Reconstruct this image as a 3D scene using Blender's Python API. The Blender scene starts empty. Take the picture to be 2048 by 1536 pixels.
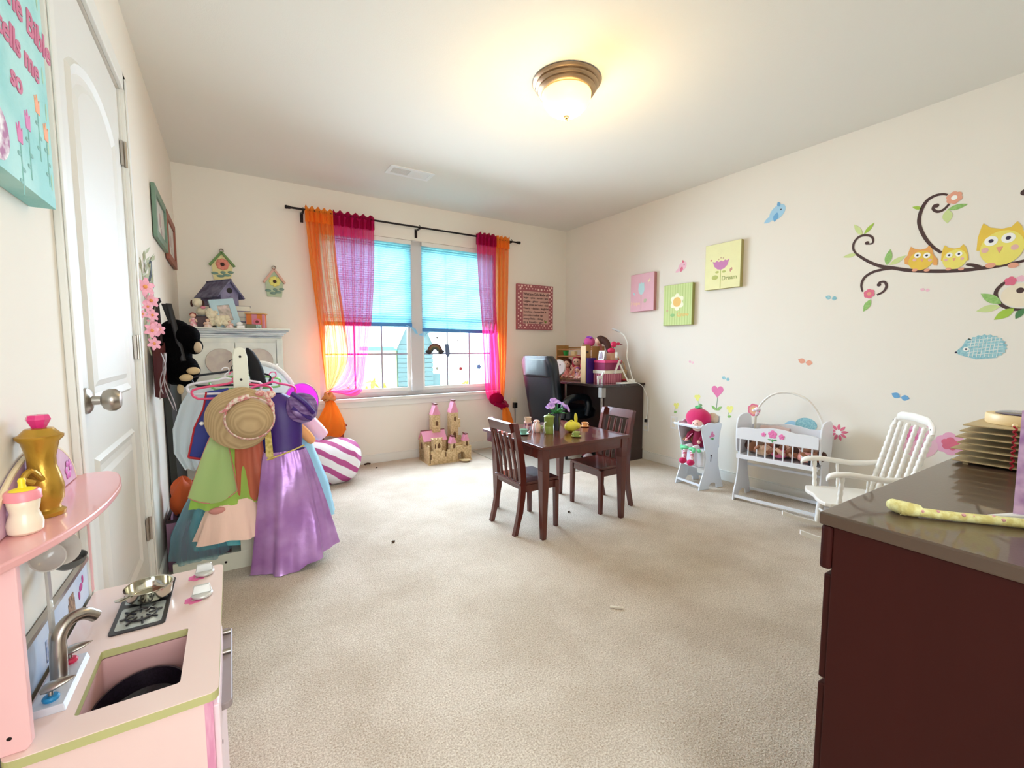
import bpy, bmesh, math, random
from mathutils import Vector, Matrix, Euler
random.seed(7)
sc = bpy.context.scene
COL = sc.collection
PI = math.pi

# ---------------------------------------------------------------- camera
PITCH, YAW, F_PX = 0.0807, 0.5611, 891.46
cam_d = bpy.data.cameras.new('camera'); cam = bpy.data.objects.new('camera', cam_d); COL.objects.link(cam)
cam.location = (0, 0, 1.0815); cam.rotation_euler = (PI/2-PITCH, 0, -YAW)
cam_d.sensor_width = 36; cam_d.lens = F_PX/2048*36; cam_d.clip_start = 0.03; cam_d.clip_end = 300
sc.camera = cam

# ---------------------------------------------------------------- light and exposure
sc.view_settings.view_transform = 'Standard'; sc.view_settings.look = 'None'
sc.view_settings.gamma = 1; sc.view_settings.use_curve_mapping = False
sc.view_settings.exposure = 1.98
sc.cycles.use_denoising = True
sc.cycles.max_bounces = 10; sc.cycles.diffuse_bounces = 5; sc.cycles.transparent_max_bounces = 24
sc.cycles.sample_clamp_indirect = 6; sc.cycles.caustics_reflective = False; sc.cycles.caustics_refractive = False
w = bpy.data.worlds.new('sky'); sc.world = w; w.use_nodes = True
bg = w.node_tree.nodes['Background']; bg.inputs[0].default_value = (0.80, 0.90, 1.0, 1); bg.inputs[1].default_value = 2.35

def area(name, loc, size, power, col, rot=(0,0,0), portal=False, spread=math.pi):
    d = bpy.data.lights.new(name, 'AREA'); d.shape = 'RECTANGLE'; d.size, d.size_y = size
    d.energy = power; d.spread = spread; d.color = col; d.cycles.is_portal = portal
    o = bpy.data.objects.new(name, d); COL.objects.link(o); o.location = loc; o.rotation_euler = rot
    return o
area('window_portal', (1.55, 4.36, 1.36), (1.8, 1.5), 1, (1,1,1), (-PI/2, 0, 0), True)
# daylight entering by the window, soft and bluish
area('window_daylight', (1.55, 4.02, 1.38), (1.72, 1.42), 21.5, (0.64, 0.82, 1.0), (math.radians(-69), 0, 0), spread=math.radians(135))
# added fill light in the unseen hall behind the camera, shining through the doorway
area('hall_fill_light', (0.25, -1.74, 1.45), (1.7, 1.5), 15, (0.86, 0.94, 1.0), (PI/2, 0, 0))

# ---------------------------------------------------------------- helpers
def lin(c):
    if isinstance(c, str): c = tuple(int(c[i:i+2], 16) for i in (0, 2, 4))
    return tuple((x/255/12.92 if x/255 <= .04045 else ((x/255+.055)/1.055)**2.4) for x in c)
MATS = {}
def nt_of(name):
    m = bpy.data.materials.new(name); m.use_nodes = True
    return m, m.node_tree, m.node_tree.nodes['Principled BSDF']
def mat(name, col, rough=.55, metal=0., var=.06, vscale=14., bump=0., bscale=60., spec=.5, sheen=0., emit=None, estr=0., stretch=None, coat=0., col2=None, trans=0.):
    """plain procedural material: base colour with a soft noise variation, optional grain bump"""
    if name in MATS: return MATS[name]
    m, nt, b = nt_of(name); N, L = nt.nodes, nt.links
    c = lin(col); tc = N.new('ShaderNodeTexCoord'); src = tc.outputs['Object']
    if stretch:
        mp = N.new('ShaderNodeMapping'); mp.inputs['Scale'].default_value = stretch; L.new(src, mp.inputs[0]); src = mp.outputs[0]
    nz = N.new('ShaderNodeTexNoise'); nz.inputs['Scale'].default_value = vscale; nz.inputs['Detail'].default_value = 3; L.new(src, nz.inputs['Vector'])
    mx = N.new('ShaderNodeMix'); mx.data_type = 'RGBA'
    c2 = lin(col2) if col2 else tuple(min(1, x*(1+var)) for x in c)
    c1 = c if col2 else tuple(x*(1-var) for x in c)
    mx.inputs[6].default_value = (*c1, 1); mx.inputs[7].default_value = (*c2, 1)
    if col2:
        rp = N.new('ShaderNodeMapRange'); rp.inputs[1].default_value = .38; rp.inputs[2].default_value = .62
        L.new(nz.outputs[0], rp.inputs[0]); L.new(rp.outputs[0], mx.inputs[0])
    else: L.new(nz.outputs[0], mx.inputs[0])
    L.new(mx.outputs[2], b.inputs['Base Color'])
    b.inputs['Roughness'].default_value = rough; b.inputs['Metallic'].default_value = metal
    b.inputs['Specular IOR Level'].default_value = spec; b.inputs['Coat Weight'].default_value = coat
    b.inputs['Sheen Weight'].default_value = sheen; b.inputs['Transmission Weight'].default_value = trans
    if bump:
        n2 = N.new('ShaderNodeTexNoise'); n2.inputs['Scale'].default_value = bscale; n2.inputs['Detail'].default_value = 4; L.new(src, n2.inputs['Vector'])
        bp = N.new('ShaderNodeBump'); bp.inputs['Strength'].default_value = bump; bp.inputs['Distance'].default_value = .004
        L.new(n2.outputs[0], bp.inputs['Height']); L.new(bp.outputs[0], b.inputs['Normal'])
    if emit: b.inputs['Emission Color'].default_value = (*lin(emit), 1); b.inputs['Emission Strength'].default_value = estr
    MATS[name] = m; return m
def sheer(name, col, opacity, transl=.6, weave=0., rough=.7):
    """gauze: partly see-through, partly lit through"""
    if name in MATS: return MATS[name]
    m, nt, b = nt_of(name); N, L = nt.nodes, nt.links; N.remove(b)
    c = (*lin(col), 1); out = N['Material Output']
    df = N.new('ShaderNodeBsdfDiffuse'); df.inputs[0].default_value = c
    tl = N.new('ShaderNodeBsdfTranslucent'); tl.inputs[0].default_value = c
    tr = N.new('ShaderNodeBsdfTransparent')
    tr.inputs[0].default_value = (*[1-(1-x)*.55 for x in lin(col)], 1)
    m1 = N.new('ShaderNodeMixShader'); m1.inputs[0].default_value = transl; L.new(df.outputs[0], m1.inputs[1]); L.new(tl.outputs[0], m1.inputs[2])
    m2 = N.new('ShaderNodeMixShader'); L.new(tr.outputs[0], m2.inputs[1]); L.new(m1.outputs[0], m2.inputs[2])
    lw = N.new('ShaderNodeLayerWeight'); lw.inputs[0].default_value = .35
    mr = N.new('ShaderNodeMapRange'); mr.inputs[3].default_value = opacity; mr.inputs[4].default_value = min(1, opacity+.45)
    L.new(lw.outputs['Facing'], mr.inputs[0]); L.new(mr.outputs[0], m2.inputs[0]); L.new(m2.outputs[0], out.inputs[0])
    MATS[name] = m; return m
def glass(name, col=(235,245,245), opacity=.08, rough=.05):
    m, nt, b = nt_of(name); N, L = nt.nodes, nt.links; N.remove(b); out = N['Material Output']
    tr = N.new('ShaderNodeBsdfTransparent'); tr.inputs[0].default_value = (*lin(col), 1)
    gl = N.new('ShaderNodeBsdfGlossy'); gl.inputs['Roughness'].default_value = rough
    m2 = N.new('ShaderNodeMixShader'); m2.inputs[0].default_value = opacity; L.new(tr.outputs[0], m2.inputs[1]); L.new(gl.outputs[0], m2.inputs[2]); L.new(m2.outputs[0], out.inputs[0])
    MATS[name] = m; return m
def stripes(name, ca, cb, scale, axis=(1,0,0), rough=.7, soft=.02, wobble=0.3, duty=.5):
    m, nt, b = nt_of(name); N, L = nt.nodes, nt.links
    tc = N.new('ShaderNodeTexCoord'); dp = N.new('ShaderNodeVectorMath'); dp.operation = 'DOT_PRODUCT'; dp.inputs[1].default_value = axis
    L.new(tc.outputs['Object'], dp.inputs[0])
    nz = N.new('ShaderNodeTexNoise'); nz.inputs['Scale'].default_value = 4; L.new(tc.outputs['Object'], nz.inputs['Vector'])
    a1 = N.new('ShaderNodeMath'); a1.operation = 'MULTIPLY_ADD'; a1.inputs[1].default_value = wobble; L.new(nz.outputs[0], a1.inputs[0])
    a2 = N.new('ShaderNodeMath'); a2.operation = 'MULTIPLY'; a2.inputs[1].default_value = scale; L.new(dp.outputs['Value'], a2.inputs[0]); L.new(a2.outputs[0], a1.inputs[2])
    fr = N.new('ShaderNodeMath'); fr.operation = 'PINGPONG'; fr.inputs[1].default_value = 1; L.new(a1.outputs[0], fr.inputs[0])
    mr = N.new('ShaderNodeMapRange'); mr.inputs[1].default_value = duty-soft; mr.inputs[2].default_value = duty+soft; L.new(fr.outputs[0], mr.inputs[0])
    mx = N.new('ShaderNodeMix'); mx.data_type = 'RGBA'; mx.inputs[6].default_value = (*lin(ca), 1); mx.inputs[7].default_value = (*lin(cb), 1)
    L.new(mr.outputs[0], mx.inputs[0]); L.new(mx.outputs[2], b.inputs['Base Color']); b.inputs['Roughness'].default_value = rough
    MATS[name] = m; return m

class MB:
    """collects simple shapes, all given in room coordinates (metres), into one mesh"""
    def __init__(s, M=None): s.v = []; s.f = []; s.M = M
    def add(s, vs, fs, M=None):
        o = len(s.v)
        for p in vs:
            p = Vector(p)
            if M is not None: p = M @ p
            if s.M is not None: p = s.M @ p
            s.v.append(p)
        s.f += [tuple(i+o for i in f) for f in fs]; return s
    def box(s, x0, x1, y0, y1, z0, z1, M=None):
        vs = [(x, y, z) for x in (x0, x1) for y in (y0, y1) for z in (z0, z1)]
        return s.add(vs, [(0,1,3,2), (4,6,7,5), (0,4,5,1), (2,3,7,6), (0,2,6,4), (1,5,7,3)], M)
    def hexa(s, bot, top):
        """bottom and top quads"""
        return s.add(list(bot)+list(top), [(3,2,1,0), (4,5,6,7), (0,1,5,4), (1,2,6,5), (2,3,7,6), (3,0,4,7)])
    def bar(s, p0, p1, w, h, up=(0,0,1)):
        p0, p1 = Vector(p0), Vector(p1); d = (p1-p0).normalized(); up = Vector(up)
        sd = d.cross(up)
        if sd.length < 1e-4: sd = d.cross(Vector((0,1,0)))
        sd.normalize(); u = sd.cross(d)
        q = [sd*a*w/2+u*b*h/2 for a, b in ((-1,-1), (1,-1), (1,1), (-1,1))]
        return s.hexa([p0+k for k in q], [p1+k for k in q])
    def ring(s, c, d, r, n, ref=None):
        d = Vector(d).normalized(); ref = Vector(ref) if ref else (Vector((0,0,1)) if abs(d.z) < .9 else Vector((1,0,0)))
        a = d.cross(ref).normalized(); b = d.cross(a)
        rx, ry = (r if isinstance(r, tuple) else (r, r))
        return [Vector(c)+a*math.cos(2*PI*i/n)*rx+b*math.sin(2*PI*i/n)*ry for i in range(n)]
    def rings(s, rs, caps=True, closed=False):
        n = len(rs[0]); vs = [p for r in rs for p in r]; fs = []
        K = len(rs)
        for k in range(K if closed else K-1):
            k2 = (k+1) % K
            for i in range(n):
                j = (i+1) % n; fs.append((k*n+i, k*n+j, k2*n+j, k2*n+i))
        if caps and not closed: fs.append(tuple(range(n-1, -1, -1))); fs.append(tuple((K-1)*n+i for i in range(n)))
        return s.add(vs, fs)
    def cyl(s, p0, p1, r0, r1=None, n=12):
        r1 = r0 if r1 is None else r1; d = Vector(p1)-Vector(p0)
        return s.rings([s.ring(p0, d, r0, n), s.ring(p1, d, r1, n)])
    def tube(s, pts, r, n=8, closed=False):
        pts = [Vector(p) for p in pts]; K = len(pts); rs = []; ref = None
        for i, p in enumerate(pts):
            a = pts[(i-1) % K] if (closed or i) else p; b = pts[(i+1) % K] if (closed or i < K-1) else p
            d = (b-a).normalized()
            if ref is None: ref = Vector((0,0,1)) if abs(d.z) < .9 else Vector((1,0,0))
            sd = d.cross(ref).normalized(); up = sd.cross(d).normalized(); ref = up
            rr = r[i] if isinstance(r, (list, tuple)) else r
            rs.append([p+sd*math.cos(2*PI*k/n)*rr+up*math.sin(2*PI*k/n)*rr for k in range(n)])
        return s.rings(rs, closed=closed)
    def lathe(s, prof, c=(0,0,0), n=20, axis=(0,0,1), sq=1.):
        """prof: (radius, height) along axis from c"""
        ax = Vector(axis).normalized(); ref = Vector((0,0,1)) if abs(ax.z) < .9 else Vector((1,0,0))
        a = ax.cross(ref).normalized(); b = ax.cross(a); c = Vector(c)
        return s.rings([[c+ax*h+a*math.cos(2*PI*i/n)*max(r, 1e-4)+b*math.sin(2*PI*i/n)*max(r, 1e-4)*sq for i in range(n)] for r, h in prof])
    def ball(s, c, r, nu=14, nv=9, M=None):
        rx, ry, rz = r if isinstance(r, (tuple, list)) else (r, r, r); c = Vector(c); vs = []; fs = []
        for k in range(1, nv):
            t = PI*k/nv
            for i in range(nu):
                p = Vector((rx*math.sin(t)*math.cos(2*PI*i/nu), ry*math.sin(t)*math.sin(2*PI*i/nu), rz*math.cos(t)))
                vs.append(c+(M @ p if M is not None else p))
        top = len(vs); q = Vector((0,0,rz)); vs.append(c+(M @ q if M is not None else q)); vs.append(c-(M @ q if M is not None else q))
        for k in range(nv-2):
            for i in range(nu):
                j = (i+1) % nu; fs.append((k*nu+i, (k+1)*nu+i, (k+1)*nu+j, k*nu+j))
        for i in range(nu):
            j = (i+1) % nu; fs.append((top, i, j)); fs.append((top+1, (nv-2)*nu+j, (nv-2)*nu+i))
        return s.add(vs, fs)
    def poly(s, pts, nrm, t):
        """flat polygon (3-D points) extruded by t along nrm"""
        nrm = Vector(nrm)*t; n = len(pts); pts = [Vector(p) for p in pts]
        return s.add(pts+[p+nrm for p in pts], [tuple(range(n-1, -1, -1)), tuple(range(n, 2*n))]+[(i, (i+1) % n, n+(i+1) % n, n+i) for i in range(n)])
    def frame(s, outer, inner, nrm, t):
        """ring between two outlines with as many points each, extruded"""
        nrm = Vector(nrm)*t; n = len(outer); A = [Vector(p) for p in outer]; B = [Vector(p) for p in inner]
        vs = A+B+[p+nrm for p in A]+[p+nrm for p in B]; fs = []
        for i in range(n):
            j = (i+1) % n
            fs += [(i, j, n+j, n+i), (2*n+i, 3*n+i, 3*n+j, 2*n+j), (i, 2*n+i, 2*n+j, j), (n+i, n+j, 3*n+j, 3*n+i)]
        return s.add(vs, fs)
    def grid(s, fn, nu, nv):
        vs = [fn(i/nu, j/nv) for j in range(nv+1) for i in range(nu+1)]
        return s.add(vs, [(j*(nu+1)+i, j*(nu+1)+i+1, (j+1)*(nu+1)+i+1, (j+1)*(nu+1)+i) for j in range(nv) for i in range(nu)])
ORG = {}
def build(name, mb, m, origin, parent=None, smooth=True, bevel=0., solid=0., sub=0):
    me = bpy.data.meshes.new(name); o0 = Vector(origin)
    me.from_pydata([p-o0 for p in mb.v], [], mb.f); me.update()
    bm = bmesh.new(); bm.from_mesh(me); bmesh.ops.recalc_face_normals(bm, faces=bm.faces); bm.to_mesh(me); bm.free()
    if smooth:
        for p in me.polygons: p.use_smooth = True
        me.set_sharp_from_angle(angle=math.radians(38))
    me.materials.append(m)
    o = bpy.data.objects.new(name, me); COL.objects.link(o)
    if parent is None: o.location = o0
    else: o.parent = parent
    if bevel:
        bv = o.modifiers.new('bevel', 'BEVEL'); bv.width = bevel; bv.segments = 2; bv.limit_method = 'ANGLE'; bv.angle_limit = math.radians(40)
    if solid: sm = o.modifiers.new('solid', 'SOLIDIFY'); sm.thickness = solid; sm.offset = 0
    if sub: ss = o.modifiers.new('sub', 'SUBSURF'); ss.levels = sub; ss.render_levels = sub
    ORG[o] = o0
    return o
def thing(name, label, cat, loc, group=None):
    o = bpy.data.objects.new(name, None); COL.objects.link(o); o.location = loc; o.empty_display_size = .05
    ORG[o] = Vector(loc); tagit(o, label, cat, group); return o
def tagit(o, label, cat, group=None, kind=None):
    if label: o['label'] = label
    if cat: o['category'] = cat
    if group: o['group'] = group
    if kind: o['kind'] = kind
    return o
def P(name, mb, m, parent, label=None, **k):
    """a part (or sub-part), its shape given in room coordinates"""
    o = build(name, mb, m, ORG[parent], parent, **k)
    if label: o['label'] = label
    return o
def solo(name, mb, m, label, cat, loc, group=None, kind=None, **k):
    return tagit(build(name, mb, m, loc, None, **k), label, cat, group, kind)
def struct(name, mb, m, parent=None, **k):
    k.setdefault('smooth', False)
    o = build(name, mb, m, ORG[parent] if parent else (0,0,0), parent, **k)
    if parent is None: o['kind'] = 'structure'
    return o
def copy_tree(o, loc, rz=0., label=None, parent=None):
    c = o.copy(); COL.objects.link(c)
    if parent is None: c.location = loc; c.rotation_euler = (0, 0, rz)
    else: c.parent = parent
    if label: c['label'] = label
    for ch in list(o.children): copy_tree(ch, None, parent=c)
    return c
def spline(pts, n):
    """Catmull-Rom through points of any dimension"""
    pts = [Vector(p) for p in pts]; K = len(pts); out = []
    for i in range(n):
        t = i/(n-1)*(K-1); k = min(int(t), K-2); u = t-k
        p0, p1, p2, p3 = pts[max(k-1, 0)], pts[k], pts[k+1], pts[min(k+2, K-1)]
        out.append(.5*((2*p1)+(p2-p0)*u+(2*p0-5*p1+4*p2-p3)*u*u+(3*p1-p0-3*p2+p3)*u**3))
    return out
def arc2(cx, cy, r, a0, a1, n): return [(cx+r*math.cos(a0+(a1-a0)*i/(n-1)), cy+r*math.sin(a0+(a1-a0)*i/(n-1))) for i in range(n)]
def rrect(x0, x1, y0, y1, r, n=5):
    return arc2(x1-r, y1-r, r, 0, PI/2, n)+arc2(x0+r, y1-r, r, PI/2, PI, n)+arc2(x0+r, y0+r, r, PI, 1.5*PI, n)+arc2(x1-r, y0+r, r, 1.5*PI, 2*PI, n)
def text_mesh(body, size, M, depth=.0008, align='CENTER', shear=0., space=1.):
    """raised lettering as a mesh; M places the text plane (x right, y up, z towards the reader)"""
    cu = bpy.data.curves.new('t', 'FONT'); cu.body = body; cu.size = size; cu.align_x = align; cu.align_y = 'CENTER'; cu.extrude = depth; cu.shear = shear
    cu.resolution_u = 3; cu.space_line = space; cu.offset = size*.022
    o = bpy.data.objects.new('t', cu); COL.objects.link(o); dg = bpy.context.evaluated_depsgraph_get()
    me = bpy.data.meshes.new_from_object(o.evaluated_get(dg)); mb = MB()
    mb.add([M @ v.co for v in me.vertices], [tuple(p.vertices) for p in me.polygons])
    bpy.data.objects.remove(o); bpy.data.curves.remove(cu); bpy.data.meshes.remove(me); return mb
def plane_M(origin, right, up):
    r = Vector(right).normalized(); u = Vector(up).normalized(); n = r.cross(u)
    return Matrix.Translation(origin) @ Matrix((r, u, n)).transposed().to_4x4()
XL, XR, YB, YN, H = -0.318, 3.383, 4.19, -0.17, 2.44

# ---------------------------------------------------------------- common materials
M_wall = mat('wall_paint', (238, 231, 219), .85, var=.015, vscale=3, bump=.05, bscale=220, spec=.25)
M_ceil = mat('ceiling_paint', (232, 229, 220), .9, var=.01, vscale=3, bump=.12, bscale=260, spec=.2)
M_trim = mat('trim_paint', (232, 230, 223), .45, var=.01, spec=.45)
M_door = mat('door_paint', (226, 224, 218), .5, var=.01, bump=.04, bscale=160)
M_white = mat('white_paint', (240, 238, 235), .4, var=.02)
M_cream = mat('cream_paint', (240, 232, 214), .4, var=.02)
M_black = mat('black_plastic', (22, 20, 22), .4)
M_bronze = mat('dark_bronze_metal', (42, 34, 34), .4, .7)
M_nickel = mat('brushed_nickel', (176, 168, 158), .3, 1., var=.05)
M_cherry = mat('cherry_wood', (88, 36, 28), .22, var=.22, vscale=5, stretch=(6, 6, .8), coat=.4)
M_espresso = mat('espresso_wood', (56, 28, 26), .3, var=.18, vscale=5, stretch=(6, 6, .8), coat=.25)
M_espresso2 = mat('dark_brown_laminate', (58, 40, 36), .33, var=.15, vscale=5, stretch=(6, 6, .8))
M_pine = mat('pale_plywood', (214, 186, 138), .55, var=.12, vscale=9, stretch=(5, 1, 1), bump=.1, bscale=90)
M_glass = glass('window_glass')

# ---------------------------------------------------------------- room shell
def carpet():
    m, nt, b = nt_of('carpet_pile'); N, L = nt.nodes, nt.links
    tc = N.new('ShaderNodeTexCoord')
    def noise(s, d, r=.5):
        n = N.new('ShaderNodeTexNoise'); n.inputs['Scale'].default_value = s; n.inputs['Detail'].default_value = d; n.inputs['Roughness'].default_value = r; L.new(tc.outputs['Object'], n.inputs['Vector']); return n
    fine, mid, low = noise(190, 3, .7), noise(48, 2), noise(2.6, 4, .6)
    m1 = N.new('ShaderNodeMix'); m1.data_type = 'RGBA'; m1.inputs[6].default_value = (*lin((178, 154, 128)), 1); m1.inputs[7].default_value = (*lin((255, 244, 228)), 1)
    mr = N.new('ShaderNodeMapRange'); mr.inputs[1].default_value = .3; mr.inputs[2].default_value = .7; L.new(fine.outputs[0], mr.inputs[0]); L.new(mr.outputs[0], m1.inputs[0])
    m2 = N.new('ShaderNodeMix'); m2.data_type = 'RGBA'; m2.blend_type = 'MULTIPLY'; m2.inputs[0].default_value = 1
    r2 = N.new('ShaderNodeValToRGB'); r2.color_ramp.elements[0].position = .36; r2.color_ramp.elements[0].color = (.83, .80, .76, 1); r2.color_ramp.elements[1].position = .6; r2.color_ramp.elements[1].color = (1, 1, 1, 1)
    L.new(low.outputs[0], r2.inputs[0]); L.new(m1.outputs[2], m2.inputs[6]); L.new(r2.outputs[0], m2.inputs[7])
    L.new(m2.outputs[2], b.inputs['Base Color']); b.inputs['Roughness'].default_value = .95; b.inputs['Specular IOR Level'].default_value = .1; b.inputs['Sheen Weight'].default_value = .2
    ad = N.new('ShaderNodeMath'); ad.operation = 'ADD'; L.new(fine.outputs[0], ad.inputs[0]); L.new(mid.outputs[0], ad.inputs[1])
    bp = N.new('ShaderNodeBump'); bp.inputs['Strength'].default_value = .8; bp.inputs['Distance'].default_value = .008; L.new(ad.outputs[0], bp.inputs['Height']); L.new(bp.outputs[0], b.inputs['Normal'])
    return m
struct('floor', MB().box(XL-.12, XR+.12, YN-.12, YB+.12, -.06, 0), carpet())
struct('ceiling', MB().box(XL-.12, XR+.12, YN-.12, YB+.16, H, H+.1), M_ceil)
WX0, WX1, WZ0, WZ1 = .648, 2.452, .622, 2.105
struct('wall_back', MB().box(XL-.12, WX0, YB, YB+.16, 0, H).box(WX1, XR+.12, YB, YB+.16, 0, H).box(WX0, WX1, YB, YB+.16, 0, WZ0).box(WX0, WX1, YB, YB+.16, WZ1, H), M_wall)
struct('wall_left', MB().box(XL-.12, XL, YN, 1.45, 0, H).box(XL-.12, XL, 2.295, YB, 0, H).box(XL-.12, XL, 1.45, 2.295, 2.06, H).box(XL-.12, XL-.05, 1.45, 2.295, 0, 2.06), M_wall)
struct('wall_right', MB().box(XR, XR+.12, YN, YB, 0, H), M_wall)
struct('wall_front', MB().box(.80, XR+.12, YN-.12, YN, 0, H).box(XL-.12, XL+.02, YN-.12, YN, 0, H).box(XL+.02, .80, YN-.12, YN, 2.06, H), M_wall)
struct('wall_hall', MB().box(-1.6, 2.2, -1.92, -1.8, -.06, H+.1).box(-1.72, -1.6, -1.92, YN-.12, -.06, H+.1).box(2.2, 2.32, -1.92, YN-.12, -.06, H+.1), M_wall)  # unseen hall shell, added to keep sky light out of the doorway
struct('floor_hall', MB().box(-1.72, 2.32, -1.92, YN-.12, -.06, 0), bpy.data.materials['carpet_pile'])
struct('ceiling_hall', MB().box(-1.72, 2.32, -1.92, YN-.12, H, H+.1), M_ceil)
struct('wall_hall_2', MB().box(-1.72, XL-.12, YN-.12, YN, 0, H), M_wall)
def bb(name, x0, x1, y0, y1): struct(name, MB().box(x0, x1, y0, y1, 0, .075).box(x0+(0 if x1-x0 > .1 else 0), x1, y0, y1, .075, .085), M_trim, bevel=.004)
bb('baseboard_back', XL, XR, YB-.013, YB); bb('baseboard_right', XR-.013, XR, YN, YB-.013); bb('baseboard_left', XL, XL+.013, 2.37, YB-.013)

# door in the left wall, hinged at its far side
d = build('door_1', MB().box(XL-.045, XL-.006, 1.458, 2.288, .012, 2.05), M_door, (XL, 1.87, 0), smooth=False); d['kind'] = 'structure'
def panel_ring(y0, y1, z0, z1, arch, w=.022):
    def outline(o):
        a, b_, c, e = y0-o, y1+o, z0-o, z1+o
        pts = [(a, c), (b_, c)]
        if arch:
            for i in range(13):
                t = i/12; pts.append((b_+(a-b_)*t, e+arch*(1-(2*t-1)**2)**.8*(1 if .0 < t < 1 else 0)))
        else: pts += [(b_, e), (a, e)]
        return pts
    return outline
for y0, y1, z0, z1, arch in ((1.60, 2.13, .93, 1.80, .075), (1.60, 2.13, .27, .78, 0)):
    ol = panel_ring(y0, y1, z0, z1, arch)
    pr = MB(); o_, i_ = ol(0), ol(-.028); n = len(o_); X = XL-.006
    A = [Vector((X, *p)) for p in ol(.004)]; B = [Vector((X+.009, *p)) for p in ol(-.006)]; C = [Vector((X+.002, *p)) for p in ol(-.026)]; D = [Vector((X+.002, *p)) for p in ol(-.045)]; E_ = [Vector((X+.008, *p)) for p in ol(-.062)]
    pr.rings([A, B, C, D, E_], caps=False); k = len(pr.v); pr.f.append(tuple(range(k-n, k)))
    q = P('panel', pr, M_door, d, smooth=False)
cs = MB()
for a in ((1.385, 1.45, 0, 2.125), (2.295, 2.36, 0, 2.125)): cs.box(XL, XL+.014, *a).box(XL+.014, XL+.019, a[0]+.008, a[1]-.03, a[2], a[3]-.02)
cs.box(XL, XL+.014, 1.385, 2.36, 2.06, 2.125).box(XL-.05, XL+.002, 1.445, 1.455, 0, 2.06).box(XL-.05, XL+.002, 2.291, 2.299, 0, 2.06)
struct('trim_1', cs, M_trim, bevel=.003)
for z in (1.82, 1.085, .345):
    hg = P('hinge', MB().box(XL-.004, XL+.003, 2.268, 2.325, z-.045, z+.045).cyl((XL+.006, 2.296, z-.048), (XL+.006, 2.296, z+.048), .0065, n=10), M_nickel, d, smooth=True)
kn = P('door_knob', MB().lathe([(.0, 0), (.034, 0), (.034, .006), (.026, .012), (.012, .014), (.011, .03), (.024, .036), (.03, .048), (.029, .06), (.02, .07), (.0, .072)], (XL-.006, 1.555, .945), 20, (1, 0, 0)), M_nickel, d)

# window: two single-hung units in one opening
M_vinyl = mat('window_vinyl_backlit', (206, 202, 202), .4, var=.01); M_grille = mat('window_grille_backlit', (160, 162, 182), .5, var=.01)  # greyed: backlight shade is put into the frame and grille colours
def make_window():
    y0, y1 = YB+.05, YB+.12
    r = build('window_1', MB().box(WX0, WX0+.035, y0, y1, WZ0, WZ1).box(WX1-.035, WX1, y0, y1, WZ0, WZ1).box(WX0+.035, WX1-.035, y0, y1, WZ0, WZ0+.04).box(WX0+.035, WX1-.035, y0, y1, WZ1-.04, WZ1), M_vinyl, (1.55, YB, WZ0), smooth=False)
    r['kind'] = 'structure'
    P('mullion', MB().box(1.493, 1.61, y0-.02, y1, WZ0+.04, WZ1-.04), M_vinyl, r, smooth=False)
    for a, b_ in ((WX0+.035, 1.493), (1.61, WX1-.035)):
        for z0, z1, yy in ((WZ0+.04, 1.385, y0+.012), (1.35, WZ1-.04, y0+.036)):
            sw = .028
            s_ = P('sash', MB().box(a, a+sw, yy, yy+.022, z0, z1).box(b_-sw, b_, yy, yy+.022, z0, z1).box(a+sw, b_-sw, yy, yy+.022, z0, z0+.035).box(a+sw, b_-sw, yy, yy+.022, z1-.035, z1), M_trim, r, smooth=False)
            P('pane', MB().box(a+sw, b_-sw, yy+.009, yy+.012, z0+.035, z1-.035), M_glass, s_, smooth=False)
            W = b_-a-2*sw; zz = (z0+z1)/2
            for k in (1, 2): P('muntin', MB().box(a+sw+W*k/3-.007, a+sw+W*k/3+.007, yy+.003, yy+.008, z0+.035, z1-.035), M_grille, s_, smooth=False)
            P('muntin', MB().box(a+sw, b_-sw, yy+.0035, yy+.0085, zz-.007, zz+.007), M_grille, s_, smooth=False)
    return r
win = make_window()
struct('trim_2', MB().box(WX0-.06, WX1+.06, YB-.045, YB+.05, WZ0-.03, WZ0).box(WX0-.035, WX1+.035, YB-.014, YB, WZ0-.085, WZ0-.03), M_trim, bevel=.003)
# ---------------------------------------------------------------- outside the window
struct('ground', MB().box(-60, 70, 4.6, 90, -.62, -.6), mat('lawn', (206, 206, 176), .95, var=.15, vscale=2))
M_siding = mat('grey_blue_shingle', (92, 112, 118), .9, var=.2, vscale=30)
M_fascia = mat('white_fascia', (235, 240, 245), .6)
hs = thing('house', 'grey shingled neighbour house with pointed gable outside the window', 'house', (5.1, 15.5, -.6))
for k in range(12): P('shingle_course', MB().box(4.5, 5.68, 14.0-.02, 14.06, -.6+k*.15, -.6+(k+1)*.15-.012), M_siding, hs, smooth=False)
P('wall', MB().box(4.52, 5.66, 14.03, 17, -.6, 1.2).poly([(4.5, 14.0, 1.2), (5.68, 14.0, 1.2), (5.09, 14.0, 2.45)], (0,1,0), 3), M_siding, hs, smooth=False)
P('roof', MB().bar((4.40, 15.45, 1.06), (5.12, 15.45, 2.6), 3.1, .07).bar((5.78, 15.45, 1.06), (5.06, 15.45, 2.6), 3.1, .07), M_fascia, hs, smooth=False)
P('porch', MB().box(5.68, 5.98, 14.1, 16, -.6, .2), M_siding, hs, smooth=False)
P('garage_door', MB().box(3.6, 4.49, 14.1, 14.2, -.6, 1.0), mat('pale_yellow_door', (232, 230, 160), .7), hs, smooth=False)
P('garage_roof', MB().box(3.55, 4.49, 14.0, 15, 1.0, 1.12), mat('teal_roof', (90, 170, 160), .7), hs, smooth=False)
M_leaf = mat('yellow_green_foliage', (150, 180, 40), .8, col2=(196, 160, 60), vscale=5)
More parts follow.
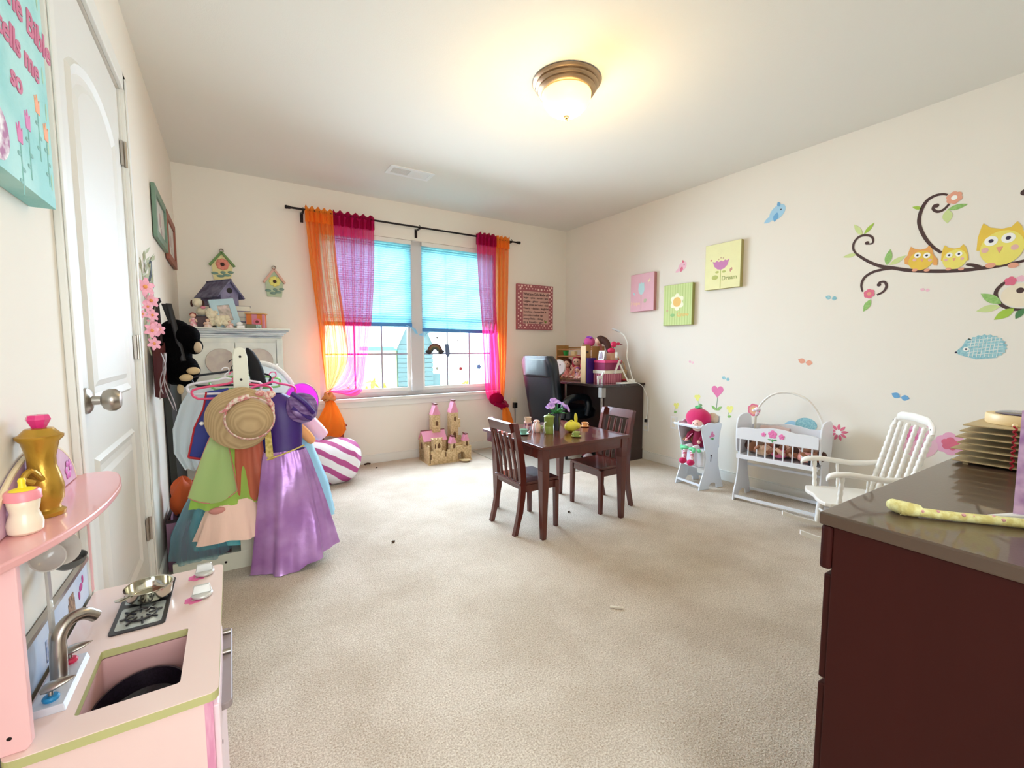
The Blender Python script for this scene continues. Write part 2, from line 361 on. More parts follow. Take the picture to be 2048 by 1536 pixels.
def shrub(x, y, z, r, label):
    t = thing('shrub', label, 'shrub', (x, y, z)); rnd = random.Random(int(x*100)); mb = MB()
    for i in range(420):
        a, b_ = rnd.random()*2*PI, rnd.random(); rr = r*(b_**.5); c = Vector((x+rr*math.cos(a), y+rr*.7*math.sin(a), z+r*1.5*rnd.random()*(1-.55*b_)+.02))
        u = Vector((rnd.uniform(-1,1), rnd.uniform(-1,1), rnd.uniform(-.3,1))).normalized()*r*.17; v_ = Vector((rnd.uniform(-1,1), rnd.uniform(-1,1), 0)).normalized()*r*.07
        mb.add([c-u, c+v_, c+u, c-v_], [(0,1,2,3)])
    f = P('foliage', mb, M_leaf, t, smooth=False); f['kind'] = 'stuff'
    st = MB()
    for i in range(5): st.cyl((x, y, z), (x+r*.5*math.cos(i*1.3), y+r*.5*math.sin(i*1.3), z+r*1.1), .02, .008, 5)
    P('stem', st, mat('bark', (90, 70, 50), .9), t)
shrub(2.05, 8.0, -.6, .74, 'yellow green shrub outside the left window half'); shrub(2.75, 9.2, -.6, .5, 'smaller bush outside beside the grey house corner'); shrub(4.0, 8.0, -.6, .68, 'leafy green shrub outside the right window half')

# ---------------------------------------------------------------- blinds
M_blind = sheer('aqua_pleated_paper', (168, 222, 242), .93, transl=.8)
M_brail = mat('blue_blind_rail', (70, 140, 205), .5)
def blind(x0, x1, zb, tilt, label):
    t = thing('pleated_blind', label, 'blind', ((x0+x1)/2, YB+.03, zb), 'pleated blinds'); y = YB+.025; n = 38; zt = WZ1-.04
    vs = []; fs = []
    for k in range(2*n+1):
        z = zt+(zb+.03-zt)*k/(2*n); yy = y+(.008 if k % 2 else -.008); dz = tilt*(k/(2*n))
        vs += [(x0, yy, z+dz), (x1, yy, z-dz)]
    for k in range(2*n): fs.append((2*k, 2*k+1, 2*k+3, 2*k+2))
    P('pleats', MB().add(vs, fs), M_blind, t, smooth=False)
    P('headrail', MB().box(x0, x1, y-.018, y+.018, zt, WZ1-.002), M_trim, t, smooth=False)
    P('bottom_rail', MB().bar((x0, y, zb+.015+tilt), (x1, y, zb+.015-tilt), .03, .034), M_brail, t, bevel=.004, smooth=False)
    P('cord', MB().tube([((x0+x1)/2, y-.015, zb+.02), ((x0+x1)/2, y-.018, zb-.0)], .0015, 5), M_trim, t)
blind(.69, 1.498, 1.285, -.004, 'aqua pleated blind drawn halfway in the left window half'); blind(1.606, 2.41, 1.24, .004, 'aqua pleated blind drawn halfway in the right window half')
sc_ = MB()
for i in range(7): sc_.tube([(1.43+.012*i, YB+.0, 1.30-.004*i), (1.52, YB-.006, 1.27-.008*i), (1.545, YB-.006, 1.22)], .0022, 4)
for i in range(6): sc_.tube([(1.70-.012*i, YB+.0, 1.235), (1.62, YB-.006, 1.24-.01*i), (1.56, YB-.006, 1.21)], .0022, 4)
solo('lift_cords', sc_, mat('blue_cord', (150, 210, 240), .6), 'tangled pale blue blind cords gathered over the centre mullion', 'cord', (1.55, YB, 1.24))
# rainbow suncatcher and window clings on the glass
rb = thing('rainbow_suncatcher', 'dark rainbow suncatcher stuck on the right window half', 'suncatcher', (1.745, YB+.052, 1.10))
for i, (r, c) in enumerate(((.082, (96, 46, 36)), (.066, (120, 84, 40)), (.05, (70, 80, 50)), (.036, (50, 50, 60)))):
    o_ = [(1.745+x, YB+.052, 1.045+z) for x, z in arc2(0, 0, r, 0, PI, 17)]; i_ = [(1.745+x, YB+.052, 1.045+z) for x, z in arc2(0, 0, r-.0155, 0, PI, 17)]
    P('band', MB().poly(o_+i_[::-1], (0,-1,0), .004), mat('rainbow_band_%d' % i, c, .4), rb, smooth=False)
for s in (-1, 1):
    P('cloud', MB().ball((1.745+s*.062, YB+.049, 1.04), (.028, .006, .022)).ball((1.745+s*.085, YB+.049, 1.045), (.016, .006, .015)), mat('dark_cloud', (40, 36, 38), .4), rb)
solo('hanging_tag', MB().poly([(1.852, YB+.05, 1.12), (1.895, YB+.05, 1.12), (1.91, YB+.05, 1.02), (1.885, YB+.05, .985), (1.86, YB+.05, 1.02)], (0,-1,0), .003), mat('blue_grey_tag', (86, 110, 140), .5), 'small blue grey tag hanging against the right window glass', 'ornament', (1.875, YB+.05, 1.05), smooth=False)
def cling(x, z, c, label, r=.018):
    mb = MB()
    for k in range(5): a = 2*PI*k/5; mb.ball((x+r*.6*math.cos(a), YB+.051, z+r*.6*math.sin(a)), (r*.5, .002, r*.5), 8, 5)
    solo('gel_cling', mb.ball((x, YB+.05, z), (r*.4, .002, r*.4), 8, 5), mat('gel_%d' % int(x*100), c, .3), label, 'window cling', (x, YB+.05, z))
cling(2.03, .865, (190, 80, 90), 'small red flower gel cling on the right window glass'); cling(2.245, .88, (90, 180, 235), 'blue flower gel cling near the right curtain', .024); cling(1.765, .875, (200, 200, 190), 'pale gel cling below the rainbow suncatcher', .014)
cling(1.77, 1.185, (120, 100, 90), 'tiny brown gel cling above the rainbow suncatcher', .01); cling(2.0, 1.16, (150, 150, 140), 'tiny grey gel cling high on the right window glass', .008)

# ---------------------------------------------------------------- curtain rod and curtains
YC = 4.085
rod = thing('curtain_rod', 'thin dark bronze curtain rod above the window', 'curtain rod', (1.55, YC, 2.205))
P('rod', MB().cyl((.455, YC, 2.212), (2.63, YC, 2.202), .0085, n=10), M_bronze, rod)
for x, s in ((.455, -1), (2.63, 1)): P('finial', MB().lathe([(0, 0), (.012, 0), (.014, .02), (.012, .024), (.016, .028), (.014, .04), (0, .042)], (x, YC, 2.212 if s < 0 else 2.202), 12, (s, 0, 0)), M_bronze, rod)
for x in (.548, 1.545, 2.56): P('bracket', MB().box(x-.008, x+.008, YC-.004, YB, 2.19, 2.202).box(x-.012, x+.012, YB-.006, YB, 2.13, 2.21).tube([(x, YC, 2.225), (x, YC-.014, 2.21), (x, YC, 2.195)], .004, 6), M_bronze, rod, smooth=False)
S_or = sheer('orange_voile', (255, 156, 70), .64, transl=.62); S_pk = sheer('magenta_voile', (244, 56, 140), .46, transl=.62)
S_or2 = sheer('orange_voile_gathered', (255, 158, 62), .82, transl=.5); S_pk2 = sheer('maroon_voile_gathered', (176, 24, 76), .85, transl=.5)
def drape(L, R, nf, amp, nu=150, nv=60, y=YC, ruffle=True, seed=0):
    Ls, Rs = spline(L, nv+1), spline(R, nv+1); rnd = random.Random(seed)
    ph = [rnd.uniform(0, 6) for _ in range(4)]
    def f(u, v):
        j = int(round(v*nv)); a, b_ = Ls[j], Rs[j]
        uu = u+.02*math.sin(7*u+ph[0])*min(1, 4*v)
        x = a[0]+(b_[0]-a[0])*uu; z = a[1]+(b_[1]-a[1])*uu
        wdt = min(1, abs(b_[0]-a[0])/.2+.15)
        s = math.sin(2*PI*nf*u+ph[1]+.8*math.sin(3*u+2*v))+.45*math.sin(2*PI*nf*1.7*u+ph[2]+1.5*v)
        return (x+.006*s*(1-v), y+amp*wdt*s-(.012 if v < .01 else 0), z+(.008*math.sin(2*PI*nf*u) if v < .02 and ruffle else 0))
    return MB().grid(f, nu, nv)
def curtain(label, S, S2, L, R, nf, amp, hem_z=2.12, seed=0, y=YC):
    c = thing('curtain', label, 'curtain', (L[0][0], y, 2.2))
    P('voile', drape(L, R, nf, amp, seed=seed, y=y), S, c)
    # doubled header pocket round the rod
    x0, x1 = L[0][0], R[0][0]
    hd = MB()
    for s in (-1, 1):
        hd.grid(lambda u, v, s=s: (x0+(x1-x0)*u, y+s*(.013+.004*math.sin(2*PI*nf*u+seed)) + s*.004*math.sin(2*PI*nf*2.3*u), 2.235+.012*math.sin(2*PI*nf*.9*u+seed)*(1-v)-v*(.115)), 60, 6)
    P('header', hd, S2, c)
    return c
curtain('sheer orange voile curtain at the far left end of the rod', S_or, S_or2,
        [(.563, 2.2), (.59, 1.75), (.63, 1.3), (.655, .95), (.672, .78), (.678, .70)], [(.776, 2.2), (.80, 1.75), (.845, 1.3), (.86, 1.0), (.78, .80), (.70, .70)], 5, .02, seed=1)
curtain('sheer magenta voile curtain looped up beside the left orange one', S_pk, S_pk2,
        [(.776, 2.2), (.79, 1.75), (.83, 1.3), (.86, 1.0), (.80, .80), (.70, .715)], [(1.122, 2.2), (1.112, 1.75), (1.075, 1.3), (1.03, 1.0), (.985, .72), (.90, .655), (.80, .68), (.705, .70)], 6, .021, seed=2)
curtain('sheer magenta voile curtain at the right side of the window', S_pk, S_pk2,
        [(2.135, 2.2), (2.15, 1.75), (2.185, 1.3), (2.205, .9), (2.22, .62), (2.27, .53), (2.38, .50)], [(2.36, 2.2), (2.35, 1.75), (2.37, 1.3), (2.40, .9), (2.41, .65), (2.42, .55), (2.43, .52)], 5, .019, seed=3, y=YC-.02)
curtain('sheer orange voile curtain at the far right end of the rod', S_or, S_or2,
        [(2.36, 2.2), (2.36, 1.75), (2.37, 1.3), (2.39, .9), (2.41, .65), (2.43, .52)], [(2.53, 2.2), (2.52, 1.75), (2.505, 1.3), (2.49, .9), (2.475, .65), (2.46, .52)], 4, .014, seed=4)
# knotted tails
def tail(label, S, knot, rings_, knot_m, nfold=7):
    t = thing('curtain_tail', label, 'curtain', knot)
    K = Vector(knot); kb = MB()
    for i in range(3):
        a = i*1.1; kb.tube([K+Vector((math.cos(q)*.034*math.cos(a)*1.2, math.sin(q)*.034, math.cos(q)*.034*math.sin(a)+.012*math.sin(2*q))) for q in [2*PI*k/14 for k in range(14)]], .017, 8, closed=True)
    kb.ball(K, .03); P('knot', kb, knot_m, t)
    rs = []; n = 42
    for k, (x, z, rx, ry) in enumerate(rings_):
        g = k/(len(rings_)-1); rs.append([Vector((x+rx*math.cos(q)*(1+.16*g*math.sin(nfold*q)), knot[1]-.03+ry*math.sin(q)*(1+.3*math.sin(nfold*q+1)), z+.01*math.sin(3*q))) for q in [2*PI*i/n for i in range(n)]])
    P('tail', MB().rings(rs), S, t); return t
tail('knotted orange voile tail hanging below the left curtains', S_or2, (.69, 4.03, .655),
     [(.695, .63, .03, .03), (.70, .57, .055, .035), (.695, .49, .09, .05), (.68, .42, .125, .06), (.66, .365, .145, .07), (.64, .335, .13, .06)], mat('tan_orange_knot', (206, 132, 70), .8, bump=.3, bscale=60))
tail('knotted maroon and orange voile tail below the right curtains', S_or2, (2.43, 4.03, .475),
     [(2.435, .45, .03, .03), (2.45, .38, .05, .035), (2.47, .28, .065, .04), (2.49, .18, .07, .04), (2.5, .10, .065, .04)], mat('maroon_knot', (150, 24, 66), .8, bump=.3, bscale=60), 5)
solo('gathered_voile', MB().ball((2.345, 4.04, .545), (.085, .045, .065), 20, 12).tube([(2.30, 4.0, .50), (2.38, 3.99, .475), (2.43, 4.0, .47)], [.02, .024, .02], 8), S_pk2, 'puffed maroon voile bulge above the right curtain knot', 'curtain', (2.36, 4.04, .54))

# ---------------------------------------------------------------- ceiling light and vent
cl = thing('ceiling_light', 'flush ceiling lamp with bronze rings and glowing glass bowl', 'ceiling light', (1.515, 1.885, H))
c = (1.515, 1.885, H)
P('canopy', MB().lathe([(0, 0), (.172, 0), (.176, .006), (.17, .014), (.158, .018), (.162, .026), (.156, .034), (.147, .038), (.15, .046), (.142, .056), (.128, .060), (.0, .060)], c, 40, (0, 0, -1)), mat('antique_bronze', (178, 152, 122), .35, .85, var=.12), cl)
P('glass_bowl', MB().lathe([(.122, .050), (.126, .062), (.124, .085), (.114, .112), (.092, .14), (.062, .158), (.03, .168), (0, .17)], c, 36, (0, 0, -1)), mat('lit_frosted_glass', (255, 236, 190), .3, emit=(255, 214, 130), estr=.5), cl)
P('finial', MB().lathe([(0, .166), (.014, .168), (.012, .176), (.005, .18), (.009, .187), (0, .193)], c, 12, (0, 0, -1)), mat('antique_bronze', (178, 152, 122), .35, .85), cl)
pl = bpy.data.lights.new('lamp_glow', 'POINT'); pl.energy = 3.4; pl.color = (1, .70, .30); pl.shadow_soft_size = .12
po = bpy.data.objects.new('lamp_glow', pl); COL.objects.link(po); po.location = (1.515, 1.885, H-.38)
v = thing('air_vent', 'white rectangular air vent in the ceiling near the window', 'vent', (1.238, 3.462, H))
x0, x1, y0, y1 = 1.065, 1.412, 3.375, 3.55
P('frame', MB().frame([(x0, y0, H-.006), (x1, y0, H-.006), (x1, y1, H-.006), (x0, y1, H-.006)], [(x0+.03, y0+.035, H-.006), (x1-.03, y0+.035, H-.006), (x1-.03, y1-.035, H-.006), (x0+.03, y1-.035, H-.006)], (0,0,1), .0055), M_white, v, smooth=False)
P('divider', MB().box(1.232, 1.244, y0+.035, y1-.035, H-.0055, H-.001), M_white, v, smooth=False)
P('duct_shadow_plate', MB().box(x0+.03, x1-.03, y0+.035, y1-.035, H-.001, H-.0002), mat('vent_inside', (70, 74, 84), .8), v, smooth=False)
n = 9
for k in range(n):
    y = y0+.042+k*.0115
    P('louver', MB().bar((x0+.031, y, H-.004), (1.232, y, H-.004), .0035, .003), M_white, v, smooth=False)
    P('louver', MB().bar((1.244, y, H-.004), (x1-.031, y, H-.004), .0095, .0022), M_white, v, smooth=False)
for k in range(9): P('crossbar', MB().box(x0+.044+k*.0155, x0+.0465+k*.0155, y0+.036, y1-.036, H-.0025, H-.0012), M_white, v, smooth=False)

# ---------------------------------------------------------------- armoire in the corner, with what stands on it
ar = thing('armoire', 'distressed white armoire with round pink door discs in the corner', 'armoire', (.01, 3.9, 0))
AY = 3.60
M_ar = mat('chalky_white_paint', (214, 214, 206), .65, col2=(232, 230, 218), vscale=7)
M_crown = mat('worn_grey_white_paint', (150, 156, 164), .6, col2=(222, 224, 222), vscale=16, stretch=(.3, 1, 3))
P('carcass', MB().box(XL+.016, .315, AY+.02, 4.16, .05, 1.15).box(XL+.02, .31, AY+.04, 4.15, 0, .05), M_ar, ar, smooth=False, bevel=.003)
for k, (e, z0, z1) in enumerate(((.0, 1.15, 1.165), (.012, 1.165, 1.18), (.026, 1.18, 1.195), (.042, 1.195, 1.207), (.05, 1.207, 1.218))):
    P('crown_moulding' if k < 4 else 'top', MB().box(XL+.004, .315+e, AY+.02-e, 4.165, z0, z1), M_crown if k < 4 else M_ar, ar, smooth=False, bevel=.004)
for x0_, x1_, cx in ((XL+.03, .02, -.062), (.024, .272, .165)):
    dr = P('door', MB().box(x0_, x1_, AY, AY+.02, .08, 1.12), M_ar, ar, smooth=False, bevel=.003)
    P('disc', MB().lathe([(0, 0), (.083, 0), (.087, .004), (.085, .009), (.079, .006), (0, .006)], (cx, AY, .99), 32, (0, -1, 0)), mat('dusty_pink_disc', (196, 178, 168), .6, col2=(206, 192, 176), vscale=20), dr)
P('side_stile', MB().box(.276, .315, AY-.002, AY+.02, .06, 1.14), M_ar, ar, smooth=False, bevel=.002)
for z in (.94, .35): P('hinge', MB().box(.268, .28, AY-.006, AY, z-.03, z+.03), M_nickel, ar, smooth=False)
TOP = 1.218
# ---- things on the armoire
bh = thing('birdhouse', 'purple blue wooden birdhouse with round hole on books atop the armoire', 'birdhouse', (-.047, 3.825, TOP+.165))
M_pb = mat('washed_purple_paint', (108, 100, 132), .7, col2=(134, 128, 156), vscale=12); M_pr = mat('dark_purple_roof', (82, 76, 106), .7, col2=(122, 120, 146), vscale=18)
zb = TOP+.165
# ridge runs along x-ish: gable faces right and forward
Mb = Matrix.Translation((-.045, 3.825, zb)) @ Matrix.Rotation(math.radians(-58), 4, 'Z')
b1 = MB(Mb).hexa([(-.13,-.062,0), (.1,-.062,0), (.1,.062,0), (-.13,.062,0)], [(-.13,-.062,.085), (.1,-.062,.085), (.1,.062,.085), (-.13,.062,.085)])
b1.poly([(-.13,-.062,.085), (-.13,.062,.085), (-.13,0,.165)], (1,0,0), .23)
P('body', b1, M_pb, bh, smooth=False)
P('roof_board', MB(Mb).bar((-.015,-.095,.048), (-.015,.006,.178), .27, .010, (0,-1,1)), M_pr, bh, smooth=False)
P('roof_board', MB(Mb).bar((-.015,.095,.048), (-.015,-.006,.178), .27, .010, (0,1,1)), M_pr, bh, smooth=False)
P('entrance_hole', MB(Mb).lathe([(0, 0), (.019, 0), (.019, .002), (0, .002)], (.1, 0, .10), 20, (1,0,0)), M_black, bh)
P('perch', MB(Mb).cyl((.1, 0, .06), (.118, 0, .06), .003, n=8), M_pr, bh)
# books under it
for i, (z, w_, dpt, c, a, lab) in enumerate(((0, .17, .24, (40, 36, 48), 3, 'dark navy book at the bottom of the stack on the armoire'), (.05, .17, .235, (70, 62, 110), -4, 'indigo book second from the bottom under the birdhouse'),
        (.085, .165, .23, (226, 196, 200), 2, 'pale pink book in the stack under the purple birdhouse'), (.125, .16, .23, (92, 70, 110), -2, 'plum book directly under the purple birdhouse'))):
    t_ = (.05, .035, .04, .04)[i]; Mk = Matrix.Translation((.01, 3.85, TOP+z)) @ Matrix.Rotation(math.radians(a), 4, 'Z')
    bk = thing('book', lab, 'book', (0, 3.83, TOP+z), 'books under the birdhouse')
    P('pages', MB(Mk).box(-.122, .122, -.082, .082, .003, t_-.003), mat('book_pages', (232, 224, 206), .8), bk, smooth=False)
    P('cover', MB(Mk).box(-.125, .125, -.085, .085, 0, .003).box(-.125, .125, -.085, .085, t_-.003, t_-.0005).box(-.125, -.121, -.085, .085, 0, t_-.0005), mat('cover_%d' % i, c, .5), bk, smooth=False)
# photo frame leaning
pf = thing('photo_frame', 'tilted pale blue photo frame on the armoire', 'photo frame', (-.015, 3.665, TOP))
Mf = Matrix.Translation((.0, 3.665, TOP+.012)) @ Matrix.Rotation(math.radians(20), 4, 'Z') @ Matrix.Rotation(math.radians(-14), 4, 'X') @ Matrix.Rotation(math.radians(-9), 4, 'Y') @ Matrix.Scale(1.3, 4)
P('frame', MB(Mf).frame([(-.06,0,0), (.06,0,0), (.06,0,.15), (-.06,0,.15)], [(-.03,0,.032), (.03,0,.032), (.03,0,.118), (-.03,0,.118)], (0,1,0), .012), mat('pale_blue_frame', (176, 204, 214), .5), pf, smooth=False)
P('photo', MB(Mf).box(-.032, .032, .004, .01, .03, .12), mat('faded_photo', (160, 150, 140), .3, col2=(216, 196, 190), vscale=24), pf, smooth=False)
P('stand', MB(Mf).box(-.015, .015, .012, .016, .02, .11), M_black, pf, smooth=False)
# small round birdhouse mug with flower doors
mg = thing('painted_birdhouse', 'small orange and pink painted birdhouse at the right of the armoire top', 'birdhouse', (.165, 3.74, TOP))
Mm = Matrix.Translation((.165, 3.745, TOP)) @ Matrix.Rotation(math.radians(-12), 4, 'Z')
P('body', MB(Mm).box(-.058, .058, -.05, .05, .002, .105), stripes('painted_slats', (214, 120, 50), (206, 130, 150), 34, (1,.4,0), wobble=.2), mg, smooth=False, bevel=.004)
P('rim', MB(Mm).box(-.064, .064, -.056, .056, .105, .114), mat('orange_rim', (206, 160, 96), .6), mg, smooth=False)
P('entrance_hole', MB(Mm).lathe([(0, 0), (.011, 0), (.011, .002), (0, .002)], (.012, -.05, .05), 16, (0,-1,0)), mat('brown_hole', (110, 40, 30), .6), mg)
P('flower', MB(Mm).lathe([(.013, 0), (.024, 0), (.024, .0015), (.013, .0015)], (.012, -.05, .05), 12, (0,-1,0)), mat('rose_ring', (224, 110, 130), .6), mg)
pb2 = thing('trinket_box', 'small olive green box with patterned end on the armoire edge', 'box', (.14, 3.64, TOP))
P('box', MB().box(.095, .155, 3.62, 3.66, TOP, TOP+.028), mat('olive_box', (98, 100, 72), .5), pb2, smooth=False, bevel=.002)
P('end_label', MB().box(.155, .19, 3.62, 3.66, TOP, TOP+.027), mat('pale_pattern', (190, 210, 196), .5, col2=(110, 130, 130), vscale=80), pb2, smooth=False)
# stuffed toys and figurines
M_fur = mat('cream_plush', (226, 214, 184), .9, bump=.5, bscale=160, sheen=.4); M_pinkf = mat('pink_plush', (226, 140, 160), .9, bump=.4, bscale=160)
M_skin = mat('doll_skin', (232, 190, 166), .5); M_hair = mat('brown_doll_hair', (74, 42, 30), .8, bump=.6, bscale=200, stretch=(1,1,.2))
lb = thing('plush_lamb', 'curly cream plush lamb lying on the armoire front', 'plush toy', (-.06, 3.655, TOP))
mb = MB(); rnd = random.Random(3)
for i in range(38): a, b_ = rnd.uniform(0, 2*PI), rnd.random(); mb.ball((-.06+.04*math.cos(a)*b_**.5, 3.66+.022*math.sin(a)*b_**.5, TOP+.022+.03*rnd.random()), .014, 8, 6)
lb.scale = (1.35,)*3
P('body', mb, M_fur, lb); mb = MB()
for i in range(16): a = rnd.uniform(0, 2*PI); mb.ball((-.09+.017*math.cos(a), 3.655+.014*math.sin(a), TOP+.072+.016*rnd.uniform(-1,1)), .011, 8, 6)
P('head', mb.ball((-.092, 3.65, TOP+.068), .02), M_fur, lb)
for dx in (-.03, .0, .028): P('leg', MB().tube([(-.06+dx, 3.645, TOP+.03), (-.062+dx*1.2, 3.632, TOP+.012)], [.009, .011], 8), M_fur, lb)
pd = thing('plush_puppy', 'white plush puppy with dark ears on top of the figurines', 'plush toy', (-.16, 3.72, TOP+.08))
pd.scale = (1.25,)*3
P('body', MB().ball((-.15, 3.72, TOP+.105), (.035, .028, .028)), M_fur, pd); P('head', MB().ball((-.175, 3.70, TOP+.15), (.024, .024, .024)).ball((-.18, 3.68, TOP+.143), .012), M_fur, pd)
for s in (-1, 1): P('ear', MB().ball((-.175+.024*s, 3.705, TOP+.145), (.008, .012, .018)), M_hair, pd)
P('paw', MB().ball((-.12, 3.70, TOP+.10), (.022, .013, .012)).ball((-.13, 3.71, TOP+.088), (.02, .012, .012)), M_fur, pd); P('bow', MB().ball((-.15, 3.69, TOP+.125), (.012, .006, .008)), M_pinkf, pd)
bs = thing('pink_music_box', 'brown trinket box holding up the plush puppy', 'box', (-.15, 3.72, TOP)); P('box', MB().box(-.20, -.095, 3.68, 3.76, TOP, TOP+.075), mat('dark_rose_wood', (96, 58, 52), .5, col2=(60, 40, 40)), bs, smooth=False, bevel=.004); P('lid', MB().box(-.204, -.091, 3.676, 3.764, TOP+.075, TOP+.083), mat('dark_lid', (52, 40, 46), .5), bs, smooth=False)
for (x, y, h, c, hc, lab) in ((-.205, 3.655, .10, (226, 130, 150), (150, 60, 60), 'tiny pink dressed doll at the left end of the armoire top'), (-.125, 3.63, .06, (216, 176, 150), (190, 130, 110), 'flesh coloured figurine kneeling before the trinket box'), (-.0, 3.635, .052, (214, 160, 140), (170, 110, 80), 'small peach figurine between lamb and blue frame')):
    t = thing('figurine', lab, 'figurine', (x, y, TOP)); P('dress', MB().lathe([(.0, 0), (.024, 0), (.022, .01), (.012, h*.5), (.011, h*.62), (0, h*.64)], (x, y, TOP), 14), mat('fig_%d' % int(h*1000), c, .6, col2=(240, 220, 220), vscale=60), t)
    P('head', MB().ball((x, y, TOP+h*.78), h*.17), M_skin, t); P('hair', MB().ball((x, y+.004, TOP+h*.83), (h*.19, h*.18, h*.16)), mat('fighair_%d' % int(h*1000), hc, .8), t); P('arm', MB().tube([(x-.014, y-.004, TOP+h*.55), (x-.02, y-.014, TOP+h*.36)], .005, 6).tube([(x+.014, y-.004, TOP+h*.55), (x+.02, y-.014, TOP+h*.36)], .005, 6), M_skin, t)
wr = thing('white_ornament', 'small white egg shaped ornament beside the olive box', 'ornament', (.06, 3.64, TOP)); P('base', MB().box(.04, .088, 3.62, 3.66, TOP, TOP+.018), M_white, wr, smooth=False, bevel=.004); P('egg', MB().ball((.058, 3.64, TOP+.03), (.02, .016, .014)), M_white, wr)

# ---- flat birdhouse plaques on the back wall
def plaque(cx, zt, w_, h, roofc, bodyc, flc, lab, tilt=0):
    t = thing('birdhouse_plaque', lab, 'wall plaque', (cx, YB, zt-h/2), 'birdhouse plaques on the back wall'); y = YB; n = (0,-1,0)
    q = lambda x, z: (cx+x*w_, y, zt-h+z*h)
    P('backboard', MB().poly([q(-.36, 0), q(.32, 0), q(.42, .44), (cx, y, zt-h*.16), q(-.42, .46)], n, .012), bodyc, t, smooth=False)
    for s in (-1, 1): P('roof_slat', MB().bar((cx+s*w_*.5, y-.012, zt-h*.55), (cx-s*w_*.012, y-.012, zt-h*.10), .024, h*.07, (0,0,1)), roofc, t, smooth=False, bevel=.002)
    P('hanging_ring', MB().tube([(cx+.013*math.cos(a), y-.008, zt-.014+.013*math.sin(a)) for a in [2*PI*k/16 for k in range(16)]], .004, 6, closed=True), M_nickel, t)
    fc = (cx+.01*w_, y-.013, zt-h*.5); fl = MB()
    for k in range(8): a = 2*PI*k/8; fl.ball((fc[0]+w_*.17*math.cos(a), fc[1], fc[2]+w_*.17*math.sin(a)), (w_*.11, .006, w_*.11), 10, 6)
    P('flower', fl, flc, t); P('flower_centre', MB().ball((fc[0], fc[1]-.006, fc[2]), (w_*.085, .006, w_*.085)), mat('flower_brown', (60, 34, 24), .7), t)
    lf = MB()
    for a, b_, l in ((-.34, .18, .26), (-.1, .1, .3), (.18, .14, .3), (.36, .24, .24), (.02, .22, .2)): lf.ball(q(a*.9, b_+.02)[:1]+(y-.012, q(a, b_+.02)[2]), (w_*l*.55, .005, h*.045), 10, 6)
    P('leaf_spray', lf, mat('teal_leaf_paint', (120, 150, 136), .6), t); return t
plaque(-.03, 1.845, .165, .235, mat('leaf_green_paint', (112, 146, 84), .6), mat('pale_yellow_ceramic', (226, 212, 150), .5), mat('salmon_petal', (226, 140, 120), .6), 'birdhouse wall plaque with green roof and salmon flower')
plaque(.325, 1.75, .155, .25, mat('dusty_pink_roof', (216, 170, 152), .6), mat('pale_sage_ceramic', (176, 190, 156), .5), mat('lemon_petal', (230, 220, 120), .6), 'birdhouse wall plaque with pink roof and yellow sunflower')

# ---- left wall: pictures, flower board, bags, dark panel
def wall_picture(y0, y1, z0, z1, fm, lab, xo=.018):
    t = thing('framed_picture', lab, 'picture', (XL, (y0+y1)/2, z0)); X = XL+.004; n = (1,0,0); b_ = .045
    P('frame', MB().frame([(X, y0, z0), (X, y1, z0), (X, y1, z1), (X, y0, z1)], [(X, y0+b_, z0+b_), (X, y1-b_, z0+b_), (X, y1-b_, z1-b_), (X, y0+b_, z1-b_)], n, xo), fm, t, smooth=False, bevel=.003)
    P('print', MB().box(X, X+.008, y0+.04, y1-.04, z0+.04, z1-.04), mat('faint_print', (222, 220, 212), .4, col2=(196, 200, 196), vscale=18), t, smooth=False)
    P('motif', MB().lathe([(0, 0), (.04, 0), (.04, .001), (0, .001)], (X+.008, (y0+y1)/2, (z0+z1)/2), 16, (1,0,0)).lathe([(0, 0), (.022, 0), (.022, .001), (0, .001)], (X+.009, (y0+y1)/2+.03, (z0+z1)/2-.06), 12, (1,0,0)), mat('faded_rose_print', (190, 170, 170), .5), t, smooth=False)
wall_picture(2.98, 3.46, 1.655, 1.93, mat('sage_green_frame', (112, 140, 120), .5), 'sage green framed print on the left wall')
wall_picture(3.50, 3.98, 1.63, 1.93, mat('red_brown_frame', (150, 82, 62), .5), 'reddish brown framed print nearest the back left corner')
M_petal = mat('pink_silk_petal', (246, 178, 200), .7); M_fcen = mat('orange_flower_centre', (236, 160, 90), .7)
def daisy(c, r, nrm, parent, npet=6):
    n_ = Vector(nrm).normalized(); a = n_.cross(Vector((0,0,1))).normalized(); b_ = n_.cross(a); mb = MB()
    for k in range(npet):
        q = 2*PI*k/npet+.3; d_ = a*math.cos(q)+b_*math.sin(q); s_ = n_.cross(d_); cc = Vector(c)
        mb.add([cc, cc+d_*r*.55+s_*r*.3+n_*r*.15, cc+d_*r*.95+s_*r*.14+n_*r*.1, cc+d_*r+n_*r*.02, cc+d_*r*.95-s_*r*.14+n_*r*.1, cc+d_*r*.55-s_*r*.3+n_*r*.15], [(0,1,2,3,4,5)])
    p = P('flower', mb, M_petal, parent, smooth=False, solid=.001); P('flower_centre', MB().ball(Vector(c)+n_*r*.12, r*.2, 10, 6), M_fcen, p)
fb = thing('flower_garland', 'pink silk flower garland hung with grey ribbons beside the door', 'garland', (XL+.02, 2.62, 1.3))
gm = mat('sage_grey_leaf', (176, 180, 150), .8)
mb = MB(); rnd = random.Random(11)
for i in range(60):
    y = 2.42+.26*rnd.random(); z = 1.12+.38*rnd.random(); c_ = Vector((XL+.012+.02*rnd.random(), y, z)); u = Vector((.2*rnd.random(), rnd.uniform(-1,1), rnd.uniform(.2,1))).normalized()*.032; s_ = Vector((rnd.random()*.6, 1, -.4)).normalized()*.01
    mb.add([c_-u, c_+s_, c_+u, c_-s_], [(0,1,2,3)])
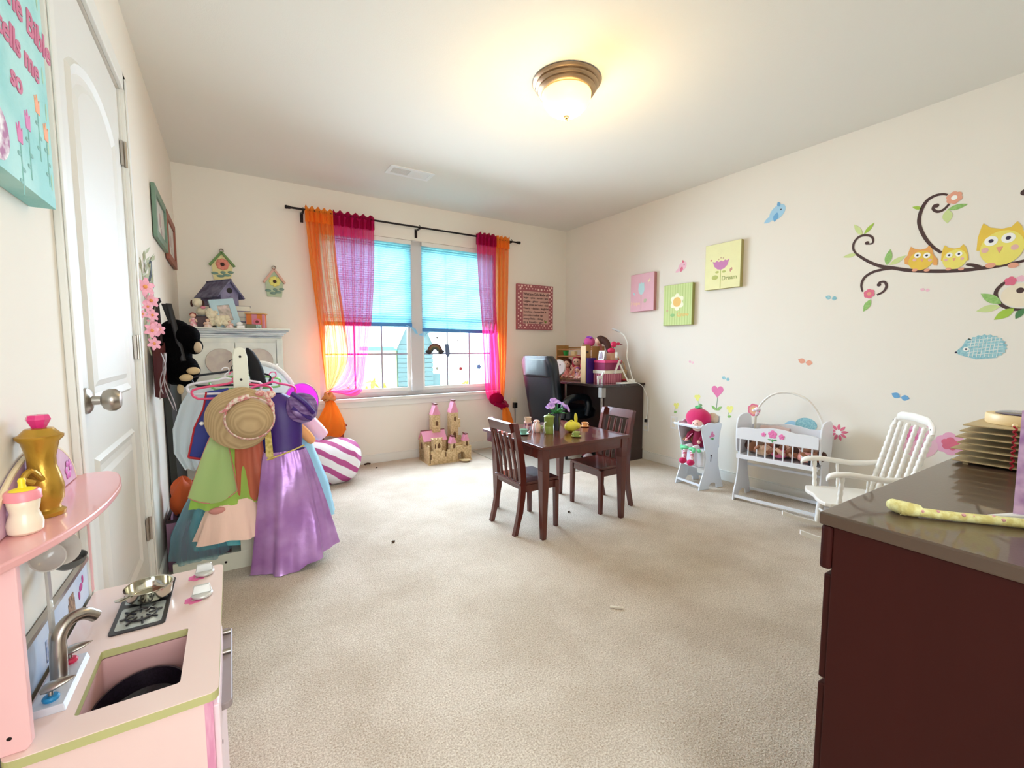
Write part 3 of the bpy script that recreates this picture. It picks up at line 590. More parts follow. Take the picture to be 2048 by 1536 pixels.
f_ = P('leaf_spray', mb, gm, fb, smooth=False); f_['kind'] = 'stuff'
P('vine', MB().tube(spline([(XL+.01, 2.45, 1.46), (XL+.012, 2.50, 1.3), (XL+.012, 2.45, 1.15), (XL+.02, 2.52, 1.05)], 14), .0025, 6), gm, fb)
for c_, r in (((-.288, 2.36, 1.33), .040), ((-.283, 2.46, 1.283), .034), ((-.278, 2.43, 1.22), .028), ((-.288, 2.50, 1.185), .026), ((-.285, 2.45, 1.155), .034), ((-.275, 2.58, 1.165), .030), ((-.300, 2.36, 1.22), .018), ((-.280, 2.45, 1.10), .030), ((-.290, 2.42, 1.255), .024)): daisy(c_, r, (1, -1.2, .2), fb)
for i, (y, dz) in enumerate(((2.45, .86), (2.48, .88), (2.52, .80), (2.55, .79))):
    P('ribbon', MB().grid(lambda u, v, y=y, dz=dz, i=i: (XL+.06+.012*math.sin(5*v+i)+.02*v*(i > 1), y+.030*(u-.5)+.01*math.sin(4*v+i), 1.06-(1.06-dz)*v), 2, 14), mat('grey_mauve_ribbon', (158, 144, 140), .5), fb, solid=.001)
cl_ = thing('initial_letters', 'blue grey wooden letter leaning above the flower garland', 'letter', (XL+.01, 2.62, 1.42)); P('letter', MB().bar((XL+.02, 2.60, 1.37), (XL+.02, 2.66, 1.48), .01, .012).bar((XL+.02, 2.68, 1.36), (XL+.02, 2.66, 1.48), .01, .012).bar((XL+.02, 2.62, 1.41), (XL+.02, 2.675, 1.41), .01, .01), mat('slate_paint', (98, 110, 124), .6), cl_, smooth=False)
hk = thing('coat_hook', 'dark coat hook on the left wall holding the black bag', 'hook', (XL, 2.68, 1.28)); P('hook', MB().tube([(XL, 2.68, 1.29), (XL+.03, 2.68, 1.285), (XL+.045, 2.68, 1.30), (XL+.04, 2.68, 1.315)], .006, 8).box(XL, XL+.006, 2.665, 2.695, 1.25, 1.32), M_bronze, hk)
# black plush monkey backpack
bp_ = thing('plush_backpack', 'black plush monkey backpack with beige paws hanging on the left wall', 'backpack', (XL+.1, 2.70, 1.1))
M_bp = mat('black_fur', (7, 6, 7), .98, bump=.8, bscale=260, spec=.05); M_paw = mat('beige_suede', (206, 178, 132), .8)
P('body', MB().ball((-.238, 2.72, 1.05), (.075, .08, .15), 24, 16).ball((-.225, 2.72, 1.12), (.08, .07, .10), 24, 16).ball((-.20, 2.70, .97), (.065, .065, .08), 20, 12), M_bp, bp_)
P('head', MB().ball((-.18, 2.69, 1.14), (.055, .06, .055), 20, 12).ball((-.15, 2.68, 1.09), (.035, .045, .04), 16, 10), M_bp, bp_)
P('muzzle', MB().ball((-.138, 2.655, 1.085), (.02, .026, .028), 14, 9), mat('beige_muzzle', (190, 166, 136), .8), bp_)
for c_, r, e in (((-.165, 2.67, .975), (.035, .045, .03), (-.158, 2.635, .972)), ((-.20, 2.66, .945), (.032, .04, .024), (-.188, 2.63, .94))):
    lm = P('foot', MB().ball(c_, r, 16, 10), M_bp, bp_); P('sole', MB().ball(e, (.028, .018, .018), 12, 8), M_paw, lm)
P('ear', MB().ball((-.165, 2.655, .99), (.022, .008, .012), 12, 8), mat('white_fleece', (240, 236, 226), .8), bp_)
for s in (0, 1): P('strap', MB().grid(lambda u, v, s=s: (-.27+.05*v+.02*s+.022*u, 2.68-.03*s+.004*u, 1.29-(.19+.12*s)*v), 2, 10), mat('black_webbing', (24, 20, 22), .6), bp_, solid=.003)
P('tail', MB().ball((-.215, 2.675, .885), (.014, .014, .028), 12, 8), M_paw, bp_)
dw = thing('maroon_bag', 'dark maroon cloth bag behind the plush backpack', 'bag', (XL+.03, 2.66, .95)); P('bag', MB().grid(lambda u, v: (XL+.02+.035*math.sin(PI*u), 2.56+.14*u, 1.1-.24*v-.01*math.sin(6*u)), 12, 12), mat('maroon_cloth', (80, 22, 24), .7, bump=.3), dw, solid=.006)
P('strap', MB().tube([(XL+.03, 2.60, 1.10), (XL+.03, 2.62, 1.26), (XL+.035, 2.66, 1.29), (XL+.04, 2.64, 1.20), (XL+.04, 2.66, 1.10)], .009, 6), mat('dark_maroon_strap', (40, 20, 22), .7), dw)
bd = thing('leaning_board', 'tall black board leaning between left wall and white armoire', 'board', (XL+.03, 3.2, 0))
P('board', MB().hexa([(XL+.02, 3.0, .0), (XL+.045, 3.0, .0), (XL+.045, 3.57, .0), (XL+.02, 3.57, .0)], [(XL+.004, 3.0, .93), (XL+.029, 3.0, .93), (XL+.029, 3.57, .93), (XL+.004, 3.57, .93)]), mat('matt_black_board', (14, 14, 13), .7), bd, smooth=False, bevel=.004)
P('edge_strip', MB().hexa([(XL+.018, 2.99, .0), (XL+.048, 2.99, .0), (XL+.048, 3.0, .0), (XL+.018, 3.0, .0)], [(XL+.002, 2.99, .93), (XL+.032, 2.99, .93), (XL+.032, 3.0, .93), (XL+.002, 3.0, .93)]), mat('dark_olive_edge', (40, 42, 32), .6), bd, smooth=False)

# ---------------------------------------------------------------- dress-up rack
M_rk = mat('rack_white_paint', (226, 224, 204), .45)
rk = thing('dress_up_rack', 'white childrens costume rack with screwed end post and base board', 'clothes rack', (.03, 2.85, 0))
RX = .035
def rpost(y0, y1):
    zs = [0, .3, .7, .95, 1.04, 1.075, 1.085]; hw = [.036, .036, .034, .032, .030, .022, .008]
    pts = [(RX-w_, y0, z) for z, w_ in zip(zs, hw)][::-1]+[(RX+w_, y0, z) for z, w_ in zip(zs, hw)]
    return MB().poly(pts, (0,1,0), y1-y0)
for y0 in (2.505, 3.22):
    pst = P('end_post', rpost(y0, y0+.02), M_rk, rk, smooth=False, bevel=.002)
    P('base_board', MB().box(-.27, .33, y0-.001, y0+.019, 0, .085), M_rk, rk, smooth=False, bevel=.002)
    P('screw', MB().lathe([(0, 0), (.006, 0), (.005, .002), (0, .003)], (RX, y0, 1.04), 10, (0,-1,0)).lathe([(0, 0), (.006, 0), (.005, .002), (0, .003)], (RX, y0, .93), 10, (0,-1,0)), M_bronze, pst)
    P('screw', MB().lathe([(0, 0), (.006, 0), (.005, .002), (0, .003)], (RX-.1, y0-.001, .045), 10, (0,-1,0)).lathe([(0, 0), (.006, 0), (.005, .002), (0, .003)], (RX+.07, y0-.001, .055), 10, (0,-1,0)), M_bronze, rk)
P('hanging_rod', MB().cyl((RX, 2.52, .955), (RX, 3.225, .955), .014, n=14), M_rk, rk); P('bottom_shelf', MB().box(-.04, .30, 2.53, 3.22, .06, .075), M_rk, rk, smooth=False)
def hanger(y, z, cx, w_, c, lab, tilt=0):
    t = thing('hanger', lab, 'clothes hanger', (cx, y, z), 'hangers on the costume rack'); m = mat('hanger_%02x%02x%02x' % c, c, .35)
    P('shoulders', MB().tube(spline([(cx-w_/2, y, z-.02), (cx-w_*.48, y, z+.012), (cx-.03, y, z+.032), (cx, y, z+.04), (cx+.03, y, z+.032+tilt), (cx+w_*.48, y, z+.012+tilt), (cx+w_/2, y, z-.02+tilt), (cx+w_*.44, y, z-.034+tilt), (cx, y, z-.036), (cx-w_*.44, y, z-.034)], 40), .0055, 8, closed=True), m, t)
    P('hook', MB().tube(spline([(cx, y, z+.04), (cx, y, z+.058), (cx+.016, y, z+.07), (cx+.014, y, z+.088), (cx-.004, y, z+.09), (cx-.014, y, z+.078)], 16), .003, 6), m, t); return t
hanger(2.56, .875, .0, .32, (240, 90, 130), 'pink plastic hanger nearest behind the rack post'); hanger(2.60, .895, -.03, .30, (240, 236, 240), 'white plastic hanger behind the pink one'); hanger(2.66, .93, .0, .33, (34, 36, 42), 'black plastic hanger at the left behind the white one'); hanger(2.72, .905, .06, .31, (150, 220, 130), 'pale green plastic hanger on the rack'); hanger(2.54, .87, .17, .2, (240, 90, 150), 'short pink hanger carrying the purple dress')
def cloth(name, m, rings_, nf, amp, parent, n=64, ph=0., grow=True, solid=0.):
    """hanging cloth: rings (z, cx, cy, rx, ry) with folds that deepen downward"""
    rs = []; K = len(rings_)-1
    for k, (z, cx, cy, rx, ry) in enumerate(rings_):
        g = (k/K if grow else 1); r_ = []
        for i in range(n):
            q = 2*PI*i/n; f = 1+amp*g*(math.sin(nf*q+ph)+.4*math.sin((nf*2-1)*q+2*ph+k*.5)); r_.append(Vector((cx+rx*math.cos(q)*f, cy+ry*math.sin(q)*f, z+.006*g*math.sin(nf*q*.5+ph))))
        rs.append(r_)
    return P(name, MB().rings(rs, caps=False), m, parent, solid=solid)
# white gauze cape at far left
t = thing('gauze_cape', 'sheer white gauze cape hanging at the left of the costume rack', 'costume', (-.17, 2.75, .5)); cloth('gauze', sheer('white_gauze', (226, 230, 226), .5), [(.88, -.13, 2.75, .05, .03), (.80, -.17, 2.75, .055, .04), (.68, -.205, 2.75, .055, .04), (.56, -.215, 2.75, .045, .04), (.47, -.19, 2.75, .03, .03)], 7, .12, t)
# blue vest with red trim
t = thing('vest_costume', 'royal blue vest with red piping behind the fairy dress', 'costume', (.0, 2.585, .7)); M_bl = mat('royal_blue_satin', (26, 40, 140), .4); M_rd = mat('red_piping', (190, 30, 44), .5)
P('left_front', MB().poly([(-.195, 2.60, .56), (-.06, 2.60, .52), (.0, 2.60, .84), (-.02, 2.60, .885), (-.11, 2.60, .87), (-.125, 2.60, .79), (-.165, 2.60, .70)], (0,1,0), .012), M_bl, t, smooth=False, bevel=.003)
P('right_front', MB().poly([(.07, 2.60, .84), (.15, 2.60, .84), (.15, 2.60, .50), (.13, 2.60, .45), (.105, 2.60, .47), (.09, 2.60, .56), (.10, 2.60, .62)], (0,1,0), .012), M_bl, t, smooth=False, bevel=.003)
P('piping', MB().tube([(-.195, 2.597, .56), (-.165, 2.597, .70), (-.125, 2.597, .79), (-.11, 2.597, .87)], .0045, 6).tube([(-.195, 2.597, .56), (-.06, 2.597, .52)], .006, 6).tube(spline([(.10, 2.597, .62), (.09, 2.597, .56), (.105, 2.597, .47), (.13, 2.597, .45)], 10), .005, 6), M_rd, t); P('button', MB().ball((.10, 2.592, .575), .005, 8, 6), M_rd, t)
# teal skirt with grey tulle
t = thing('teal_tulle_skirt', 'long turquoise tulle skirt with grey overlay at the bottom left of the rack', 'costume', (-.13, 2.53, .2)); cloth('underskirt', mat('turquoise_satin', (70, 184, 198), .45, col2=(120, 206, 210), vscale=10), [(.42, -.09, 2.60, .05, .05), (.32, -.10, 2.60, .075, .06), (.2, -.085, 2.60, .12, .075), (.115, -.06, 2.60, .14, .08)], 9, .07, t)
cloth('overlay', sheer('grey_teal_tulle', (170, 206, 216), .3, transl=.3), [(.43, -.12, 2.59, .05, .06), (.32, -.145, 2.59, .08, .08), (.2, -.17, 2.58, .105, .1), (.09, -.165, 2.57, .12, .11)], 11, .08, t, ph=1)
t = thing('blue_satin_cloth', 'crumpled bright blue satin under the turquoise skirt', 'costume', (-.0, 2.66, .085)); P('cloth', MB().ball((-.035, 2.645, .125), (.075, .05, .05), 24, 14).ball((.01, 2.66, .17), (.05, .04, .06), 20, 12), mat('cobalt_satin', (20, 76, 150), .35, col2=(90, 140, 190), vscale=16, bump=.8, bscale=24), t)
t = thing('crimson_cloth', 'crimson cloth hanging behind the rack post low down', 'costume', (.10, 2.66, .2)); cloth('cloth', mat('crimson_satin', (140, 20, 50), .4, bump=.4, bscale=20), [(.42, .10, 2.66, .04, .03), (.25, .10, 2.66, .055, .035), (.095, .105, 2.66, .06, .04)], 6, .1, t)
# peach tutu
t = thing('peach_tutu', 'pale peach tutu with ruffled hem below the green fairy dress', 'costume', (-.02, 2.51, .3)); cloth('skirt', mat('peach_tulle', (244, 206, 188), .8, bump=.4, bscale=50, stretch=(1,1,.1)), [(.37, -.02, 2.50, .085, .03), (.34, -.025, 2.50, .10, .04), (.28, -.028, 2.49, .12, .055), (.22, -.03, 2.485, .138, .068), (.195, -.03, 2.48, .145, .07)], 9, .085, t)
t.location.y -= .05
P('waist', MB().ball((-.085, 2.462, .335), (.034, .012, .016), 14, 8), mat('dusty_rose_knit', (206, 140, 130), .8), t)
# green and rust fairy dress
t = thing('fairy_dress', 'green and rust gauze fairy dress hanging under the straw hat', 'costume', (-.03, 2.49, .6)); 
cloth('underskirt', sheer('lime_tulle', (186, 224, 110), .85, transl=.3), [(.62, -.04, 2.505, .06, .02), (.50, -.055, 2.50, .10, .03), (.40, -.055, 2.50, .12, .035), (.345, -.05, 2.50, .13, .04)], 8, .1, t)
P('green_petal', MB().grid(lambda u, v: (-.062+(.006+.088*v**.75)*(2*u-1)-.035*v, 2.462-.012*math.cos(PI*(u-.5))-.006*math.sin(9*u+2*v), .735-.36*v+.04*abs(2*u-1)**2*v), 18, 18), sheer('moss_green_gauze', (196, 218, 150), .88, transl=.3), t)
P('petal_edging', MB().tube([Vector((-.062+(.006+.088*v**.75)*s-.035*v, 2.460, .735-.36*v+.04*v)) for s in (-1,) for v in [k/14 for k in range(15)]]+[Vector((-.097+.094*s, 2.455, .735-.36+.04*s*s)) for s in [-.8+.2*k for k in range(9)]]+[Vector((-.062+(.006+.088*v**.75)-.035*v, 2.460, .735-.36*v+.04*v)) for v in [1-k/14 for k in range(15)]], .0025, 5), mat('rose_gold_edging', (190, 120, 100), .5), t)
P('rust_petal', MB().grid(lambda u, v: (.05+(.05+.025*v)*(2*u-1)+.01*v, 2.478-.008*math.sin(16*u), .72-.33*v-.03*math.sin(PI*u)*v+.012*math.sin(20*u)*v), 30, 14), sheer('rust_gauze', (222, 124, 96), .88, transl=.3), t)
P('bodice', MB().ball((-.02, 2.52, .72), (.06, .02, .05), 20, 12), mat('rust_bodice', (176, 76, 54), .7), t)
t.location.y -= .045
P('brooch', MB().ball((-.125, 2.45, .745), .009, 10, 8), mat('pearl', (236, 232, 226), .2), t)
# purple princess dress
t = thing('purple_gown', 'dark purple gown with puffed sleeve and shiny lilac skirt', 'costume', (.22, 2.46, .4)); M_pv = mat('dark_purple_velvet', (58, 22, 110), .45, bump=.2, bscale=40)
cloth('bodice', M_pv, [(.86, .17, 2.50, .035, .03), (.83, .19, 2.49, .075, .045), (.76, .20, 2.48, .085, .05), (.66, .205, 2.475, .078, .048), (.585, .205, 2.47, .074, .045), (.56, .20, 2.47, .085, .05)], 4, .03, t)
def skirt(m):
    n = 110; rs = []; K = 18
    for k in range(K+1):
        v_ = k/K; z = .585-.565*v_; rx = .09+.095*v_**.8; ry = .05+.055*v_; cx = .20+.035*v_; r_ = []
        for i in range(n):
            q = 2*PI*i/n; f = 1+(.035+.065*v_)*(math.sin(7*q+1.2+v_*2)+.5*math.sin(13*q+3*v_)) + .02*math.sin(24*q)*max(0, 1-4*v_); dz = -.055*v_*max(0, -math.cos(q-.2)) + .05*v_*max(0, math.cos(q))
            r_.append(Vector((cx+rx*math.cos(q)*f, 2.465+ry*math.sin(q)*f+.008*math.sin(9*v_+3*q), max(.004, z+dz))))
        rs.append(r_)
    return MB().rings(rs, caps=False)
P('skirt', skirt(0), mat('lilac_satin', (166, 116, 182), .28, .35, col2=(190, 146, 204), vscale=7, bump=.8, bscale=12), t)
slv = MB(); rs = []
for k in range(13):
    v_ = k/12; a = PI*v_; c0 = Vector((.235+.095*v_, 2.45, .845-.115*v_)); ax = Vector((.64, 0, -.77)); r = .022+.05*math.sin(a)**.8
    rs.append([c0+(Vector((.77, 0, .64))*math.cos(q)+Vector((0,1,0))*math.sin(q)*.8)*r*(1+.07*math.sin(11*q)) for q in [2*PI*i/60 for i in range(60)]])
P('sleeve', slv.rings(rs), mat('sheer_purple_puff', (92, 58, 120), .35, .1, col2=(140, 112, 160), vscale=26, stretch=(.6, 1, 2)), t)
P('sleeve_band', MB().tube([(.235+.095*u, 2.405-.012*math.sin(PI*u), .865-.10*u+.012*math.sin(PI*u)) for u in [k/8 for k in range(9)]], .012, 8).tube([(.235+.085*u, 2.408, .795-.06*u) for u in [k/6 for k in range(7)]], .010, 8), M_pv, t)
t.location.y -= .055
P('gold_panel', MB().poly([(.118, 2.425, .71), (.142, 2.418, .71), (.150, 2.418, .555), (.118, 2.43, .55)], (0,1,0), .006), mat('gold_brocade', (196, 170, 84), .4, .4, col2=(226, 206, 130), vscale=60), t, smooth=False)
P('waist_trim', MB().tube([(.12+.165*u, 2.418-.01*math.sin(PI*u)+.012*u*u, .555+.05*u) for u in [k/8 for k in range(9)]], .004, 6), mat('gold_brocade', (196,170,84)), t)
# light blue satin hem, magenta wing, white tulle, pink roll, orange sleeve
t = thing('ice_blue_gown', 'pale ice blue satin gown showing behind the purple skirt', 'costume', (.29, 2.75, .3)); cloth('skirt', mat('ice_blue_satin', (160, 214, 240), .4), [(.70, .27, 2.75, .05, .05), (.5, .31, 2.75, .075, .07), (.3, .35, 2.75, .10, .09), (.12, .36, 2.75, .12, .10)], 8, .06, t)
t = thing('fairy_wing', 'bright magenta gauze fairy wing behind the purple sleeve', 'costume wing', (.30, 2.66, .80)); P('wing_gauze', MB().ball((.315, 2.66, .79), (.085, .006, .10), 28, 12), sheer('fuchsia_gauze', (240, 90, 230), .7), t); P('wing_wire', MB().tube([(.315+.086*math.cos(a), 2.66, .79+.101*math.sin(a)) for a in [2*PI*k/26 for k in range(26)]], .003, 6, closed=True), mat('silver_wire', (220, 190, 220), .3, .5), t)
t = thing('white_halo_wing', 'white furry wing arch rising behind the straw hat', 'costume wing', (.16, 2.78, .95)); P('fur_arch', MB().tube(spline([(.07, 2.78, .96), (.13, 2.78, 1.0), (.21, 2.78, .97), (.27, 2.78, .90), (.30, 2.78, .82)], 20), .013, 10), mat('white_marabou', (244, 242, 238), .95, bump=1, bscale=120), t); P('gauze', MB().poly([(.07, 2.785, .95), (.13, 2.785, .99), (.21, 2.785, .96), (.27, 2.785, .89), (.29, 2.785, .80), (.10, 2.785, .80)], (0,1,0), .003), sheer('white_gauze', (226,230,226), .5), t, smooth=False)
t = thing('pink_sleeve_costume', 'pale pink satin sleeve sticking out right of the purple gown', 'costume', (.36, 2.75, .62)); P('sleeve', MB().tube(spline([(.30, 2.72, .74), (.36, 2.74, .66), (.43, 2.76, .57)], 10), [.03, .034, .037, .039, .04, .041, .042, .042, .04, .036], 16), mat('pale_pink_satin', (250, 206, 232), .45, bump=.2, bscale=20), t); P('cuff', MB().ball((.31, 2.70, .735), (.045, .02, .014), 14, 8), mat('mint_trim', (176, 216, 200), .6), t)
t = thing('orange_sleeve_costume', 'light orange cloth sleeve beside the pale pink sleeve', 'costume', (.33, 2.68, .58)); P('sleeve', MB().tube(spline([(.295, 2.66, .66), (.325, 2.66, .615), (.365, 2.67, .56)], 8), [.014, .021, .024, .026, .027, .026, .024, .018], 14), mat('apricot_cloth', (244, 176, 110), .7, bump=.3, bscale=30), t)
# black pointed hat on the post
t = thing('witch_hat', 'black pointed costume hat hooked behind the rack post', 'hat', (.09, 2.66, .98)); P('cone', MB().rings([[Vector((cx+rx*math.cos(q), 2.66+.04*math.sin(q), z)) for q in [2*PI*i/20 for i in range(20)]] for z, cx, rx in ((.90, .115, .035), (.97, .105, .034), (1.02, .092, .03), (1.06, .08, .02), (1.082, .07, .006))]), mat('black_felt', (16, 16, 18), .9), t); P('brim', MB().lathe([(.035, 0), (.06, -.006), (.058, 0), (.03, .006)], (.117, 2.66, .895), 24), mat('black_felt', (16,16,18)), t)
# straw hat
t = thing('straw_hat', 'tan straw sun hat with floral ribbon hanging over the costumes', 'hat', (.035, 2.42, .77))
Mh = Matrix.Translation((.030, 2.40, .765)) @ Matrix.Rotation(math.radians(8), 4, 'Y') @ Matrix.Rotation(math.radians(80), 4, 'X')
M_straw = stripes('woven_straw', (186, 158, 116), (166, 138, 98), 300, (0,1,0), wobble=.5, soft=.45)
M_straw.node_tree.nodes['Principled BSDF'].inputs['Roughness'].default_value = .8
rs = []; n = 72
for r, h in ((.0005, .072), (.03, .071), (.06, .066), (.082, .053), (.093, .03), (.098, .006), (.104, 0), (.120, -.002), (.138, -.008), (.1455, -.012), (.1455, -.0155), (.138, -.012), (.12, -.006), (.10, -.004), (.09, .028), (.05, .062), (.0005, .066)):
    g = max(0, (r-.098)/.0475); cxo = .030*(1-g)
    rs.append([Vector((cxo+r*(1 if r < .1 else 1.0)*math.cos(q)*(1-.16*g*max(0, math.cos(q))), r*.97*math.sin(q), h-.03*g*g*abs(math.cos(q))+.004*g*math.sin(5*q))) for q in [2*PI*i/n for i in range(n)]])
P('hat_body', MB(Mh).rings(rs, caps=False), M_straw, t)
rbn = MB(Mh)
rbn.rings([[Vector((.030+r*math.cos(q), r*.97*math.sin(q), h+.002*math.sin(17*q))) for q in [2*PI*i/60 for i in range(60)]] for r, h in ((.1035, .004), (.099, .026), (.093, .026), (.096, .004))], closed=True)
M_rib = mat('floral_ribbon', (232, 216, 196), .8, col2=(206, 120, 120), vscale=70, bump=.5, bscale=90)
P('ribbon', rbn, M_rib, t)
t.location.y -= .05
P('bow', MB().ball((.105, 2.38, .875), (.022, .014, .014)).ball((.145, 2.385, .868), (.022, .014, .018)).tube([(.125, 2.37, .87), (.150, 2.38, .82), (.155, 2.385, .77)], [.009, .011, .006], 8).ball((.125, 2.37, .872), .01), M_rib, t)
P('ribbon_tail', MB().tube(spline([(.06, 2.365, .865), (.0, 2.36, .845), (-.03, 2.362, .81), (-.055, 2.365, .80)], 8), [.012, .012, .011, .01, .009, .008, .006, .004], 8), M_rib, t)
# storage bin with dress-up clothes
t = thing('fabric_bin', 'dusty pink cube storage bin behind the play kitchen', 'storage bin', (-.2, 2.75, 0)); M_bin = mat('dusty_pink_canvas', (158, 112, 134), .8, bump=.2)
P('walls', MB().frame([(-.300, 2.64, 0), (-.05, 2.64, 0), (-.05, 2.90, 0), (-.300, 2.90, 0)], [(-.292, 2.648, 0), (-.058, 2.648, 0), (-.058, 2.892, 0), (-.292, 2.892, 0)], (0,0,1), .25), M_bin, t, smooth=False)
P('bottom', MB().box(-.292, -.058, 2.648, 2.892, .0, .01), M_bin, t, smooth=False); P('rim', MB().frame([(-.303, 2.637, .24), (-.047, 2.637, .24), (-.047, 2.903, .24), (-.303, 2.903, .24)], [(-.291, 2.649, .24), (-.059, 2.649, .24), (-.059, 2.891, .24), (-.291, 2.891, .24)], (0,0,1), .013), mat('dark_maroon_strap', (40,20,22)), t, smooth=False)
for (c_, r, col, nm, lab) in (((-.235, 2.74, .33), (.055, .05, .10), (200, 84, 30), 'orange_felt_cloth', 'crumpled orange felt cloth standing up from the pink bin'), ((-.16, 2.78, .29), (.08, .07, .07), (16, 66, 48), 'dark_green_cloth', 'dark green cloth with silver band inside the pink bin'), ((-.18, 2.72, .225), (.09, .06, .04), (20, 18, 20), 'black_cloth', 'black cloth lying at the front of the pink bin'), ((-.17, 2.76, .375), (.045, .04, .035), (170, 40, 36), 'red_cloth', 'red cloth end lying on top of the orange felt')):
    t = thing('folded_cloth', lab, 'cloth', c_); mb = MB(); n = 26
    P('cloth', mb.rings([[Vector((c_[0]+r[0]*math.sin(PI*k/10)*math.cos(q)*(1+.18*math.sin(4*q+k)), c_[1]+r[1]*math.sin(PI*k/10)*math.sin(q)*(1+.15*math.sin(5*q+k)), c_[2]+r[2]*math.cos(PI*k/10)*(1+.12*math.sin(3*q)))) for q in [2*PI*i/n for i in range(n)]] for k in range(11)]), mat(nm, col, .75, bump=.4, bscale=30), t)
    if 'silver' in lab: P('silver_band', MB().tube(spline([(-.235, 2.72, .295), (-.17, 2.70, .32), (-.09, 2.72, .325)], 10), .008, 6), mat('silver_band', (170, 180, 180), .3, .5), t)
# ---------------------------------------------------------------- toy castle on the floor by the back wall
t = thing('toy_castle', 'wooden toy castle with pink roofs on the carpet below the window', 'toy castle', (1.75, 3.97, 0))
M_cast = mat('printed_castle_wood', (222, 194, 150), .6, col2=(190, 158, 112), vscale=60); M_croof = mat('castle_pink_roof', (226, 150, 176), .5); M_crdg = mat('roof_ridge_brown', (110, 56, 52), .6); M_chole = mat('castle_window_shadow', (96, 62, 34), .8)
Mc = Matrix.Translation((1.50, 3.825, 0)) @ Matrix.Rotation(math.radians(-1), 4, 'Z')
def crenel(x0, x1, y, z0, z1, nteeth, th=.008, axis='x'):
    pts = [(x0, z0), (x0, z1)]; W = (x1-x0)/(2*nteeth-1)
    pts = [(x0, z0)]
    for k in range(nteeth): pts += [(x0+2*k*W, z1), (x0+(2*k+1)*W, z1)]+([(x0+(2*k+1)*W, z1-.018), (x0+(2*k+2)*W, z1-.018)] if k < nteeth-1 else [])
    pts.append((x1, z0))
    return MB(Mc).poly([((p, y, z) if axis == 'x' else (y, p, z)) for p, z in pts], (0,1,0) if axis == 'x' else (1,0,0), th)
def archwin(x, y, z, w_, h, nrm=(0,-1,0), d_=.0015):
    pts = [(x-w_/2, y, z), (x+w_/2, y, z), (x+w_/2, y, z+h*.6), (x, y, z+h), (x-w_/2, y, z+h*.6)] if nrm[1] else [(x, y-w_/2, z), (x, y+w_/2, z), (x, y+w_/2, z+h*.6), (x, y, z+h), (x, y-w_/2, z+h*.6)]
    return MB(Mc).poly(pts, nrm, d_)
P('base_plate', MB(Mc).box(0, .44, 0, .27, 0, .012), M_cast, t, smooth=False)
P('wall', crenel(.02, .27, .005, .012, .125, 5), M_cast, t, smooth=False); P('wall', crenel(0, .26, .0, .012, .18, 4, axis='y'), M_cast, t, smooth=False)
kp = P('keep', MB(Mc).box(.0, .22, .12, .25, .012, .21).poly([(.0, .12, .21), (.0, .25, .21), (.0, .185, .285)], (1,0,0), .22), M_cast, t, smooth=False)
P('roof', MB(Mc).bar((.11, .108, .20), (.11, .185, .292), .235, .008, (0,-1,1)).bar((.11, .262, .20), (.11, .185, .292), .235, .008, (0,1,1)), M_croof, t, smooth=False)
P('roof_ridge', MB(Mc).box(-.01, .23, .178, .192, .288, .297), M_crdg, t, smooth=False)
P('arched_window', archwin(0, .19, .12, .03, .07, (-1,0,0)), M_chole, kp, smooth=False)
def tower(x0, x1, y0, y1, h, roofh, nm, roof=True):
    tw = P('tower', MB(Mc).box(x0, x1, y0, y1, .012, h), M_cast, t, smooth=False)
    xm = (x0+x1)/2; ym = (y0+y1)/2
    if roof:
        P('tower_roof', MB(Mc).poly([(x0-.002, y0-.003, h), (x1+.002, y0-.003, h), (xm+.012, y0-.003, h+roofh*.75), (xm, y0-.003, h+roofh), (xm-.012, y0-.003, h+roofh*.75)], (0,1,0), y1-y0+.006), M_croof, t, smooth=False)
        P('ridge_cap', MB(Mc).box(xm-.012, xm+.012, y0-.004, y1+.004, h+roofh-.008, h+roofh+.004), M_crdg, t, smooth=False)
    return tw
tw = tower(.10, .18, .16, .24, .44, .105, 'a'); P('arched_window', archwin(.145, .16, .335, .026, .05), M_chole, tw, smooth=False)
tw = tower(.285, .365, .15, .23, .45, .12, 'b'); P('arched_window', archwin(.33, .15, .37, .02, .05), M_chole, tw, smooth=False); P('arched_window', archwin(.325, .15, .20, .03, .07), M_chole, tw, smooth=False); P('turret', MB(Mc).box(.355, .39, .155, .22, .3, .385), M_cast, tw, smooth=False)
tw = tower(.055, .135, .01, .08, .225, .02, 'c', False); P('battlement', MB(Mc).box(.05, .14, .005, .085, .225, .235).box(.05, .07, .005, .015, .235, .25).box(.085, .105, .005, .015, .235, .25).box(.12, .14, .005, .015, .235, .25), M_cast, tw, smooth=False); P('arched_window', archwin(.105, .01, .15, .026, .05), M_chole, tw, smooth=False); P('arched_window', archwin(.068, .01, .15, .012, .045), M_chole, tw, smooth=False)
tw = tower(.225, .285, .02, .08, .175, .07, 'd'); P('arched_window', archwin(.262, .02, .13, .022, .045), M_chole, tw, smooth=False)
tw = tower(.365, .425, .03, .09, .185, .07, 'e'); P('arched_window', archwin(.40, .03, .14, .022, .045), M_chole, tw, smooth=False)
gt = P('gatehouse', MB(Mc).poly([(.285, .018, .012), (.285, .018, .13), (.40, .018, .13), (.40, .018, .012), (.375, .018, .012), (.375, .018, .055), (.36, .018, .08), (.335, .018, .088), (.31, .018, .08), (.298, .018, .055), (.298, .018, .012)], (0,1,0), .01).box(.40, .44, .018, .028, .012, .14), M_cast, t, smooth=False)
P('drawbridge', MB(Mc).poly([(.30, -.005, .014), (.40, -.005, .014), (.395, -.06, .014), (.37, -.085, .014), (.33, -.085, .014), (.305, -.06, .014)], (0,0,1), .008), M_pine, t, smooth=False)
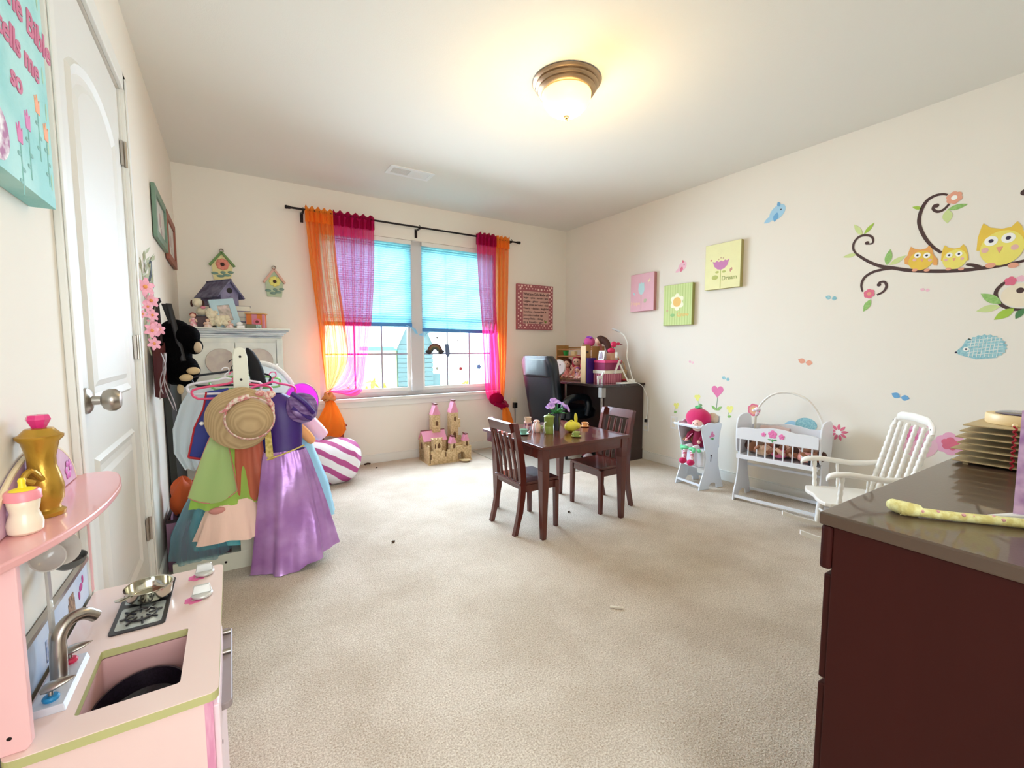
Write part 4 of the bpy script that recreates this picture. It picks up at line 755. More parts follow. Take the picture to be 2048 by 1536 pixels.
P('gallery', MB(Mc).box(.285, .40, .03, .12, .13, .138).box(.285, .40, .075, .082, .138, .16), M_pine, t, smooth=False); P('back_wall', MB(Mc).box(.22, .44, .25, .258, .012, .20), M_cast, t, smooth=False); P('arrow_slit', MB(Mc).box(.165, .175, .0035, .005, .06, .105).box(.02, .028, .0035, .005, .05, .10), M_chole, t, smooth=False)

# ---------------------------------------------------------------- striped bean bag
bm_ = stripes('magenta_white_stripes', (182, 78, 140), (240, 236, 240), 19, (.55, .2, .95), wobble=1.4, soft=.03, duty=.42)
mb = MB(); n = 72; rs = []
for k in range(31):
    v_ = k/30; a = PI*v_; r_ = []
    for i in range(n):
        q = 2*PI*i/n; s_ = max(abs(math.cos(q)), abs(math.sin(q)))**-.35
        rx = .235*math.sin(a)**.7*s_; ry = .20*math.sin(a)**.7*s_; z = .17+.17*math.cos(a) + .035*math.sin(a)*math.sin(2*q+1)
        z = max(.003, z+(.07*math.sin(a)**2*max(0, -math.cos(q)) if v_ < .5 else 0))
        r_.append(Vector((.645+rx*math.cos(q)*(1+.025*math.sin(6*q+5*v_)), 3.80+ry*math.sin(q), z+.006*math.sin(9*q+8*v_)*math.sin(a))))
    rs.append(r_)
t = solo('bean_bag', mb.rings(rs), bm_, 'magenta and white striped bean bag on the floor under the left curtains', 'bean bag', (.64, 3.80, 0))
P('zipper', MB().tube([(.86, 3.75, .10), (.87, 3.80, .11), (.865, 3.86, .10)], .003, 6), mat('zip_magenta', (150, 50, 110), .5), t)
t = thing('wooden_stool', 'red brown wooden stool leg behind the bean bag', 'stool', (.74, 4.1, 0)); P('leg', MB().box(.785, .815, 4.10, 4.13, 0, .42), mat('red_brown_wood', (150, 62, 50), .5), t, smooth=False); P('leg', MB().box(.62, .65, 4.10, 4.13, 0, .42), mat('red_brown_wood', (150,62,50)), t, smooth=False); P('seat', MB().box(.60, .83, 4.02, 4.14, .40, .42), mat('red_brown_wood', (150,62,50)), t, smooth=False, bevel=.005)

# ---------------------------------------------------------------- play table, two chairs
tb = thing('play_table', 'small cherry brown childrens table set for a tea party', 'table', (1.76, 2.29, 0)); TX0, TX1, TY0, TY1, TZ = 1.418, 2.10, 1.945, 2.63, .538
P('table_top', MB().box(TX0, TX1, TY0, TY1, TZ-.018, TZ), M_cherry, tb, smooth=False, bevel=.003)
for (a, b_, c_, d_) in ((TX0+.03, TX1-.03, TY0+.018, TY0+.034), (TX0+.03, TX1-.03, TY1-.034, TY1-.018), (TX0+.018, TX0+.034, TY0+.03, TY1-.03), (TX1-.034, TX1-.018, TY0+.03, TY1-.03)): P('apron', MB().box(a, b_, c_, d_, TZ-.078, TZ-.018), M_cherry, tb, smooth=False)
for x, sx in ((TX0+.012, 1), (TX1-.012, -1)):
    for y, sy in ((TY0+.012, 1), (TY1-.045, -1)):
        if sy < 0: x = x+sx*.035
        q = lambda w_, z: [(x, y, z), (x+sx*w_, y, z), (x+sx*w_, y+sy*w_, z), (x, y+sy*w_, z)]
        def qq(w0, z, off=0): return [(x+sx*off, y+sy*off, z), (x+sx*(off+w0), y+sy*off, z), (x+sx*(off+w0), y+sy*(off+w0), z), (x+sx*off, y+sy*(off+w0), z)]
        P('leg', MB().hexa(qq(.028, 0, .008), qq(.048, .40)).hexa(qq(.048, .40), qq(.048, TZ-.018)), M_cherry, tb, smooth=False, bevel=.0015)
def play_chair(label):
    """faces +x, origin at floor under seat centre"""
    c = thing('play_chair', label, 'chair', (0,0,0), 'chairs at the play table')
    P('seat', MB().box(-.135, .15, -.145, .145, .288, .305), M_cherry, c, smooth=False, bevel=.004)
    for s in (-1, 1):
        P('leg', MB().hexa([(.118, s*.142-.011, 0), (.140, s*.142-.011, 0), (.140, s*.142+.011, 0), (.118, s*.142+.011, 0)], [(.112, s*.142-.014, .288), (.140, s*.142-.014, .288), (.140, s*.142+.014, .288), (.112, s*.142+.014, .288)]), M_cherry, c, smooth=False)
        pr_ = [(-.175, 0), (-.150, .10), (-.135, .20), (-.130, .30), (-.138, .42), (-.156, .54), (-.180, .655)]; w_ = [.026, .032, .036, .038, .036, .034, .03]
        mb = MB(); rs = [[Vector((x, s*.135-.013, z)), Vector((x+ww, s*.135-.013, z)), Vector((x+ww, s*.135+.013, z)), Vector((x, s*.135+.013, z))] for (x, z), ww in zip(spline([(a, b_, 0) for a, b_ in pr_], 15) and [(p[0], p[1]) for p in spline([(a, b_, 0) for a, b_ in pr_], 15)], [w_[min(6, int(k*6/14))] for k in range(15)])]
        P('rear_leg', mb.rings(rs), M_cherry, c, smooth=False)
        P('side_rail', MB().box(-.10, .12, s*.138-.008, s*.138+.008, .245, .288), M_cherry, c, smooth=False)
    P('front_rail', MB().box(.118, .134, -.128, .128, .245, .288), M_cherry, c, smooth=False); P('lower_back_rail', MB().box(-.128, -.108, -.122, .122, .265, .31), M_cherry, c, smooth=False)
    P('top_rail', MB().grid(lambda u, v: (-.170-.012*v*1.4, -.122+.244*u, .600+.055*v), 8, 2), M_cherry, c, smooth=False, solid=.018)
    for k in range(4):
        y = -.084+.056*k; P('slat', MB().tube([(-.118, y, .31), (-.128, y, .40), (-.148, y, .50), (-.170, y, .59)], [.009, .0105, .0105, .009], 6), M_cherry, c, smooth=False)
    return c
pc = play_chair('cherry brown slatted child chair at the left side of the play table'); pc.location = (1.505, 2.24, 0)
copy_tree(pc, (2.125, 2.235, 0), PI, 'cherry brown slatted child chair at the right side of the play table')

# ---- tea party
Z = TZ+.0005
def cup(x, y, c, lab, s=1., saucer=True, han=0.):
    t = thing('teacup', lab, 'cup', (x, y, Z), 'toy teacups on the play table'); m = mat('cup_%02x%02x%02x' % c, c, .3)
    zz = Z+(.004*s if saucer else 0)
    if saucer: P('saucer', MB().lathe([(0, 0), (.018*s, 0), (.034*s, .005*s), (.035*s, .007*s), (.018*s, .003*s), (0, .003*s)], (x, y, Z), 24), m, t)
    P('cup', MB().lathe([(0, 0), (.016*s, 0), (.021*s, .012*s), (.025*s, .03*s), (.0235*s, .03*s), (.019*s, .012*s), (0, .004*s)], (x, y, zz), 24), m, t)
    P('handle', MB().tube([(x+math.cos(han)*(.022+.014*math.sin(q))*s, y+math.sin(han)*(.022+.014*math.sin(q))*s, zz+(.017+.010*math.cos(q))*s) for q in [PI*k/8 for k in range(9)]], .003*s, 6), m, t)
cup(1.770, 2.075, (176, 190, 110), 'sage green toy teacup nearest the front edge of the table', .92, han=PI); cup(2.045, 2.31, (240, 186, 130), 'peach orange toy teacup at the right of the yellow rabbit', .92); cup(1.535, 2.305, (150, 196, 176), 'mint green toy teacup at the left table edge', 1., han=.3)
cup(1.735, 2.40, (190, 206, 160), 'pale green toy teacup lying behind the pink pitcher', .75, False, 0)
t = thing('toy_teapot', 'square moss green toy coffee pot with white handle', 'teapot', (1.70, 2.262, Z)); M_gp = mat('moss_green_plastic', (140, 158, 70), .35)
P('body', MB().lathe([(0, 0), (.031, 0), (.032, .006), (.031, .04), (.0295, .044), (.0295, .048), (.031, .052), (.032, .09), (.033, .104), (.034, .106), (.03, .112), (.012, .118), (0, .119)], (1.70, 2.262, Z), 10), M_gp, t); P('lid_knob', MB().ball((1.70, 2.262, Z+.122), .006), M_gp, t); P('spout', MB().poly([(1.729, 2.254, Z+.09), (1.745, 2.254, Z+.104), (1.729, 2.254, Z+.106)], (0,1,0), .016), M_gp, t)
P('handle', MB().tube(spline([(1.669, 2.252, Z+.075), (1.650, 2.242, Z+.07), (1.645, 2.237, Z+.04), (1.657, 2.242, Z+.008)], 10), .0035, 8), mat('white_plastic', (240, 240, 236), .3), t)
t = thing('flower_vase', 'dark navy vase with purple artificial petunias on the play table', 'vase', (1.74, 2.29, Z)); vx, vy = 1.805, 2.315
P('vase', MB().lathe([(0, 0), (.020, 0), (.022, .02), (.027, .08), (.031, .115), (.028, .116), (.02, .02), (0, .01)], (vx, vy, Z), 20), mat('navy_glass', (34, 42, 66), .15, coat=.5), t)
M_grn = mat('silk_green_leaf', (44, 130, 60), .6, col2=(96, 170, 96), vscale=20); M_pet = mat('petunia_purple', (176, 130, 220), .6, col2=(214, 180, 240), vscale=30)
for k, (dx, dy, dz, r) in enumerate(((-.062, -.02, .165, .024), (-.028, .0, .19, .026), (.01, .01, .178, .025), (.045, -.01, .155, .028), (.03, .03, .17, .025), (.06, -.025, .14, .026), (-.04, .03, .15, .022))):
    c0 = Vector((vx, vy, Z+.10)); c1 = Vector((vx+dx, vy+dy, Z+dz)); d_ = (c1-c0).normalized(); d2 = (d_+Vector((0,-.7,.1))).normalized()
    P('stem', MB().tube([c0, c0+(c1-c0)*.6+Vector((0,0,.01)), c1], .0018, 5), M_grn, t); a = d2.cross(Vector((0,0,1))).normalized(); b_ = d2.cross(a); n = 20
    P('blossom', MB().rings([[c1+d2*h+(a*math.cos(2*PI*i/n)+b_*math.sin(2*PI*i/n))*rr*(1+.1*(h > .01)*math.sin(5*2*PI*i/n)) for i in range(n)] for rr, h in ((.003, 0), (.006, .006), (r*.7, .012), (r, .013), (r*1.02, .010))], caps=False), M_pet, t)
for k in range(13):
    a = k*2.4; c0 = Vector((vx, vy, Z+.115)); d_ = Vector((math.cos(a), math.sin(a)*.8, .35+.3*math.sin(k))).normalized(); L_ = .05+.025*((k*7) % 3)/2; s_ = d_.cross(Vector((0,0,1))).normalized()*L_*.26
    P('leaf', MB().add([c0, c0+d_*L_*.4+s_, c0+d_*L_*.8+s_*.6-Vector((0,0,.004)), c0+d_*L_-Vector((0,0,.012)), c0+d_*L_*.8-s_*.6-Vector((0,0,.004)), c0+d_*L_*.4-s_, c0+d_*L_*.5-Vector((0,0,.005))], [(0,1,6), (1,2,6), (2,3,6), (3,4,6), (4,5,6), (5,0,6)]), M_grn, t, smooth=False)
t = thing('rabbit_bank', 'bright yellow ceramic rabbit with one upright ear on the table', 'rabbit figurine', (1.86, 2.225, Z)); M_yel = mat('yellow_ceramic', (232, 220, 70), .3)
P('body', MB().ball((1.852, 2.225, Z+.0345), (.050, .036, .035), 28, 16), M_yel, t); P('head', MB().ball((1.893, 2.22, Z+.036), (.026, .025, .025), 20, 12), M_yel, t); P('snout', MB().ball((1.911, 2.215, Z+.028), (.011, .012, .010), 12, 8), mat('peach_nose', (246, 190, 120), .4), t)
P('ear', MB().ball((1.888, 2.22, Z+.085), (.0125, .008, .036), 14, 10, Matrix.Rotation(math.radians(-6), 3, 'Y')), M_yel, t); P('ear', MB().ball((1.875, 2.25, Z+.06), (.02, .008, .011), 14, 10), M_yel, t); P('hole', MB().lathe([(0, 0), (.006, 0), (.006, .001), (0, .001)], (1.849, 2.22, Z+.0692), 12), M_black, t)
t = thing('toy_pitcher', 'pale pink toy pitcher with white handle behind the mint cup', 'pitcher', (1.65, 2.33, Z)); M_pp = mat('pale_pink_plastic', (240, 196, 186), .3)
P('body', MB().lathe([(0, 0), (.022, 0), (.028, .02), (.026, .045), (.019, .06), (.022, .07), (.0, .071)], (1.655, 2.335, Z), 20), M_pp, t); P('handle', MB().tube(spline([(1.640, 2.315, Z+.068), (1.622, 2.30, Z+.055), (1.62, 2.297, Z+.025), (1.63, 2.31, Z+.004)], 10), .0035, 8), mat('white_plastic', (240, 240, 236)), t); P('lid', MB().ball((1.655, 2.335, Z+.07), (.02, .02, .01)), M_pp, t)
t = thing('toy_cake_stand', 'tiny beige and maroon toy stool at the far left of the table', 'toy', (1.68, 2.47, Z)); 
for s in (-1, 1):
    for q in (-1, 1): P('leg', MB().cyl((1.68+s*.02, 2.47+q*.018, Z), (1.68+s*.016, 2.47+q*.014, Z+.04), .003, n=6), M_pp, t)
P('seat', MB().lathe([(0, 0), (.027, 0), (.027, .006), (0, .006)], (1.68, 2.47, Z+.04), 20), M_pp, t); P('bucket', MB().lathe([(0, 0), (.02, 0), (.023, .03), (.021, .03), (0, .004)], (1.68, 2.47, Z+.0465), 18), mat('tan_plastic', (214, 184, 156), .4), t); P('maroon_shelf', MB().box(1.663, 1.697, 2.455, 2.485, Z+.02, Z+.028), mat('maroon_plastic', (130, 60, 80), .4), t, smooth=False)
t = solo('toy_spoon', MB().tube([(1.59, 2.335, Z+.004), (1.62, 2.36, Z+.01)], .002, 6).ball((1.585, 2.332, Z+.004), (.008, .006, .003)), mat('white_plastic', (240,240,236)), 'tiny white toy spoon beside the mint teacup', 'spoon', (1.5, 2.34, Z))

# ---------------------------------------------------------------- desk along the right wall
dk = thing('desk', 'dark brown desk with closed side panel against the right wall', 'desk', (3.1, 3.56, 0)); DX, DY0, DY1, DZ = 2.822, 2.965, 4.165, .745
P('desk_top', MB().box(DX, XR-.004, DY0-.012, DY1, DZ-.024, DZ), mat('desk_top_laminate', (52, 38, 36), .2, coat=.3), dk, smooth=False, bevel=.003)
P('side_panel', MB().box(DX+.035, XR-.016, DY0, DY0+.02, .0, DZ-.024), M_espresso2, dk, smooth=False); P('side_panel', MB().box(DX+.035, XR-.016, DY1-.03, DY1-.01, .0, DZ-.024), M_espresso2, dk, smooth=False)
P('back_panel', MB().box(XR-.05, XR-.03, DY0+.02, DY1-.03, .10, DZ-.024), M_espresso2, dk, smooth=False); P('plinth', MB().box(DX+.03, XR-.016, DY0-.006, DY0, 0, .10), M_espresso2, dk, smooth=False)
P('leg', MB().cyl((DX+.02, DY0+.02, 0), (DX+.02, DY0+.02, DZ-.12), .011, n=12), M_nickel, dk); P('leg_bracket', MB().box(DX-.002, DX+.048, DY0-.004, DY0+.045, DZ-.115, DZ-.025), mat('silver_grey_plastic', (150, 146, 142), .4), dk, smooth=False, bevel=.004)
for y in (3.5, 4.1): P('leg', MB().cyl((DX+.02, y, 0), (DX+.02, y, DZ-.024), .011, n=12), M_nickel, dk)
P('keyboard_shelf', MB().box(DX+.12, XR-.06, DY0+.02, DY1-.03, .12, .14), M_espresso2, dk, smooth=False)
# executive chair
oc = thing('desk_chair', 'black leather executive chair turned towards the desk', 'office chair', (2.62, 3.58, 0)); oc_shift = (.085, -.06, 0); M_lea = mat('black_leather', (10, 19, 27), .3, var=.15, vscale=8, bump=.15, bscale=30, coat=.25)
def pad(cx0, cx1, w0, w1, z0, z1, th, lean, y0=3.58, tw=-.10):
    rs = []; n = 28
    for k in range(15):
        v_ = k/14; z = z0+(z1-z0)*v_; w_ = (w0+(w1-w0)*v_)*(1-.10*max(0, v_-.86)/.14); x = cx0+(cx1-cx0)*v_; e = 1 if .0 < v_ < 1 else .86; r_ = []
        for i in range(n):
            q = 2*PI*i/n; c_, s_ = math.cos(q), math.sin(q); px = abs(c_)**.45*(1 if c_ > 0 else -1)*th/2*e; py = abs(s_)**.38*(1 if s_ > 0 else -1)*w_/2*e
            r_.append(Vector((x+px+tw*py, y0+py-tw*px, z)))
        rs.append(r_)
    return MB().rings(rs)
P('backrest', pad(2.555, 2.44, .43, .47, .33, 1.005, .12, 0, 3.60), M_lea, oc, bevel=.006); P('headrest_roll', pad(2.470, 2.455, .42, .40, .80, .985, .145, 0, 3.60), M_lea, oc)
P('seat', MB().rings([[Vector((2.80+.23*(abs(math.cos(q))**.4)*(1 if math.cos(q) > 0 else -1)*e, 3.60+.235*(abs(math.sin(q))**.4)*(1 if math.sin(q) > 0 else -1)*e, z)) for q in [2*PI*i/32 for i in range(32)]] for z, e in ((.38, .9), (.40, 1), (.46, 1.02), (.49, .93), (.50, .8))]), M_lea, oc)
for s in (-1, 1): P('armrest', MB().tube(spline([(2.56, 3.60+s*.23, .42), (2.56, 3.60+s*.255, .54), (2.64, 3.60+s*.26, .60), (2.82, 3.60+s*.26, .60), (2.87, 3.60+s*.255, .53), (2.86, 3.60+s*.24, .42)], 22), .034, 12), M_lea, oc)
P('gas_lift', MB().cyl((2.79, 3.60, .10), (2.79, 3.60, .39), .028, n=14), M_black, oc)
for k in range(5):
    a = k*2*PI/5+.3; e = Vector((2.79+.27*math.cos(a), 3.60+.27*math.sin(a), .075)); lg = P('leg', MB().bar((2.79, 3.60, .11), e, .045, .03), M_black, oc, smooth=False, bevel=.006); P('caster', MB().cyl(e+Vector((.012*math.sin(a), -.012*math.cos(a), -.045)), e+Vector((-.012*math.sin(a), .012*math.cos(a), -.045)), .028, n=14), M_black, lg)
oc.location = (2.62+.085, 3.58-.06, 0)
solo('chair_mat', MB().poly([(2.08, 2.95, .001), (2.76, 2.95, .001), (2.78, 4.14, .001), (2.10, 4.14, .001)], (0,0,1), .003), mat('clear_grey_vinyl', (178, 170, 156), .25, spec=.6), 'flat greyish plastic mat on the carpet under the desk chair', 'chair mat', (2.4, 3.5, 0), smooth=False)
# on the desk
Zd = DZ+.0005
t = thing('toy_organizer', 'small wooden toy shelf crammed with dolls on the desk', 'shelf', (3.02, 3.72, Zd)); M_oak = mat('honey_oak', (170, 124, 66), .45, var=.15, vscale=6, stretch=(6,1,1)); ox0, ox1, oy0, oy1 = 3.10, 3.24, 3.36, 3.92
P('side', MB().box(ox0-.05, ox1-.02, oy0-.01, oy0, Zd, 1.10), M_oak, t, smooth=False, bevel=.006); P('side', MB().box(ox0-.05, ox1-.02, oy1, oy1+.012, Zd, 1.11), M_oak, t, smooth=False, bevel=.006)
for z in (Zd, .985): P('shelf_board', MB().box(ox0-.04, ox1-.03, oy0, oy1, z, z+.012), M_oak, t, smooth=False)
P('rail', MB().box(ox1-.03, ox1-.024, oy0, oy1, 1.075, 1.09).box(ox0-.04, ox0-.034, oy0, oy1, 1.06, 1.072), M_oak, t, smooth=False); P('back_rail', MB().box(ox1-.03, ox1-.024, oy0, oy1, .78, .95), mat('pink_poster_board', (196, 120, 140), .6, col2=(226, 170, 180), vscale=18), t, smooth=False)
def dolly(name, x, y, z, s, hair, dress, lab, face=(-1,-.5,0), sit=True, skin=None, bow=None):
    t = thing(name, lab, 'doll', (x, y, z)); f = Vector(face).normalized(); r = f.cross(Vector((0,0,1))); c = Vector((x, y, z)); sk = skin or M_skin; dm = mat('dress_%02x%02x%02x' % dress, dress, .7, col2=tuple(min(255, q+36) for q in dress), vscale=50); hm = mat('hair_%02x%02x%02x' % hair, hair, .8, bump=.6, bscale=140)
    P('dress', MB().lathe([(0, 0), (.055*s, 0), (.05*s, .02*s), (.03*s, .07*s), (.024*s, .095*s), (0, .10*s)], c, 18), dm, t)
    hc = c+Vector((0,0,.135*s)); P('head', MB().ball(hc, (.036*s, .036*s, .038*s), 18, 12), sk, t)
    P('hair', MB().ball(hc-f*.010*s+Vector((0,0,.008*s)), (.041*s, .041*s, .040*s), 18, 12).ball(hc-f*.012*s+r*.03*s-Vector((0,0,.025*s)), (.017*s, .017*s, .032*s)).ball(hc-f*.012*s-r*.03*s-Vector((0,0,.025*s)), (.017*s, .017*s, .032*s)), hm, t)
    e = MB()
    for q in (-1, 1): e.ball(hc+f*.034*s+r*.013*s*q+Vector((0,0,-.001)), .0042*s, 8, 6)
    P('eyes', e, M_black, t)
    P('arm', MB().tube([c+r*.026*s+Vector((0,0,.085*s)), c+r*.045*s+f*.01*s+Vector((0,0,.055*s)), c+r*.04*s+f*.03*s+Vector((0,0,.035*s))], [.009*s, .008*s, .007*s], 8), sk, t); P('arm', MB().tube([c-r*.026*s+Vector((0,0,.085*s)), c-r*.045*s+f*.01*s+Vector((0,0,.055*s)), c-r*.04*s+f*.03*s+Vector((0,0,.035*s))], [.009*s, .008*s, .007*s], 8), sk, t)
    if sit:
        for q in (-1, 1): P('leg', MB().tube([c+r*.018*s*q+f*.02*s+Vector((0,0,.013*s)), c+r*.022*s*q+f*.07*s+Vector((0,0,.012*s)), c+r*.022*s*q+f*.082*s+Vector((0,0,.02*s))], [.011*s, .009*s, .010*s], 8), sk, t)
    if bow: P('bow', MB().ball(hc+r*.016*s+Vector((0,0,.042*s)), (.016*s, .008*s, .011*s)).ball(hc-r*.012*s+Vector((0,0,.044*s)), (.016*s, .008*s, .011*s)), mat('bow_%02x%02x%02x' % bow, bow, .6), t)
    return t
z1 = Zd+.0125
dolly('rag_doll', 3.10, 3.80, z1, 1.15, (96, 40, 30), (200, 120, 110), 'brown haired doll peering out left inside the toy shelf', (-1,-.6,0)); dolly('rag_doll', 3.10, 3.63, z1, 1.35, (196, 50, 80), (220, 130, 110), 'crimson haired doll in the middle of the toy shelf', (-1,-.6,0)); dolly('rag_doll', 3.09, 3.50, z1, 1.25, (214, 70, 100), (230, 150, 140), 'red pink haired doll at the right of the toy shelf', (-1,-.6,0))
dolly('pony_doll', 3.05, 3.57, z1, .7, (150, 90, 160), (216, 160, 170), 'small purple and pink toy lying at the front of the toy shelf', (-1,-.6,0)); dolly('rag_doll', 3.12, 3.72, z1, .9, (110, 60, 50), (190, 120, 130), 'small doll in rose dress deep in the toy shelf', (-1,-.6,0))
t = thing('green_toy_cup', 'green plastic toy cup on the upper left of the toy shelf', 'cup', (3.12, 3.86, .998)); P('cup', MB().lathe([(0, 0), (.022, 0), (.034, .05), (.031, .05), (0, .005)], (3.12, 3.85, .998), 18), mat('bright_green_plastic', (40, 160, 70), .3), t); P('rim', MB().lathe([(.034, .046), (.038, .05), (.034, .054), (.031, .05)], (3.12, 3.85, .998), 18), mat('bright_green_plastic', (40,160,70)), t)
t = thing('white_toy_cat', 'white toy cat head with pointed ears on the upper toy shelf', 'toy', (3.12, 3.55, .998)); P('head', MB().ball((3.11, 3.55, 1.022), (.022, .026, .024)), M_white, t); P('ear', MB().cyl((3.11, 3.57, 1.04), (3.105, 3.578, 1.066), .009, .001, 8).cyl((3.11, 3.53, 1.04), (3.105, 3.522, 1.066), .009, .001, 8), M_white, t)
solo('pale_block', MB().box(3.10, 3.14, 3.68, 3.74, .998, 1.045), mat('pale_block', (226, 206, 150), .5), 'pale wooden block on the upper toy shelf', 'block', (3.12, 3.7, 1), smooth=False, bevel=.003)
t = thing('pink_plush_ladybug', 'round pink plush head with purple bow on top of the toy shelf', 'plush toy', (3.13, 3.47, 1.12)); P('head', MB().ball((3.12, 3.47, 1.145), (.055, .06, .052), 20, 12), mat('hot_pink_plush', (214, 90, 160), .9, bump=.4, bscale=160), t); P('bow', MB().ball((3.10, 3.46, 1.19), (.02, .03, .014)).ball((3.10, 3.425, 1.185), (.015, .02, .012)), mat('violet_bow', (150, 70, 190), .6), t); P('eyes', MB().ball((3.075, 3.50, 1.13), .006).ball((3.08, 3.445, 1.125), .006), M_black, t)
t = thing('long_haired_doll', 'doll with long brown hair slumped on top of the shelf', 'doll', (3.16, 3.36, 1.11)); P('head', MB().ball((3.13, 3.35, 1.15), (.034, .034, .038)), M_skin, t); P('hair', MB().ball((3.15, 3.34, 1.165), (.045, .045, .042)).tube(spline([(3.15, 3.33, 1.17), (3.17, 3.27, 1.13), (3.17, 3.22, 1.02), (3.17, 3.21, .96)], 12), [.03, .035, .036, .034, .032, .03, .028, .026, .022, .018, .012, .008], 12), M_hair, t); P('body', MB().lathe([(0, 0), (.03, 0), (.02, .08), (0, .085)], (3.17, 3.37, 1.045), 12), mat('dress_c87870', (200, 120, 112), .7), t)
t = thing('wooden_bat', 'pale wooden paddle leaning diagonally behind the doll', 'paddle', (3.2, 3.25, 1.05)); P('paddle', MB().bar((3.22, 3.16, .98), (3.19, 3.32, 1.19), .035, .008), M_pine, t, smooth=False, bevel=.003); P('handle', MB().cyl((3.23, 3.13, .93), (3.22, 3.16, .98), .007, n=8), mat('red_handle', (150, 60, 50), .5), t)
t = thing('tall_magazine_box', 'tall pale wooden magazine box standing on the desk', 'box', (3.02, 3.335, Zd)); P('side', MB().poly([(2.90, 3.34, Zd), (2.90, 3.34, 1.10), (2.915, 3.34, 1.115), (3.0, 3.34, 1.115), (3.015, 3.34, 1.10), (3.015, 3.34, Zd)], (0,-1,0), .008), M_oak, t, smooth=False); P('edge', MB().box(2.894, 2.902, 3.27, 3.34, Zd, 1.10), M_pine, t, smooth=False); P('slot', MB().box(2.94, 2.985, 3.329, 3.332, 1.03, 1.05), M_espresso2, t, smooth=False)
t = thing('purple_binder', 'tall dark purple binder beside the pink boxes on the desk', 'binder', (2.96, 3.28, Zd)); P('cover', MB().box(2.905, 3.02, 3.255, 3.262, Zd, .985).box(2.905, 2.912, 3.262, 3.30, Zd, .985).box(2.905, 3.02, 3.30, 3.307, Zd, .985), mat('deep_purple_cover', (58, 24, 110), .4), t, smooth=False, bevel=.002); P('pages', MB().box(2.915, 3.015, 3.262, 3.30, Zd+.004, .978), mat('book_pages', (232, 224, 206)), t, smooth=False)
def dbox(x0, x1, y0, y1, z0, z1, lz, cb, cl_, lab):
    t = thing('gift_box', lab, 'box', ((x0+x1)/2, (y0+y1)/2, z0), 'stacked boxes on the desk'); P('base', MB().box(x0, x1, y0, y1, z0, z1-lz), cb, t, smooth=False, bevel=.002); P('lid', MB().box(x0-.004, x1+.004, y0-.004, y1+.004, z1-lz, z1), cl_, t, smooth=False, bevel=.002); return t
dbox(2.98, 3.20, 3.09, 3.25, Zd, .868, .03, stripes('rose_stripes', (170, 80, 104), (206, 130, 146), 70, (1,1,0)), M_cream, 'rose striped box with cream lid at the bottom of the stack')
dbox(2.985, 3.195, 3.10, 3.245, .8685, .965, .026, mat('plum_box', (140, 40, 84), .4), mat('hot_pink_lid', (222, 66, 122), .4), 'plum box with hot pink lid on the striped box')
t = thing('toy_zebra', 'small white toy horse standing before the striped box', 'toy horse', (2.93, 3.12, Zd)); P('body', MB().box(2.90, 2.965, 3.10, 3.118, Zd+.045, Zd+.075), M_white, t, smooth=False, bevel=.004)
for x in (2.905, 2.952): P('leg', MB().box(x, x+.011, 3.10, 3.118, Zd, Zd+.05), M_white, t, smooth=False, bevel=.002)
P('neck', MB().bar((2.955, 3.109, Zd+.07), (2.975, 3.109, Zd+.10), .016, .018), M_white, t, smooth=False, bevel=.003); P('head', MB().bar((2.968, 3.109, Zd+.104), (2.995, 3.109, Zd+.094), .014, .014), M_white, t, smooth=False, bevel=.003)
t = thing('sketch_card', 'white card with a pale drawn figure on the pink lid', 'card', (3.0, 3.18, .966)); P('card', MB().poly([(2.99, 3.12, .966), (2.99, 3.20, .966), (3.005, 3.20, 1.055), (3.005, 3.12, 1.055)], (-1,0,.16), .003), mat('white_card', (240, 238, 236), .6), t, smooth=False); P('drawing', MB().poly([(2.9885, 3.135, .98), (2.9885, 3.185, .98), (2.9965, 3.17, 1.03), (2.999, 3.16, 1.045), (2.9965, 3.15, 1.03)], (-1,0,.16), .0045), mat('mauve_drawing', (196, 180, 196), .7, col2=(150, 130, 150), vscale=90), t, smooth=False)
t = thing('glass_jar', 'clear glass jar with silver lid behind the card', 'jar', (3.05, 3.21, .966)); P('jar', MB().lathe([(0, 0), (.022, 0), (.024, .05), (.018, .065), (0, .066)], (3.05, 3.215, .966), 16), glass('jar_glass', (220, 226, 230), .25), t); P('lid', MB().lathe([(0, .066), (.019, .066), (.019, .078), (0, .078)], (3.05, 3.215, .966), 16), M_nickel, t)
t = thing('tan_gift_bag', 'tan box with red tulle bow on the pink lidded box', 'box', (3.09, 3.13, .966)); P('box', MB().box(3.06, 3.13, 3.105, 3.16, .966, 1.035), mat('tan_paper', (206, 160, 130), .6), t, smooth=False, bevel=.002); P('bow', MB().ball((3.095, 3.13, 1.055), (.04, .035, .028), 14, 8), mat('raspberry_tulle', (214, 44, 92), .7, bump=.8, bscale=60), t)
t = thing('red_toy_bird', 'crimson toy bird with dark beak perched above the tan box', 'toy bird', (3.09, 3.12, 1.08)); P('body', MB().ball((3.10, 3.105, 1.115), (.032, .026, .03)), mat('raspberry_tulle', (214, 44, 92)), t); P('head', MB().ball((3.135, 3.08, 1.122), (.022, .015, .014)), mat('raspberry_tulle', (214, 44, 92)), t); P('beak', MB().cyl((3.15, 3.07, 1.118), (3.172, 3.055, 1.11), .006, .001, 8), mat('dark_red', (110, 20, 40), .5), t); P('leg', MB().cyl((3.10, 3.11, 1.08), (3.10, 3.11, 1.09), .004, n=6), M_black, t)
